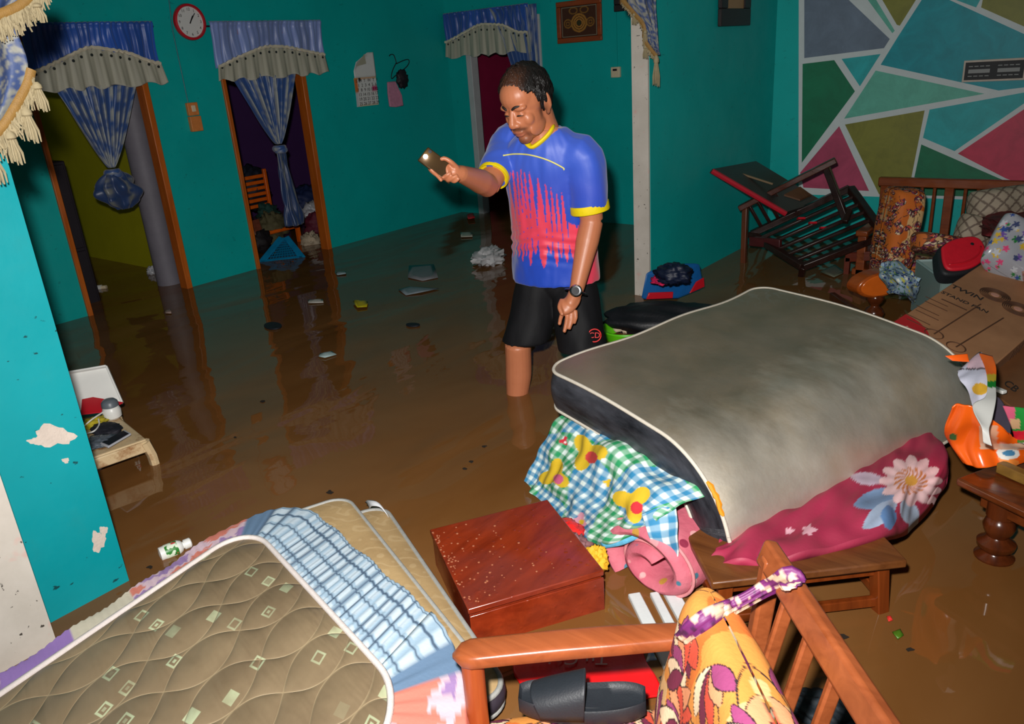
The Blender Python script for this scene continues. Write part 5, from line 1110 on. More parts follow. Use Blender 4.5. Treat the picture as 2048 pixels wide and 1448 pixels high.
# ================================================================ foreground armchair
def fabric_leaf(U, V, seed, base=(214, 140, 62), sc=1.0):
    """orange print with maroon and coral leaves, dark stems and cream patches"""
    r = np.random.default_rng(seed); C = np.tile(SL(base), U.shape+(1,)); w = wrinkle(U*1.5, V*1.5, seed, 5, 2, 8)
    C[w > 0.35] = SL((218, 176, 120)); C[w < -0.55] = SL((206, 108, 40))
    x0, x1, y0, y1 = U.min(), U.max(), V.min(), V.max(); area = (x1-x0)*(y1-y0)
    def leaf(cx, cy, a, L, wd, c):
        dx, dy = U-cx, V-cy; s_ = math.cos(a)*dx+math.sin(a)*dy; q = -math.sin(a)*dx+math.cos(a)*dy; k = np.clip(s_/L, 0, 1); hw = wd*np.sin(k*math.pi)**0.8
        ins = (s_ > 0) & (s_ < L); C[ins & (np.abs(q) < hw+0.0022)] = SL((34, 22, 26)); C[ins & (np.abs(q) < hw-0.0004)] = SL(c)
    def stem(cx, cy, a, L, b_):
        dx, dy = U-cx, V-cy; s_ = math.cos(a)*dx+math.sin(a)*dy; q = -math.sin(a)*dx+math.cos(a)*dy-b_*np.sin(s_/L*3); C[(s_ > 0) & (s_ < L) & (np.abs(q) < 0.0016)] = SL((36, 26, 26))
    for k in range(int(area/(0.0065*sc*sc))+5):
        cx, cy, a = r.uniform(x0, x1), r.uniform(y0, y1), r.uniform(0, 6.28)
        stem(cx, cy, a, 0.14*sc, 0.02*sc)
        for j in range(5): leaf(cx, cy, a+(j-2)*0.42, r.uniform(0.05, 0.085)*sc, r.uniform(0.008, 0.014)*sc, [(112, 28, 62), (206, 74, 52), (226, 150, 106), (150, 60, 110), (232, 206, 170)][(j+k) % 5])
    return C
M_UPH = painted('printed_upholstery', 0.75, 0.25, 140, 0.12)
M_CHW = wood('red_brown_armchair_wood', S(158, 84, 46), S(120, 58, 28), 0.32, axis='X')
M_RIB = painted('ribbon_print', 0.55, 0.15, 120, 0.05)
def pillow(C0, ax, ay, az, hx, hy, hz, paint, name, mat, parent=None, nu=90, nv=70, seed=0, e=0.5, wr=0.004, **tags):
    """soft box cushion: two sheets closed at a rounded rim"""
    U, V = np.meshgrid(np.sin(np.linspace(-math.pi/2, math.pi/2, nu)*0.999), np.sin(np.linspace(-math.pi/2, math.pi/2, nv)*0.999), indexing='ij')
    prof = (np.clip(1-np.abs(U)**4, 0, 1)**e)*(np.clip(1-np.abs(V)**4, 0, 1)**e); rx = U*(1-0.05*V**4); ry = V*(1-0.05*U**4); m = MB()
    for sg in (1, -1):
        P = C0+ax*(rx*hx)[..., None]+ay*(ry*hy)[..., None]+az*(sg*prof*hz+wr*wrinkle(U*hx, V*hy, seed+sg)*prof)[..., None]; al = lambda d: np.concatenate([[0], np.cumsum(np.linalg.norm(np.diff(d, axis=0), axis=1))]); col = paint(*np.meshgrid(al(P[:, nv//2]), al(P[nu//2]), indexing='ij'))
        if sg < 0: P, col = P[::-1], col[::-1]
        m.patch(P, col=col)
    return m.build(name, mat, parent, 180, **tags)
a0, a1 = pz(905, 1312, .335), pz(1400, 1272, .335); fd = nrm(a0-a1); sd = nrm(np.cross((0, 0, 1.), fd)); sd = sd if sd@NV > 0 else -sd   # fd: chair front, sd: towards camera
t = thing('wooden_armchair', A(-0.55, 0.85, FL), 'red-brown wooden armchair with orange leaf print cushions in the foreground', 'armchair')
ol = [(-0.012, 0.0), (-0.008, 0.016), (0.004, 0.026), (0.12, 0.031), (0.30, 0.03), (0.5, 0.026), (0.5, -0.026), (0.30, -0.03), (0.12, -0.031), (0.004, -0.026), (-0.008, -0.016)]
m = MB(); nA = 30; prof = []
for i in range(nA):
    x = i/(nA-1)*0.50; w = 0.031*min(1, math.sqrt(max(0.02, x/0.03)))*(1-0.25*max(0, (x-0.3)/0.2)); hz = 0.016*min(1, math.sqrt(max(0.05, x/0.02))); zc = 0.006*math.sin(x*6)
    c = a0-fd*x+A(0, 0, zc)
    for j in range(16): g = 2*math.pi*j/16; cc, ss = math.cos(g), math.sin(g); prof.append(c+sd*w*np.sign(cc)*abs(cc)**0.5+A(0, 0, hz*np.sign(ss)*abs(ss)**0.5))
m.add(prof, [(i*16+j, (i+1)*16+j, (i+1)*16+(j+1) % 16, i*16+(j+1) % 16) for i in range(nA-1) for j in range(16)]+[tuple(range(16)), tuple((nA-1)*16+j for j in range(15, -1, -1))])
m.build('arm', M_CHW, t, 60)
fl_top = a0-fd*0.035
m = MB(); m.tube([fl_top-A(0, 0, 0.01), A(*fl_top[:2], FL)], [0.022, 0.018], 12); m.build('leg', wood('leg_wood', S(168, 80, 36), S(128, 52, 20), 0.3, axis='Z'), t, 60)
T0, T1 = pz(1536, 1108, .50), pz(1756, 1448, .50); rd = nrm(T1-T0); Lr = 0.62
m = MB(); m.bar(T0-rd*0.01, T0+rd*Lr, 0.028, 0.052, nrm(A(0, 0, 1)+fd*-0.35)); m.build('top_rail', M_CHW, t, bevel=0.008, seg=3)
m = MB(); p0 = T0+rd*0.02-A(0, 0, 0.0); m.bar(p0+A(0, 0, 0.005), A(*(p0+fd*0.09)[:2], FL), 0.03, 0.034, fd); m.build('back_post', M_CHW, t, bevel=0.006)
m = MB(); p1 = T0+rd*(Lr-0.03); m.bar(p1, A(*(p1+fd*0.09)[:2], FL), 0.03, 0.034, fd); m.build('back_post', M_CHW, t, bevel=0.006)
low = lambda k: T0+rd*k+fd*0.085-A(0, 0, 0.40)
for k in (0.10, 0.19, 0.28, 0.37, 0.46):
    m = MB(); m.bar(T0+rd*k-A(0, 0, 0.02), low(k), 0.014, 0.024, fd); m.build('back_slat', M_CHW, t, bevel=0.004)
m = MB(); m.bar(low(0.0), low(Lr-0.02), 0.03, 0.04); m.build('lower_rail', M_CHW, t, bevel=0.005)
s0, s1 = pz(935, 1428, .12), pz(1348, 1398, .12)
for k, nm in [(0.0, 'side_rail')]:
    m = MB(); m.bar(s0+A(0, 0, -0.06), s1+A(0, 0, -0.06)-fd*0.1, 0.022, 0.05); m.build('side_rail', M_CHW, t, bevel=0.004)
sf = nrm(s0-s1); ss_ = nrm(np.cross((0, 0, 1.), sf)); ss_ = ss_ if ss_@NV > 0 else -ss_
cw = np.linalg.norm(s0-s1)
pillow((s0+s1)/2+ss_*0.25-A(0, 0, 0.035), -sf, ss_, A(0, 0, 1), cw/2+0.01, 0.25, 0.042, lambda U, V: fabric_leaf(U, V, 5), 'seat_cushion', M_UPH, t, 150, 130, 3, 0.25)
up = nrm(A(0, 0, 1)-fd*0.20); nf = nrm(np.cross(rd, up)); nf = nf if nf@fd > 0 else -nf
cc = T0+rd*0.225+fd*0.150-A(0, 0, 0.235)
bc = pillow(cc, rd, up, nf, 0.225, 0.195, 0.062, lambda U, V: fabric_leaf(U, V, 11, sc=1.45), 'back_cushion', M_UPH, t, 190, 170, 8, 0.28, 0.006)
# purple and cream ribbon tied from the cushion over the rail
vv, ff = [], []
for o_ in [c for c in t.children if c.name.split('.')[0] in ('back_cushion', 'top_rail', 'arm')]:
    k_ = len(vv); w0 = WLOC[o_.name]; vv += [tuple(np.array(v.co)+w0) for v in o_.data.vertices]; ff += [tuple(k_+i for i in p.vertices) for p in o_.data.polygons]
BVc = BVHTree.FromPolygons(vv, ff); RPc = []
for x, y, _z in curve([(1366, 1280, 0), (1400, 1254, 0), (1440, 1226, 0), (1490, 1200, 0), (1540, 1172, 0), (1575, 1158, 0), (1590, 1172, 0)], 70):
    q_ = hitp(BVc, x, y, 0.006)
    RPc.append((q_-CAM)@CF if q_ is not None else None)
RPc = [min(d_, 1.45) if d_ is not None else None for d_ in RPc]; good = [(i, d_) for i, d_ in enumerate(RPc) if d_ is not None]
dd = np.interp(range(70), [g[0] for g in good], [g[1] for g in good]); ker = np.ones(9)/9; dd = np.minimum(dd, np.convolve(np.pad(dd, 4, 'edge'), ker, 'valid'))
RPc = np.array([cp(x, y, d_) for (x, y, _z), d_ in zip(curve([(1366, 1280, 0), (1400, 1254, 0), (1440, 1226, 0), (1490, 1200, 0), (1540, 1172, 0), (1575, 1158, 0), (1590, 1172, 0)], 70), dd)])
wv = np.stack([np.linspace(-0.5, 0.5, 12)]*70); tang = np.gradient(RPc, axis=0); sidev = np.array([nrm(np.cross(tt, -CF)) for tt in tang]); wid = 0.034+0.010*np.sin(np.linspace(0, 9, 70))
P = RPc[:, None]+sidev[:, None]*(wv*wid[:, None])[..., None]-CF*(0.010*np.cos(wv*3)+0.003*np.sin(wv*25))[..., None]
U, V = np.meshgrid(np.linspace(0, 0.4, 70), np.linspace(0, 0.05, 12), indexing='ij'); w = wrinkle(U*2.2, V*2.2, 8, 5, 6, 20); C = np.tile(SL((100, 30, 92)), U.shape+(1,)); C[w > 0.1] = SL((206, 176, 150)); C[w < -0.75] = SL((60, 20, 60))
MB().patch(P, 0.003, col=C).build('ribbon_tie', M_RIB, t, 180)
# --- black slide sandal on the seat
M_EVA = plain('black_rubber', S(34, 38, 44), 0.5, 0.1, 40, 0.15)
toe, heel = pz(1040, 1412, .14), pz(1292, 1418, .14); sl = nrm(heel-toe); sw_ = nrm(np.cross((0, 0, 1.), sl)); Ls = np.linalg.norm(heel-toe)
t = thing('slide_sandal', (toe+heel)/2-A(0, 0, 0.02), 'black rubber slide sandal lying on the armchair seat', 'sandal')
NS, NR = 40, 24; vs_ = []
sole_w = lambda x: 0.046*(math.sin(math.pi*min(1, max(0, (x*0.94+0.03)))))**0.42*(1+0.12*math.cos(x*5.5+0.4))
for lev, (zz, k) in enumerate([(-0.008, 0.86), (0.0, 1.0), (0.016, 1.04), (0.030, 1.03), (0.034, 0.96), (0.022, 0.84), (0.020, 0.4)]):
    for j in range(60):
        g = 2*math.pi*j/60; x = 0.5-0.5*math.cos(g); sgn = 1 if math.sin(g) >= 0 else -1; xx = 0.5+(x-0.5)*(1 if k > 0.9 else 0.96)
        vs_.append(toe+sl*Ls*xx+sw_*sgn*sole_w(x)*k+A(0, 0, zz+0.006*math.cos(x*6)))
fs = [(l*60+j, l*60+(j+1) % 60, (l+1)*60+(j+1) % 60, (l+1)*60+j) for l in range(6) for j in range(60)]+[tuple(range(59, -1, -1)), tuple(6*60+j for j in range(60))]
m = MB(); m.add(vs_, fs); m.build('sole', M_EVA, t, 60)
G = np.zeros((26, 30, 3))
for i in range(26):
    v = i/25
    for j in range(30):
        g = math.pi*j/29; x = 0.10+0.44*v+(0.10*(1-v)-0.02)*(1-math.sin(g)) ; hgt = 0.030+0.036*v; wI = sole_w(x)*1.03
        G[i, j] = toe+sl*Ls*x+sw_*wI*np.sign(math.cos(g))*abs(math.cos(g))**0.8+A(0, 0, 0.010+hgt*math.sin(g)**0.6)
MB().patch(G, 0.006).build('strap', M_EVA, t, 180)
# --- red plastic packet floating under the arm
ctrl = [[(1030, 1300, .012), (1026, 1340, .012), (1045, 1375, .014), (1062, 1412, .012)], [(1120, 1298, .014), (1120, 1335, .018), (1130, 1370, .018), (1150, 1405, .014)], [(1215, 1290, .014), (1220, 1325, .02), (1230, 1365, .018), (1240, 1402, .014)], [(1280, 1288, .012), (1292, 1322, .014), (1312, 1355, .016), (1330, 1388, .012)]]
P, U, V = cloth_grid(ctrl, 60, 50, 17, 0.004, 4, 14); t = thing('red_packet', P[30, 25]-A(0, 0, 0.02), 'bright red plastic packet floating under the armchair arm', 'packet')
MB().patch(P if P[0, 0, 0] == 0 else P[::-1], 0.006).build('packet_film', plain('red_plastic_film', S(226, 24, 28), 0.3, 0.1, 20, 0.15), t, 180)
text_mesh('Tu Coins', 0.05, pz(1140, 1318, .024), -CR, nrm(A(*NV[:2], 0)), 'packet_lettering', plain('pale_lettering', S(196, 150, 150), 0.5), t, shear=0.2)
# floating white planks
MWPL = plain('white_painted_plank', S(206, 212, 212), 0.45, 0.08, 20, 0.1)
for (p0, p1, w, lb) in [((1268, 1190), (1360, 1372), 0.034, 'leftmost'), ((1308, 1188), (1392, 1350), 0.024, 'middle and narrowest'), ((1338, 1180), (1425, 1335), 0.040, 'rightmost')]:
    m = MB(); m.bar(pz(*p0, 0.004), pz(*p1, 0.004), w, 0.016); m.build('white_plank', MWPL, bevel=0.003, label='%s of three white planks floating below the rolled quilt' % lb, cat='plank', group='white planks by the armchair')
heap('wet_cloth', 1650, 1425, 0.01, (0.07, 0.05, 0.03), 51, (30, 40, 48), 'dark wet cloth floating right of the armchair slats', 'cloth', 0.4)
# ================================================================ low plastic table by the left column
MCP = NT('dirty_cream_plastic'); co = MCP.co(); c = MCP.mix(MCP.ramp(MCP.noise(co, 14, 6, 0.7), [(0.5, 0.0), (0.68, 1.0)]), S(216, 190, 148), S(150, 100, 56)); MCP = MCP.out(c, 0.45, MCP.bump(MCP.noise(co, 50, 4), 0.15, 0.004))
f0, f1, b1 = pz(185, 915, .11), pz(293, 878, .11), pz(274, 826, .11)
u1 = nrm(f1-f0); v1_ = nrm(np.cross((0, 0, 1.), u1)); wS = np.linalg.norm(f1-f0)+0.10; dS = 0.34; f0 = f1-u1*wS
t = thing('plastic_stool', A(*(f0+u1*wS/2+v1_*dS/2)[:2], FL), 'low cream plastic stool half under water behind the left column', 'stool')
m = MB(); m.obox(f0-A(0, 0, 0.012), u1*wS, v1_*dS, A(0, 0, 0.012)); m.build('top', MCP, t, bevel=0.008, seg=3)
m = MB(); m.obox(f0-v1_*0.008-A(0, 0, 0.05), u1*wS, v1_*0.014, A(0, 0, 0.045)); m.build('apron', MCP, t, bevel=0.005)
for fu in (0.03, 0.97):
    for fv in (0.02, 0.95):
        c_ = f0+u1*wS*fu+v1_*dS*fv; out = u1*(0.03 if fu > 0.5 else -0.03); m = MB(); m.tube([c_-A(0, 0, 0.01), c_+out*0.5-A(0, 0, 0.07), A(*(c_+out)[:2], FL)], [0.026, 0.024, 0.02], 8, sq=(1, 0.8)); m.build('leg', MCP, t)
q = [pz(160, 822, .125), pz(246, 806, .125), pz(237, 754, .20), pz(146, 779, .20)]
q[2] = q[1]+v1_*0.10+A(0, 0, 0.14); q[3] = q[0]+v1_*0.10+A(0, 0, 0.14); nn_ = nrm(np.cross(q[1]-q[0], q[3]-q[0]))
t = thing('white_tray', q[0], 'white plastic tray propped on edge behind the jar on the cream stool', 'tray')
m = MB(); m.prism(q, -nn_*0.008); m.build('tray_floor', MWP, t, bevel=0.003)
for i, j in [(1, 2), (2, 3), (3, 0), (0, 1)]: m = MB(); m.bar(q[i]+nn_*0.01, q[j]+nn_*0.01, 0.008, 0.03, nn_); m.build('tray_rim', MWP, t, bevel=0.003)
qr = [pz(162, 830, .13), pz(214, 824, .125), pz(246, 806, .14), pz(165, 792, .17)]
m = MB(); m.prism(qr, A(0, 0, 0.004)); m.build('red_envelope', M_RED, label='red paper envelope on the cream stool in front of the tray', cat='envelope')
c_ = pz(227, 836, .112); t = thing('jar', c_, 'small white jar with grey lid on the cream stool', 'jar')
m = MB(); m.lathe([(0.026, 0), (0.034, 0.008), (0.036, 0.035), (0.030, 0.05), (0.026, 0.055)], c_, n=22); m.build('jar_body', MWP, t)
m = MB(); m.lathe([(0.030, 0.052), (0.033, 0.055), (0.031, 0.072), (0.022, 0.082), (0.008, 0.086)], c_, n=22); m.build('lid', plain('grey_plastic', S(96, 104, 112), 0.4), t)
heap('yellow_cloth', 190, 845, .125, (0.04, 0.045, 0.02), 31, (176, 160, 30), 'crumpled yellow packet beside the white jar', 'packet', 0.4)
heap('black_pouch', 213, 858, .125, (0.075, 0.05, 0.016), 32, (28, 28, 38), 'flat black zip pouch in front of the white jar', 'pouch', 0.25)
heap('clear_bag', 200, 882, .122, (0.06, 0.055, 0.014), 33, (88, 96, 106), 'crumpled grey plastic bag next to the phone on the cream stool', 'bag', 0.4, 0.25)
pq = [pz(200, 890, .124), pz(217, 897, .124), pz(263, 870, .124), pz(250, 863, .124)]
t = thing('smartphone', pq[0], 'dark phone with pale rim lying on the cream stool', 'phone'); m = MB(); m.prism(pq, A(0, 0, 0.008)); m.build('phone_case', plain('pale_rim', S(180, 182, 190), 0.3), t, bevel=0.002)
cq = sum(pq)/4; m = MB(); m.prism([cq+(p-cq)*0.86+A(0, 0, 0.008) for p in pq], A(0, 0, 0.001)); m.build('screen', plain('dark_glass', S(36, 38, 46), 0.12), t)
m = MB(); m.tube(curve([pz(168, 852, .135), pz(185, 838, .15), pz(205, 825, .15), pz(214, 820, .13)], 20), 0.003, 6); m.tube(curve([pz(170, 868, .13), pz(188, 862, .14), pz(198, 850, .14), pz(197, 838, .15)], 20), 0.003, 6); m.build('charger_cable', MWP, label='thin white cable looping over the things on the cream stool', cat='cable')
# ================================================================ floating litter
def litter(name, pts, z, col, label, cat, seed=0, rough=0.4, lift=0.012, th=0.003):
    c_ = sum(np.array([pz(*p, z) for p in pts]))/len(pts); n_ = len(pts); rings_ = []
    for k, s_ in enumerate((1, 0.66, 0.33)):
        for p in pts: q_ = c_+(pz(*p, z)-c_)*s_; rings_.append(q_+A(0, 0, lift*(1-s_)+abs(mnoise.noise(Vector(q_*30)))*lift))
    rings_.append(c_+A(0, 0, lift)); fs = [(k*n_+j, k*n_+(j+1) % n_, (k+1)*n_+(j+1) % n_, (k+1)*n_+j) for k in range(2) for j in range(n_)]+[(2*n_+j, 2*n_+(j+1) % n_, 3*n_) for j in range(n_)]
    m = MB(); m.add(rings_, fs); o = m.build(name, plain(name+'_film', S(*col), rough, 0.15, 30), None, 50, label=label, cat=cat); so = o.modifiers.new('solid', 'SOLIDIFY'); so.thickness = th; return o
litter('plastic_sheet', [(818, 532), (868, 530), (876, 556), (845, 562), (816, 556)], 0.003, (128, 128, 132), 'square grey plastic wrapper floating left of the man', 'wrapper')
litter('plastic_sheet', [(797, 580), (818, 574), (878, 578), (846, 586), (812, 591)], 0.003, (130, 142, 150), 'flat clear plastic strip floating below the square grey wrapper', 'wrapper')
litter('yellow_wrapper', [(706, 606), (718, 601), (736, 605), (734, 616), (715, 618)], 0.004, (178, 166, 20), 'crumpled yellow wrapper floating in the middle of the room', 'wrapper', lift=0.02)
litter('paper_scrap', [(640, 708), (664, 704), (673, 710), (650, 717), (638, 715)], 0.003, (168, 190, 190), 'pale blue paper scrap floating nearest the camera', 'paper')
litter('foam_stick', [(616, 601), (646, 600), (647, 606), (617, 607)], 0.004, (190, 186, 178), 'short white foam stick floating beside the yellow wrapper', 'foam')
litter('paper_scrap', [(672, 547), (692, 544), (692, 549), (675, 551)], 0.003, (150, 170, 175), 'thin pale scrap floating just off the middle doorway', 'paper')
litter('foam_scrap', [(921, 466), (944, 465), (945, 474), (922, 475)], 0.006, (190, 186, 170), 'white foam scrap floating near the far corner', 'foam')
litter('paper_scrap', [(330, 622), (342, 620), (343, 628), (332, 628)], 0.003, (176, 150, 140), 'tiny pale scrap floating in front of the leftmost doorway', 'paper')
litter('red_scrap', [(933, 432), (948, 430), (950, 439), (937, 441)], 0.01, (190, 40, 46), 'small red scrap floating at the foot of the far white jamb', 'scrap', lift=0.03)
for px, py, w, h_, lb in [(546, 653, 18, 7, 'dark slipper sole floating before the middle doorway'), (826, 651, 14, 3.5, 'thin dark slipper sole floating left of the man')]:
    m = MB(); m.prism([pz(px+w*math.cos(g), py+h_*math.sin(g), 0.002) for g in np.linspace(0, 2*math.pi, 20)[:-1]], A(0, 0, 0.008)); m.build('slipper_sole', plain('dark_foam', S(22, 24, 34), 0.6), bevel=0.002, label=lb, cat='slipper')
c1, c2 = pz(165, 578, 0.008), pz(213, 574, 0.010); d_ = nrm(c2-c1); Lb = np.linalg.norm(c2-c1); t = thing('toothpaste_tube', c1, 'white and yellow tube floating at the left jamb of the leftmost doorway', 'tube')
m = MB(); m.lathe([(0.004, 0), (0.016, 0.01), (0.02, Lb*0.8)], c1, d_, 14); m.build('tube_body', MWP, t); m = MB(); m.lathe([(0.014, Lb*0.8), (0.014, Lb)], c1, d_, 14); m.build('tube_cap', M_CREAMPL, t)
# white carrier bag
t = thing('carrier_bag', pz(980, 520, 0), 'white carrier bag floating behind the man by the far doorway', 'bag')
lumpy(pz(978, 514, 0.05), (0.10, 0.13, 0.065), 41, 0.5, 3.2, flat=-0.005).build('bag_film', plain('white_bag_film', S(190, 190, 192), 0.3, 0.2, 16), t, 60)
m = MB(); m.tube(curve([pz(995, 508, 0.05), pz(1008, 508, 0.03), pz(1000, 518, 0.005)], 12), 0.012, 6, sq=(1, 0.3)); m.build('bag_handle', plain('white_bag_handle', S(190, 190, 192), 0.3), t, 180)
heap('crumpled_bag', 303, 543, 0.02, (0.03, 0.03, 0.04), 44, (176, 178, 184), 'small crumpled white bag at the grey column foot', 'bag', 0.5, 0.3)
# bits of dirt and leaves
M_BIT = plain('dark_debris', S(36, 26, 16), 0.8)
for k, (px, py, s_, lb) in enumerate([(969, 893, 6, 'left of the checked sheet, the one beside its left corner'), (930, 938, 6, 'above the red cabinet, the lower of a close pair'), (942, 924, 6, 'above the red cabinet, the upper of a close pair'), (1180, 1266, 14, 'between the red cabinet and the armchair arm, the largest there'), (1212, 1268, 9, 'between the red cabinet and the armchair arm, the smaller there'), (1685, 1275, 14, 'just below the front stretcher of the brown stool'), (660, 985, 10, 'above the back corner of the beige mattress'), (525, 803, 6, 'in mid water right of the cream stool, the upper of two'), (470, 875, 5, 'in mid water right of the cream stool, the lower of two'), (1325, 1357, 11, 'between the red packet and the floral back cushion'), (1820, 1300, 9, 'right of the small green leaf'), (300, 1135, 8, 'below the white floating bottle by the column')]):
    r = np.random.default_rng(k); m = MB(); m.prism([pz(px+s_*math.cos(g)*r.uniform(0.4, 1.1), py+s_*0.45*math.sin(g)*r.uniform(0.4, 1.1), 0.001) for g in np.linspace(0, 2*math.pi, 10)[:-1]], A(0, 0, 0.002)); m.build('debris_bit', M_BIT, label='dark flake afloat '+lb, cat='debris', group='dirt flakes on the water')
litter('green_leaf', [(1785, 1266), (1800, 1260), (1806, 1272), (1795, 1281)], 0.002, (70, 110, 24), 'small green leaf floating right of the brown stool', 'leaf', lift=0.006)
litter('red_scrap', [(1774, 1236), (1781, 1234), (1784, 1242), (1777, 1244)], 0.002, (206, 50, 44), 'tiny red scrap floating right of the brown stool', 'scrap', lift=0.006)
# ================================================================ right side: coffee table and the heap on it
M_DKW = wood('dark_turned_wood', S(96, 44, 18), S(56, 24, 10), 0.18, axis='Z'); M_DKT = wood('wet_dark_table_top', S(112, 54, 22), S(66, 30, 12), 0.15, axis='X')
def onplane(px, py, P0, nn):
    d = CF+CR*(px-1024)/FPX-CU*(py-724)/FPX; return CAM+d*(np.dot(P0-CAM, nn)/np.dot(d, nn))
zt = 0.215; k0 = pz(1912, 955, zt); fe = nrm(pz(2048, 1020, zt)-k0); be = nrm(np.cross((0, 0, 1.), fe)); be = be if be[1] > 0 else -be
t = thing('coffee_table', A(*(k0+fe*0.45+be*0.25)[:2], FL), 'dark glossy coffee table with turned legs at the right edge', 'table')
m = MB(); m.obox(k0-A(0, 0, 0.025), fe*0.9, be*0.5, A(0, 0, 0.025)); m.build('table_top', M_DKT, t, bevel=0.008, seg=3)
m = MB(); m.obox(k0+fe*0.05+be*0.04-A(0, 0, 0.075), fe*0.8, be*0.42, A(0, 0, 0.05)); m.build('apron', M_DKT, t, bevel=0.003)
prof = [(0.022, -0.28), (0.03, -0.05), (0.045, -0.02), (0.05, 0.005), (0.034, 0.018), (0.032, 0.022), (0.046, 0.035), (0.048, 0.048), (0.03, 0.062), (0.026, 0.068), (0.036, 0.085), (0.04, 0.10), (0.034, 0.118), (0.028, 0.125), (0.036, 0.13), (0.036, 0.19)]
for fu, fv in [(0.10, 0.06), (0.85, 0.06), (0.10, 0.42), (0.85, 0.42)]:
    b0 = k0+fe*fu+be*fv; m = MB(); m.lathe(prof, A(b0[0], b0[1], 0), n=22); m.build('turned_leg', M_DKW, t, 50)
m = MB(); m.obox(pz(1990, 945, zt+0.002), fe*0.5, be*0.03, A(0, 0, 0.03)); m.build('wood_batten', wood('mustard_batten', S(140, 104, 40), S(104, 74, 26), 0.4), bevel=0.003, label='mustard wooden batten lying on the coffee table edge', cat='batten')
# orange plastic shopping bag
def sheet(name, ctrl, nu, nv, seed, amp, paint, th, label=None, cat=None, parent=None, mat=None, flip=False):
    P, U, V = cloth_grid(ctrl, nu, nv, seed, amp); px, py = inproj(P); C = paint(U, V, px, py)
    if flip: P, C = P[::-1], C[::-1]
    return MB().patch(P, th, col=C).build(name, mat or M_CLOTH, parent, 180, label=label, cat=cat)
M_FILM = painted('printed_plastic_film', 0.25, 0.1, 40, 0.08)
def p_orange(U, V, px, py):
    C = np.tile(SL((236, 96, 16)), U.shape+(1,)); w = wrinkle(U, V, 3, 6, 4, 14); C[w > 0.9] = SL((240, 140, 60)); C[np.hypot((px-2015)/22, (py-905)/14) < 1] = SL((226, 226, 220)); C[np.hypot((px-2017)/12, (py-905)/7) < 1] = SL((70, 130, 170))
    C[(px > 1960) & (px < 1995) & (py > 850) & (py < 890)] = SL((206, 150, 120)); C[np.hypot(px-1908, py-872) < 7] = SL((40, 100, 50)); C[(py > 885) & (py < 897) & (px > 1960)] = SL((214, 176, 150)); return C
t = thing('orange_bag', pz(1960, 900, zt), 'crumpled orange plastic shopping bag on the coffee table', 'bag')
sheet('bag_front', [[(1905, 822, .40), (1890, 850, .33), (1895, 880, .26), (1925, 925, .22)], [(1945, 815, .42), (1940, 850, .36), (1940, 890, .28), (1960, 935, .225)], [(1985, 840, .38), (1985, 868, .34), (1990, 895, .28), (2000, 928, .23)], [(2040, 880, .32), (2045, 890, .30), (2050, 905, .27), (2055, 930, .225)], [(2085, 890, .30), (2090, 905, .28), (2095, 915, .26), (2100, 930, .225)]], 80, 50, 6, 0.018, p_orange, 0.004, parent=t, mat=M_FILM)
def p_strap(U, V, px, py):
    C = np.tile(SL((204, 204, 200)), U.shape+(1,)); C[py < 775] = SL((240, 104, 24)); C[(py > 748) & (py < 762)] = SL((196, 170, 40)); C[(py >= 762) & (py < 775)] = SL((20, 120, 40)); return C
sheet('bag_strap', [[(1958, 706, .47), (1985, 712, .47)], [(1970, 730, .47), (1993, 735, .47)], [(1975, 765, .46), (1992, 768, .46)], [(1970, 795, .45), (1992, 800, .45)], [(1945, 812, .44), (1985, 835, .43)], [(1962, 850, .42), (1978, 862, .41)], [(1968, 885, .38), (1985, 892, .38)]], 70, 16, 8, 0.004, p_strap, 0.003, parent=t, mat=M_FILM)
sheet('bag_rim', [[(1890, 712, .46), (1935, 708, .47)], [(1905, 722, .45), (1938, 722, .46)]], 16, 16, 5, 0.003, lambda U, V, px, py: np.tile(SL((236, 92, 16)), U.shape+(1,)), 0.003, parent=t, mat=M_FILM)
def p_lav(U, V, px, py):
    C = np.tile(SL((186, 188, 206)), U.shape+(1,)); C[(px+py*0.5 > 2300) & (py < 738)] = SL((206, 176, 190)); C[np.abs(py-738) < 1.5] = SL((60, 50, 60)); C[np.hypot((px-1960)/16, (py-778)/12) < 1] = SL((196, 150, 30)); return C
sheet('lavender_cloth', [[(1915, 740, .44), (1958, 706, .46), (1970, 722, .46)], [(1920, 760, .43), (1955, 750, .45), (1974, 748, .45)], [(1935, 790, .40), (1955, 785, .42), (1976, 778, .43)], [(1945, 815, .38), (1960, 805, .40), (1972, 795, .41)]], 40, 40, 14, 0.006, p_lav, 0.006, 'folded pale lavender cloth inside the orange bag beside the silver mattress', 'cloth')
m = MB(); P0 = pz(2003, 840, .36); nn_ = nrm(-CF+A(0, 0, 0.6)); m.prism([onplane(2003+21*math.cos(g)*0.9+8*math.sin(g), 838+46*math.sin(g)+6*math.cos(g), P0, nn_) for g in np.linspace(0, 2*math.pi, 30)[:-1]], -nn_*0.012); m.build('shoe_insole', plain('dark_purple_foam', S(58, 52, 66), 0.7, 0.2, 30), bevel=0.004, label='dark purple shoe sole leaning on the orange bag', cat='sole')
def p_pack(U, V, px, py):
    C = np.tile(SL((30, 140, 56)), U.shape+(1,)); C[(py > 862) & (py < 880)] = SL((214, 30, 56)); C[(px < 2030) & (py < 850)] = SL((206, 90, 120)); C[np.abs(py-890) < 4] = SL((220, 224, 220)); C[(px > 2020) & (px < 2040) & (py > 838) & (py < 858)] = SL((200, 160, 120)); return C
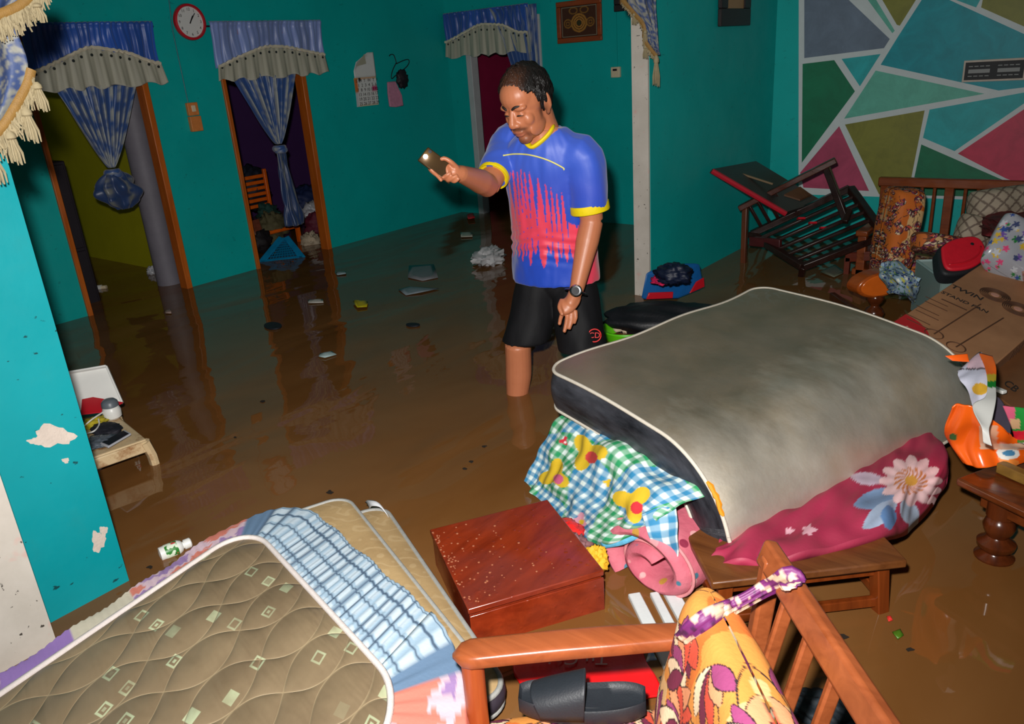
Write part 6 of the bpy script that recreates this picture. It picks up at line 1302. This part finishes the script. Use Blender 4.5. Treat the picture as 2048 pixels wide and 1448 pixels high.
sheet('snack_pack', [[(2005, 812, .40), (2060, 818, .41), (2110, 830, .41)], [(2018, 850, .36), (2065, 855, .38), (2110, 862, .38)], [(2028, 885, .31), (2068, 893, .33), (2110, 900, .33)]], 40, 40, 15, 0.006, p_pack, 0.02, 'green and red printed packet right of the dark shoe sole', 'packet', mat=M_FILM)
# ================================================================ cardboard fan box
n = NT('brown_cardboard'); co = n.co(); c = n.mix(n.ramp(n.noise(co, 5, 5, 0.6), [(0.3, 0.0), (0.7, 1.0)]), S(150, 104, 70), S(176, 126, 88)); M_CARD = n.out(c, 0.75, n.bump(n.wave(n.map(co, (1, 1, 1)), 60, 1, 1), 0.05, 0.002))
M_PRB = plain('brown_print', S(84, 52, 32), 0.7); M_PRK = plain('black_print', S(44, 34, 30), 0.7); M_PRR = plain('red_print', S(176, 28, 34), 0.6); M_PRW = plain('cream_print', S(206, 150, 130), 0.7)
BA, BB = pz(1772, 655, .36), pz(1962, 505, .425); BD = pz(1908, 722, .29); bx, by = BD-BA, BB-BA; bn = nrm(np.cross(bx, by)); by = by-nrm(bx)*np.dot(by, nrm(bx))*0.5
bx = bx*1.4; bw, bl = nrm(bx), nrm(by); bn = nrm(np.cross(bw, bl)); bn = bn if bn[2] > 0 else -bn
t = thing('fan_box', BA-bn*0.16, 'brown cardboard box printed TWIN STAND FAN at the right', 'box')
WB, HB = np.linalg.norm(bx)*1.0, np.linalg.norm(by)
def fb(u, v, h=0.0): return BA+bx*u+by*v+bn*h
m = MB(); m.obox(BA-bn*0.17, bx*1.0, by*1.0, bn*0.17); box_o = m.build('carton', M_CARD, t, bevel=0.004)
BVx = lambda px, py: onplane(px, py, BA+bn*0.0012, bn)
def inside(pts): return [BVx(*p) for p in pts]
M_ = MB(); M_.obox(fb(0.0, 0.90, 0.0), bx, by*0.098, bn*0.001); M_.build('red_band', M_PRR, box_o)
pr_ = [fb(0.0, 0.0, 0.0)]+[fb(0.0+0.42*math.cos(g), 0.0+0.16*math.sin(g), 0.0) for g in np.linspace(0, math.pi/2, 12)]
m = MB(); m.prism(pr_, bn*0.001); m.build('red_corner', M_PRR, box_o)
text_mesh('kei', 0.05, fb(0.17, 0.06, 0.0016), bw, bl, 'box_lettering', M_PRW, box_o, shear=0.3)
text_mesh('RUGEN', 0.075, fb(0.46, 0.945, 0.0016), bw, bl, 'box_lettering', M_PRW, box_o, bold=0.015)
text_mesh('TWIN', 0.048, BVx(1934, 585), bw, bl, 'box_lettering', M_PRK, box_o, bold=0.018)
text_mesh('STAND FAN', 0.034, BVx(1929, 604), bw, bl, 'box_lettering', M_PRK, box_o, bold=0.015)
p = BVx(1908, 609); m = MB(); m.bar(p-bw*0.05, p+bw*0.05, 0.007, 0.0012, bn); m.build('print_line', M_PRB, box_o)
for k in range(6):
    p = BVx(1836+k*9-8*(k % 2), 648-k*9); m = MB(); m.bar(p-bw*0.045, p+bw*0.045, 0.004, 0.0012, bn); m.build('print_line', M_PRB, box_o)
def ringp(c_, r_, w=0.003):
    m = MB(); m.tube([c_+bw*r_*math.cos(g)+bl*r_*math.sin(g) for g in np.linspace(0, 2*math.pi, 33)], w, 4, sq=(1, 0.5)); m.build('fan_print', M_PRB, box_o, 180)
for (fx, fy), (gx, gy) in [((1990, 590), (1868, 668)), ((2036, 618), (1912, 694))]:
    c_ = BVx(fx, fy)
    for r_ in (0.056, 0.049, 0.042, 0.035, 0.028): ringp(c_, r_, 0.0028)
    m = MB(); m.prism([c_+(bw*math.cos(g)+bl*math.sin(g))*0.016 for g in np.linspace(0, 2*math.pi, 20)[:-1]], bn*0.001); m.build('fan_print', M_PRW, box_o)
    g_ = BVx(gx, gy); m = MB(); m.bar(c_+(g_-c_)*0.25, g_, 0.005, 0.0012, bn); m.build('fan_print', M_PRB, box_o); ringp(g_, 0.032, 0.0025)
# open lower flap with letters
sn = nrm(np.cross(bl, bn)); sn = sn if sn@bw > 0 else -sn
for k in range(4): m = MB(); p = fb(1.0, 0.30+0.03*k, -0.05)+sn*0.001; m.bar(p-bn*0.03, p+bn*0.03, 0.008, 0.001, sn); m.build('print_line', M_PRB, box_o)
q = [pz(1925, 745, .20), pz(2060, 660, .22), pz(2180, 730, .22), pz(2060, 850, .20)]
t = thing('cardboard_sheet', q[0]-A(0, 0, 0.02), 'wet dark brown cardboard sheet below the fan box', 'cardboard')
m = MB(); m.prism(q, A(0, 0, 0.012)); m.build('sheet', plain('wet_cardboard', S(122, 78, 46), 0.5, 0.2, 12), t, bevel=0.003)
text_mesh('CB', 0.06, pz(2022, 772, .226), nrm(q[3]-q[0]), nrm(q[1]-q[0]), 'lettering', M_PRK, t)
m = MB(); m.bar(pz(1985, 775, .24), pz(2010, 785, .24), 0.02, 0.012); m.build('plastic_clip', MWP, bevel=0.003, label='small white plastic clip on the wet cardboard sheet', cat='clip')
# ================================================================ clear bin, backpack, printed bag
n = NT('cloudy_clear_plastic'); M_BIN = n.out(S(150, 176, 172), 0.3, None, Transmission_Weight=0.35, IOR=1.2, Alpha=0.75)
c1 = [pz(1834, 522, .34), pz(1884, 558, .34), pz(1950, 548, .34), pz(1892, 505, .34)]; e1_, e2_ = c1[1]-c1[0], c1[3]-c1[0]; e2_ = nrm(np.cross((0, 0, 1.), e1_))*0.22; e2_ = e2_ if e2_[1] > 0 else -e2_
t = thing('clear_bin', c1[0]-A(0, 0, 0.26), 'cloudy clear plastic bin under the red backpack', 'bin'); dn = A(0, 0, -0.24)
for o, a, nm in [(c1[0], e1_, 'bin_wall'), (c1[0], e2_, 'bin_wall'), (c1[0]+e1_, e2_, 'bin_wall'), (c1[0]+e2_, e1_, 'bin_wall')]:
    m = MB(); th_ = nrm(np.cross(a, (0, 0, 1.)))*0.004; m.obox(o, a, th_, dn); m.build(nm, M_BIN, t)
m = MB(); m.obox(c1[0]+dn, e1_, e2_, A(0, 0, 0.005)); m.build('bin_floor', M_BIN, t)
P = [c1[0], c1[0]+e1_, c1[0]+e1_+e2_, c1[0]+e2_]; m = MB(); m.tube(P+[P[0]], 0.007, 6); m.build('bin_rim', plain('pale_bin_rim', S(150, 172, 170), 0.35), t)
cb = c1[0]+e1_*0.5+e2_*0.4-A(0, 0, 0.19)
lumpy(cb+e1_*0.22, (0.07, 0.07, 0.045), 61, 0.3).build('green_cloth', cmat('lime_cloth', (130, 186, 60)), None, 180, label='lime green cloth inside the clear bin', cat='cloth'); lumpy(cb-e1_*0.16+A(0, 0, 0.05), (0.07, 0.06, 0.06), 62, 0.4).build('orange_cloth', cmat('orange_cloth_m', (196, 110, 60)), None, 180, label='orange and white cloth inside the clear bin', cat='cloth')
P0 = pz(1918, 515, .42); nn_ = nrm(-CF*0.75+A(0, 0, 0.75)); OP = lambda x, y, h=0: onplane(x, y, P0, nn_)+nn_*h
t = thing('red_backpack', P0-nn_*0.1, 'small red and black backpack lying on the fan box and clear bin', 'backpack')
ol = [(1873, 500), (1890, 487), (1915, 479), (1940, 476), (1958, 482), (1968, 497), (1972, 515), (1965, 530), (1940, 546), (1905, 552), (1885, 548), (1876, 530)]
olc = [tuple(p[:2]) for p in catmull(np.array([(x, y, 0) for x, y in ol+ol[:1]]), 48)[:-1]]
m = MB(); m.prism([OP(x, y, -0.06) for x, y in olc], nn_*0.07); m.build('backpack_body', plain('black_nylon', S(24, 26, 30), 0.6, 0.2, 30, 0.2), t, bevel=0.012, seg=3)
inn = [(1919+(x-1918)*0.90+1, 512+(y-513)*0.88-1) for x, y in olc]
m = MB(); m.prism([OP(x, y, 0.0) for x, y in inn], nn_*0.022); m.build('front_panel', plain('red_nylon', S(206, 22, 42), 0.55, 0.12, 30, 0.2), t, bevel=0.008, seg=3)
m = MB(); m.tube(curve([OP(1893, 536, 0.022), OP(1925, 532, 0.023), OP(1950, 518, 0.022), OP(1957, 500, 0.022)], 20), 0.004, 6); m.build('zip', M_RED, t, 180)
m = MB(); m.lathe([(0.0, 0), (0.008, 0), (0.007, 0.004), (0.0, 0.005)], OP(1940, 495, 0.021), nn_, 12); m.build('badge_hole', M_INK, t)
m = MB(); m.tube(curve([OP(1966, 515, 0.0), OP(1980, 510, -0.01), OP(1982, 520, -0.04), OP(1962, 535, -0.05)], 16), 0.014, 6, sq=(1, 0.4)); m.build('shoulder_strap', plain('black_strap', S(20, 20, 24), 0.7), t, 180)
m = MB(); m.tube(curve([OP(1936, 545, 0.01), OP(1940, 556, 0.0), OP(1938, 560, -0.02)], 8), 0.004, 6); m.build('strap_end', M_INK, t, 180)
def p_flow(seed, base, cols, dens=900, rad=0.016):
    def f(U, V):
        r = np.random.default_rng(seed); C = np.tile(SL(base), U.shape+(1,)); x0, x1, y0, y1 = U.min(), U.max(), V.min(), V.max()
        for k in range(int((x1-x0)*(y1-y0)*dens)):
            cx, cy, rr = r.uniform(x0, x1), r.uniform(y0, y1), rad*r.uniform(0.5, 1.2); g = np.arctan2(V-cy, U-cx); C[np.hypot(U-cx, V-cy) < rr*(0.75+0.25*np.cos(5*g+k))] = SL(cols[k % len(cols)])
        return C
    return f
pc_ = pz(2048, 512, .45); pillow(pc_, nrm(CR*0.9-CU*0.55), nrm(CU*0.85+CR*0.45), nn_, 0.16, 0.11, 0.07, p_flow(4, (158, 160, 168), [(110, 80, 160), (206, 170, 50), (50, 80, 150), (214, 70, 120), (40, 120, 60), (190, 194, 200), (60, 70, 110)], 1100, 0.015), 'printed_bag', M_FILM, None, 120, 90, 4, 0.4, 0.008, label='white plastic bag printed with small flowers right of the red backpack', cat='bag')
def p_str(U, V, px, py):
    C = np.tile(SL((206, 70, 40)), U.shape+(1,)); C[((U*34+V*20) % 1) < 0.45] = SL((200, 180, 150)); return C
sheet('striped_box', [[(1976, 482, .43), (2010, 512, .41), (2048, 548, .40), (2090, 590, .39)], [(1984, 498, .38), (2014, 530, .365), (2048, 565, .355), (2090, 610, .345)]], 14, 60, 3, 0.001, p_str, 0.05, 'red and cream striped edge box beneath the flower printed bag', 'box', mat=M_FILM)
# ================================================================ bench by the mural
M_BEN = wood('orange_brown_bench_wood', S(150, 72, 26), S(108, 46, 14), 0.35, axis='X')
YBN = 5.42; zr = at(1765, 362, Y=YBN)[2]; xl = at(1765, 362, Y=YBN)[0]
t = thing('wooden_bench', (xl+0.7, YBN-0.2, FL), 'orange-brown wooden bench with spindle back along the mural wall', 'bench')
zr2 = at(2048, 372, Y=YBN)[2]; zr = (zr+zr2)/2
m = MB(); m.bar((xl-0.02, YBN, zr), (xl+1.5, YBN, zr), 0.045, 0.055); m.build('top_rail', M_BEN, t, bevel=0.006)
for x in (xl+0.02, at(1897, 400, Y=YBN)[0], xl+0.86, xl+1.45): m = MB(); m.bar((x, YBN, FL), (x, YBN, zr), 0.05, 0.04, (0, 1, 0)); m.build('back_post', M_BEN, t, bevel=0.005)
for px in (1843, 1868, 1930, 1956, 1984, 2010, 2036): x = at(px, 390, Y=YBN)[0]; m = MB(); m.tube([(x, YBN, 0.0), (x, YBN, zr-0.02)], 0.010, 8); m.build('spindle', M_BEN, t)
m = MB(); m.box((xl, YBN-0.52, 0.0), (xl+1.48, YBN, 0.04)); m.build('seat', M_BEN, t, bevel=0.006)
for x in (xl+0.02, xl+1.42): m = MB(); m.box((x, YBN-0.52, FL), (x+0.05, YBN-0.47, 0.24)); m.build('front_leg', M_BEN, t, bevel=0.005); m = MB(); m.box((x-0.01, YBN-0.54, 0.24), (x+0.06, YBN, 0.275)); m.build('armrest', M_BEN, t, bevel=0.008)
pillow(A(at(1890, 470, Y=5.15)[0], 5.14, 0.07), A(1, 0, 0), A(0, 1, 0), A(0, 0, 1), 0.30, 0.24, 0.05, lambda U, V: fabric_leaf(U, V, 21, (120, 66, 26), 0.7), 'bench_cushion', M_UPH, None, 110, 90, 3, 0.3, label='brown floral seat cushion on the wooden bench', cat='cushion')
pillow(at(1793, 460, Y=4.72), nrm(CR), nrm(A(0, 0, 1)+CR*0.10), nrm(-CF*A(1, 1, 0)), 0.085, 0.235, 0.13, lambda U, V: fabric_leaf(U*1.0, V, 33, (206, 104, 26), 0.42), 'sofa_cushion', M_UPH, None, 80, 150, 5, 0.22, label='orange floral sofa cushion standing on end left of the bench', cat='cushion')
def p_latt(U, V):
    C = np.tile(SL((176, 160, 140)), U.shape+(1,)); a_, b2 = (U*0.7+V*0.7)/0.05, (U*0.7-V*0.7)/0.05; C[(np.abs(a_ % 1-0.5) < 0.1) | (np.abs(b2 % 1-0.5) < 0.1)] = SL((112, 96, 84)); return C
pillow(at(2020, 405, Y=4.95), nrm(CR+CU*0.12), nrm(CU), nrm(-CF), 0.22, 0.085, 0.10, p_latt, 'bed_pillow', M_CLOTH, None, 110, 60, 6, 0.4, 0.01, label='grey lattice print pillow on top of the bench heap', cat='pillow')
pillow(at(1948, 462, Y=4.7), nrm(CR-CU*0.3), nrm(CU+CR*0.3), nrm(-CF), 0.085, 0.075, 0.07, p_latt, 'small_pillow', M_CLOTH, None, 70, 60, 7, 0.4, 0.01, label='small grey lattice print pillow above the red backpack', cat='pillow')
ctrlr = [[(1930, 445, .30), (1940, 425, .36), (1985, 412, .40), (2030, 414, .40), (2090, 414, .40)], [(1935, 450, .32), (1960, 440, .40), (1995, 432, .45), (2040, 434, .45), (2090, 434, .45)], [(1950, 455, .33), (1975, 458, .42), (2000, 462, .46), (2045, 456, .46), (2090, 456, .46)], [(1960, 460, .30), (1985, 476, .38), (2010, 478, .42), (2045, 470, .44), (2090, 470, .44)]]
sheet('dark_red_blanket', ctrlr, 40, 60, 4, 0.012, lambda U, V, px, py: np.tile(SL((120, 8, 26)), U.shape+(1,))*(0.8+0.25*np.clip(wrinkle(U, V, 5), -1, 1))[..., None], 0.05, 'dark red blanket heaped under the lattice print pillow', 'blanket')
pillow(at(1880, 490, Y=4.55), nrm(CR-CU*0.15), nrm(CU), nrm(-CF), 0.14, 0.05, 0.09, lambda U, V: fabric_leaf(U, V, 35, (118, 62, 26), 0.5), 'floral_cushion', M_UPH, None, 80, 50, 5, 0.35, label='dark orange floral cushion behind the clear bin', cat='cushion')
# ================================================================ overturned dark armchair and board by the partition
M_BLW = wood('dark_stained_wood', S(52, 28, 22), S(30, 16, 14), 0.3, axis='X')
AY = lambda px, py, Y_: at(px, py, Y=Y_)
t = thing('overturned_armchair', A(-1.75, 5.0, FL), 'dark wooden slatted armchair lying tipped over by the teal partition', 'armchair')
def bar_(nm, p, q, w, h, mat=M_BLW, up=(0, 0, 1)): m = MB(); m.bar(p, q, w, h, up); return m.build(nm, mat, t, bevel=0.005)
bar_('arm', AY(1478, 417, 4.92), AY(1672, 320, 5.10), 0.06, 0.035, wood('dark_red_arm_wood', S(92, 40, 22), S(56, 24, 14), 0.3))
lg = AY(1491, 408, 4.94); bar_('leg', lg, A(*at(1487, 525, z=0)[:2], FL), 0.035, 0.035, wood('brown_leg_wood', S(112, 56, 28), S(76, 34, 16), 0.35, axis='Z'), (0, 1, 0))
bar_('leg', AY(1652, 334, 5.08), AY(1692, 440, 5.02), 0.04, 0.04, up=(0, 1, 0)); bar_('leg', AY(1700, 420, 4.98), AY(1690, 445, 4.9), 0.03, 0.03, up=(0, 1, 0))
ca, cb_, cc_, cd = AY(1502, 468, 4.96), AY(1700, 376, 5.22), AY(1768, 470, 4.98), AY(1606, 534, 4.72)
for p, q in [(ca, cb_), (cb_, cc_), (cd, cc_), (ca, cd)]: bar_('seat_rail', p, q, 0.05, 0.04)
for k in range(1, 6):
    f = k/6; bar_('slat', ca+(cd-ca)*f, cb_+(cc_-cb_)*f, 0.035, 0.02)
for k in range(4):
    f = 0.10+k*0.09; p = AY(1478, 417, 4.92); q = AY(1672, 320, 5.10); bar_('back_slat', p+(q-p)*f, ca+(cb_-ca)*(f+0.02), 0.02, 0.02, up=(0, 1, 0))
bar_('stretcher', AY(1500, 482, 4.9), AY(1562, 488, 4.85), 0.03, 0.06, wood('maroon_rail_wood', S(84, 24, 26), S(60, 16, 18), 0.4))
bar_('leg', cd, A(*at(1600, 548, z=0)[:2], -0.1), 0.035, 0.035, up=(0, 1, 0))
for k, (px, py) in enumerate([(1602, 437), (1625, 446), (1647, 456)]):
    p = AY(px, py, 4.98); m = MB(); m.bar(p-CR*0.022, p+CR*0.022, 0.03, 0.012, CU); m.build('red_tab', M_RED, t)
G = np.stack([np.stack([AY(1424, 338, 4.72), AY(1512, 322, 5.25)]), np.stack([AY(1572, 424, 4.92), AY(1645, 402, 5.30)])])
Pg = np.array([[G[0, 0]*(1-u)*(1-v)+G[1, 0]*u*(1-v)+G[0, 1]*(1-u)*v+G[1, 1]*u*v for v in np.linspace(0, 1, 6)] for u in np.linspace(0, 1, 10)])
t2 = thing('table_board', Pg[5, 3], 'dark board with red front edge resting on the overturned armchair', 'board')
MB().patch(Pg, 0.03).build('board', plain('dark_grey_board', S(52, 48, 46), 0.4, 0.25, 6), t2)
m = MB(); m.tube([G[0, 0]-A(0, 0, 0.012), G[1, 0]-A(0, 0, 0.012)], 0.017, 8); m.build('red_edge', plain('red_edge_band', S(186, 24, 44), 0.4), t2)
m = MB(); p, q = AY(1475, 345, 4.95), AY(1546, 368, 5.0); m.bar(p, q, 0.02, 0.012); m.build('wood_strip', plain('tan_strip', S(120, 96, 66), 0.6), bevel=0.002, label='thin tan strip lying on the dark red-edged board', cat='strip')
m = MB(); m.prism([AY(1568, 392, 4.85), AY(1600, 376, 4.95), AY(1622, 392, 5.0), AY(1600, 402, 4.85)], A(0, 0, 0.01)); m.build('plywood_offcut', wood('brown_ply', S(112, 72, 46), S(84, 52, 30), 0.5), label='small brown panel at the foot of the dark board', cat='panel')
t3 = thing('red_stool', A(*at(1720, 525, z=0)[:2], FL), 'low reddish wooden stool behind the slatted armchair', 'stool')
MRS = wood('red_stool_wood', S(116, 46, 26), S(84, 30, 18), 0.4); s0_, s1_ = AY(1690, 506, 4.9), AY(1752, 502, 4.9); sb = A(0, 0.28, 0)
m = MB(); m.obox(s0_-A(0, 0, 0.06), s1_-s0_, sb, A(0, 0, 0.06)); m.build('seat', MRS, t3, bevel=0.006)
for p in (s0_, s1_-nrm(s1_-s0_)*0.03, s0_+sb*0.88, s1_-nrm(s1_-s0_)*0.03+sb*0.88): m = MB(); m.box((p[0], p[1], FL), (p[0]+0.03, p[1]+0.03, p[2]-0.03)); m.build('leg', MRS, t3)
# scroll arm of a wooden chair, with its turned post and spotted cloth
b0 = at(1745, 655, z=0); t = thing('scroll_armchair', A(b0[0], b0[1], FL), 'wooden chair with round scroll arm and turned post in the water', 'chair')
M_SCR = wood('orange_scroll_wood', S(176, 84, 26), S(130, 54, 14), 0.2)
m = MB(); m.lathe([(0.03, FL), (0.032, -0.02), (0.04, 0.0), (0.045, 0.012), (0.03, 0.03), (0.022, 0.04), (0.042, 0.06), (0.048, 0.078), (0.038, 0.098), (0.022, 0.11), (0.02, 0.118), (0.034, 0.135), (0.042, 0.155), (0.034, 0.172), (0.024, 0.18), (0.03, 0.186), (0.03, 0.21)], A(b0[0], b0[1], 0), n=22); m.build('turned_post', M_DKW, t, 60)
sc = at(1764, 570, Y=b0[1]-0.02); sxd = nrm(CR*A(1, 1, 0)); bk = nrm(-NV)
ring_ = [sc+sxd*0.115*math.cos(g)+A(0, 0, 0.062*math.sin(g)+0.014*math.cos(g)) for g in np.linspace(0, 2*math.pi, 40)[:-1]]
m = MB(); m.prism(ring_, bk*0.09-sxd*0.02); m.build('scroll_arm', M_SCR, t, bevel=0.008, seg=3)
m = MB(); m.prism([sc+(p-sc)*0.86-bk*0.004 for p in ring_], bk*0.01); m.build('arm_face', plain('polished_orange_wood', S(196, 92, 26), 0.15, 0.12, 20), t, bevel=0.004)
m = MB(); m.bar(A(b0[0], b0[1], 0.02)+bk*0.03, A(b0[0], b0[1], 0.02)+bk*0.5, 0.03, 0.04); m.build('side_rail', M_DKW, t, bevel=0.004)
p_dot = p_flow(9, (150, 176, 196), [(30, 60, 140), (206, 200, 70), (40, 70, 120), (226, 226, 210), (60, 120, 60), (30, 50, 120)], 2600, 0.011)
ctrl = [[(1762, 528, .33), (1790, 522, .34), (1815, 540, .33), (1838, 560, .30)], [(1760, 548, .31), (1785, 548, .345), (1812, 558, .335), (1840, 575, .28)], [(1775, 572, .26), (1790, 575, .30), (1812, 580, .29), (1836, 590, .22)], [(1778, 586, .22), (1795, 590, .24), (1815, 598, .20), (1828, 610, .12)]]
sheet('spotted_cloth', ctrl, 80, 80, 5, 0.012, lambda U, V, px, py: p_dot(U, V), 0.006, 'pale blue cloth with blue and yellow spots draped on the scroll arm', 'cloth')
litter('clear_bag_float', [(1640, 545), (1670, 530), (1690, 545), (1668, 556)], 0.003, (96, 100, 84), 'dull clear plastic film floating below the slatted armchair', 'film')
# ================================================================ bags behind the silver mattress
o0 = pz(1278, 603, .04); o1 = pz(1357, 600, .02); o2 = pz(1412, 578, .04)
t = thing('blue_bag', o0, 'blue zip bag with red pocket stripe standing behind the silver mattress', 'bag')
z1 = 0.20; q0, q1, q2 = o0, o1, o2; q3 = q0+(q2-q1); cq_ = (q0+q1+q2+q3)/4; top = [cq_+(p-cq_)*0.82+A(0, 0, 0.17) for p in (q0, q1, q2, q3)]
M_BLB = plain('blue_nylon', S(14, 92, 160), 0.45, 0.18, 12, 0.2)
m = MB(); m.add([q0, q1, q2, q3]+top, [(3, 2, 1, 0), (4, 5, 6, 7), (0, 1, 5, 4), (1, 2, 6, 5), (2, 3, 7, 6), (3, 0, 4, 7)]); m.build('bag_body', M_BLB, t, bevel=0.02, seg=4)
nfc = nrm(np.cross(q1-q0, top[0]-q0)); nfc = nfc if nfc@CF < 0 else -nfc
L_ = lambda u, v: q0+(q1-q0)*u+(top[0]-q0)*v+nfc*0.004
m = MB(); m.prism([L_(0.15, 0.08), L_(0.82, 0.08), L_(0.80, 0.30), L_(0.18, 0.30)], nfc*0.012); m.build('red_pocket', M_RED, t, bevel=0.004)
m = MB(); m.prism([L_(0.35, 0.55), L_(0.6, 0.55), L_(0.62, 0.7), L_(0.33, 0.72)], nfc*0.003); m.build('badge', plain('dull_red_badge', S(120, 50, 44), 0.6), t)
nf2 = nrm(np.cross(q2-q1, top[1]-q1)); nf2 = nf2 if nf2@CF < 0 else -nf2; L2_ = lambda u, v: q1+(q2-q1)*u+(top[1]-q1)*v+nf2*0.004
m = MB(); m.prism([L2_(0.35, 0.1), L2_(0.9, 0.12), L2_(0.88, 0.45), L2_(0.6, 0.4)], nf2*0.01); m.build('red_pocket', M_RED, t, bevel=0.004)
heap('dark_cloth', 1346, 548, .25, (0.09, 0.08, 0.055), 71, (16, 26, 52), 'dark navy cloth bundle on top of the blue bag', 'cloth', 0.4, 0.5)
heap('pink_cloth', 1322, 560, .215, (0.055, 0.045, 0.022), 72, (206, 26, 84), 'small hot pink cloth beside the navy bundle on the blue bag', 'cloth', 0.4)
heap('black_bag', 1335, 640, .05, (0.33, 0.15, 0.085), 73, (22, 23, 28), 'limp black bag lying between the blue bag and the silver mattress', 'bag', 0.25, 0.5, 2.0, rot=np.stack([nrm(RV+NV*0.2), nrm(NV*-1), A(0, 0, 1)], 1))
heap('cream_cloth', 1243, 650, .03, (0.07, 0.06, 0.04), 74, (206, 186, 160), 'cream cloth in the green basin behind the silver mattress', 'cloth', 0.35)
c_ = pz(1252, 668, .02); t = thing('green_basin', c_-A(0, 0, 0.05), 'lime green plastic basin behind the silver mattress corner', 'basin')
m = MB(); m.lathe([(0.09, -0.05), (0.12, 0.03), (0.128, 0.03), (0.126, 0.038), (0.115, 0.036), (0.088, -0.04)], c_, n=30); m.build('basin_shell', plain('lime_plastic', S(96, 200, 20), 0.4), t, 50)
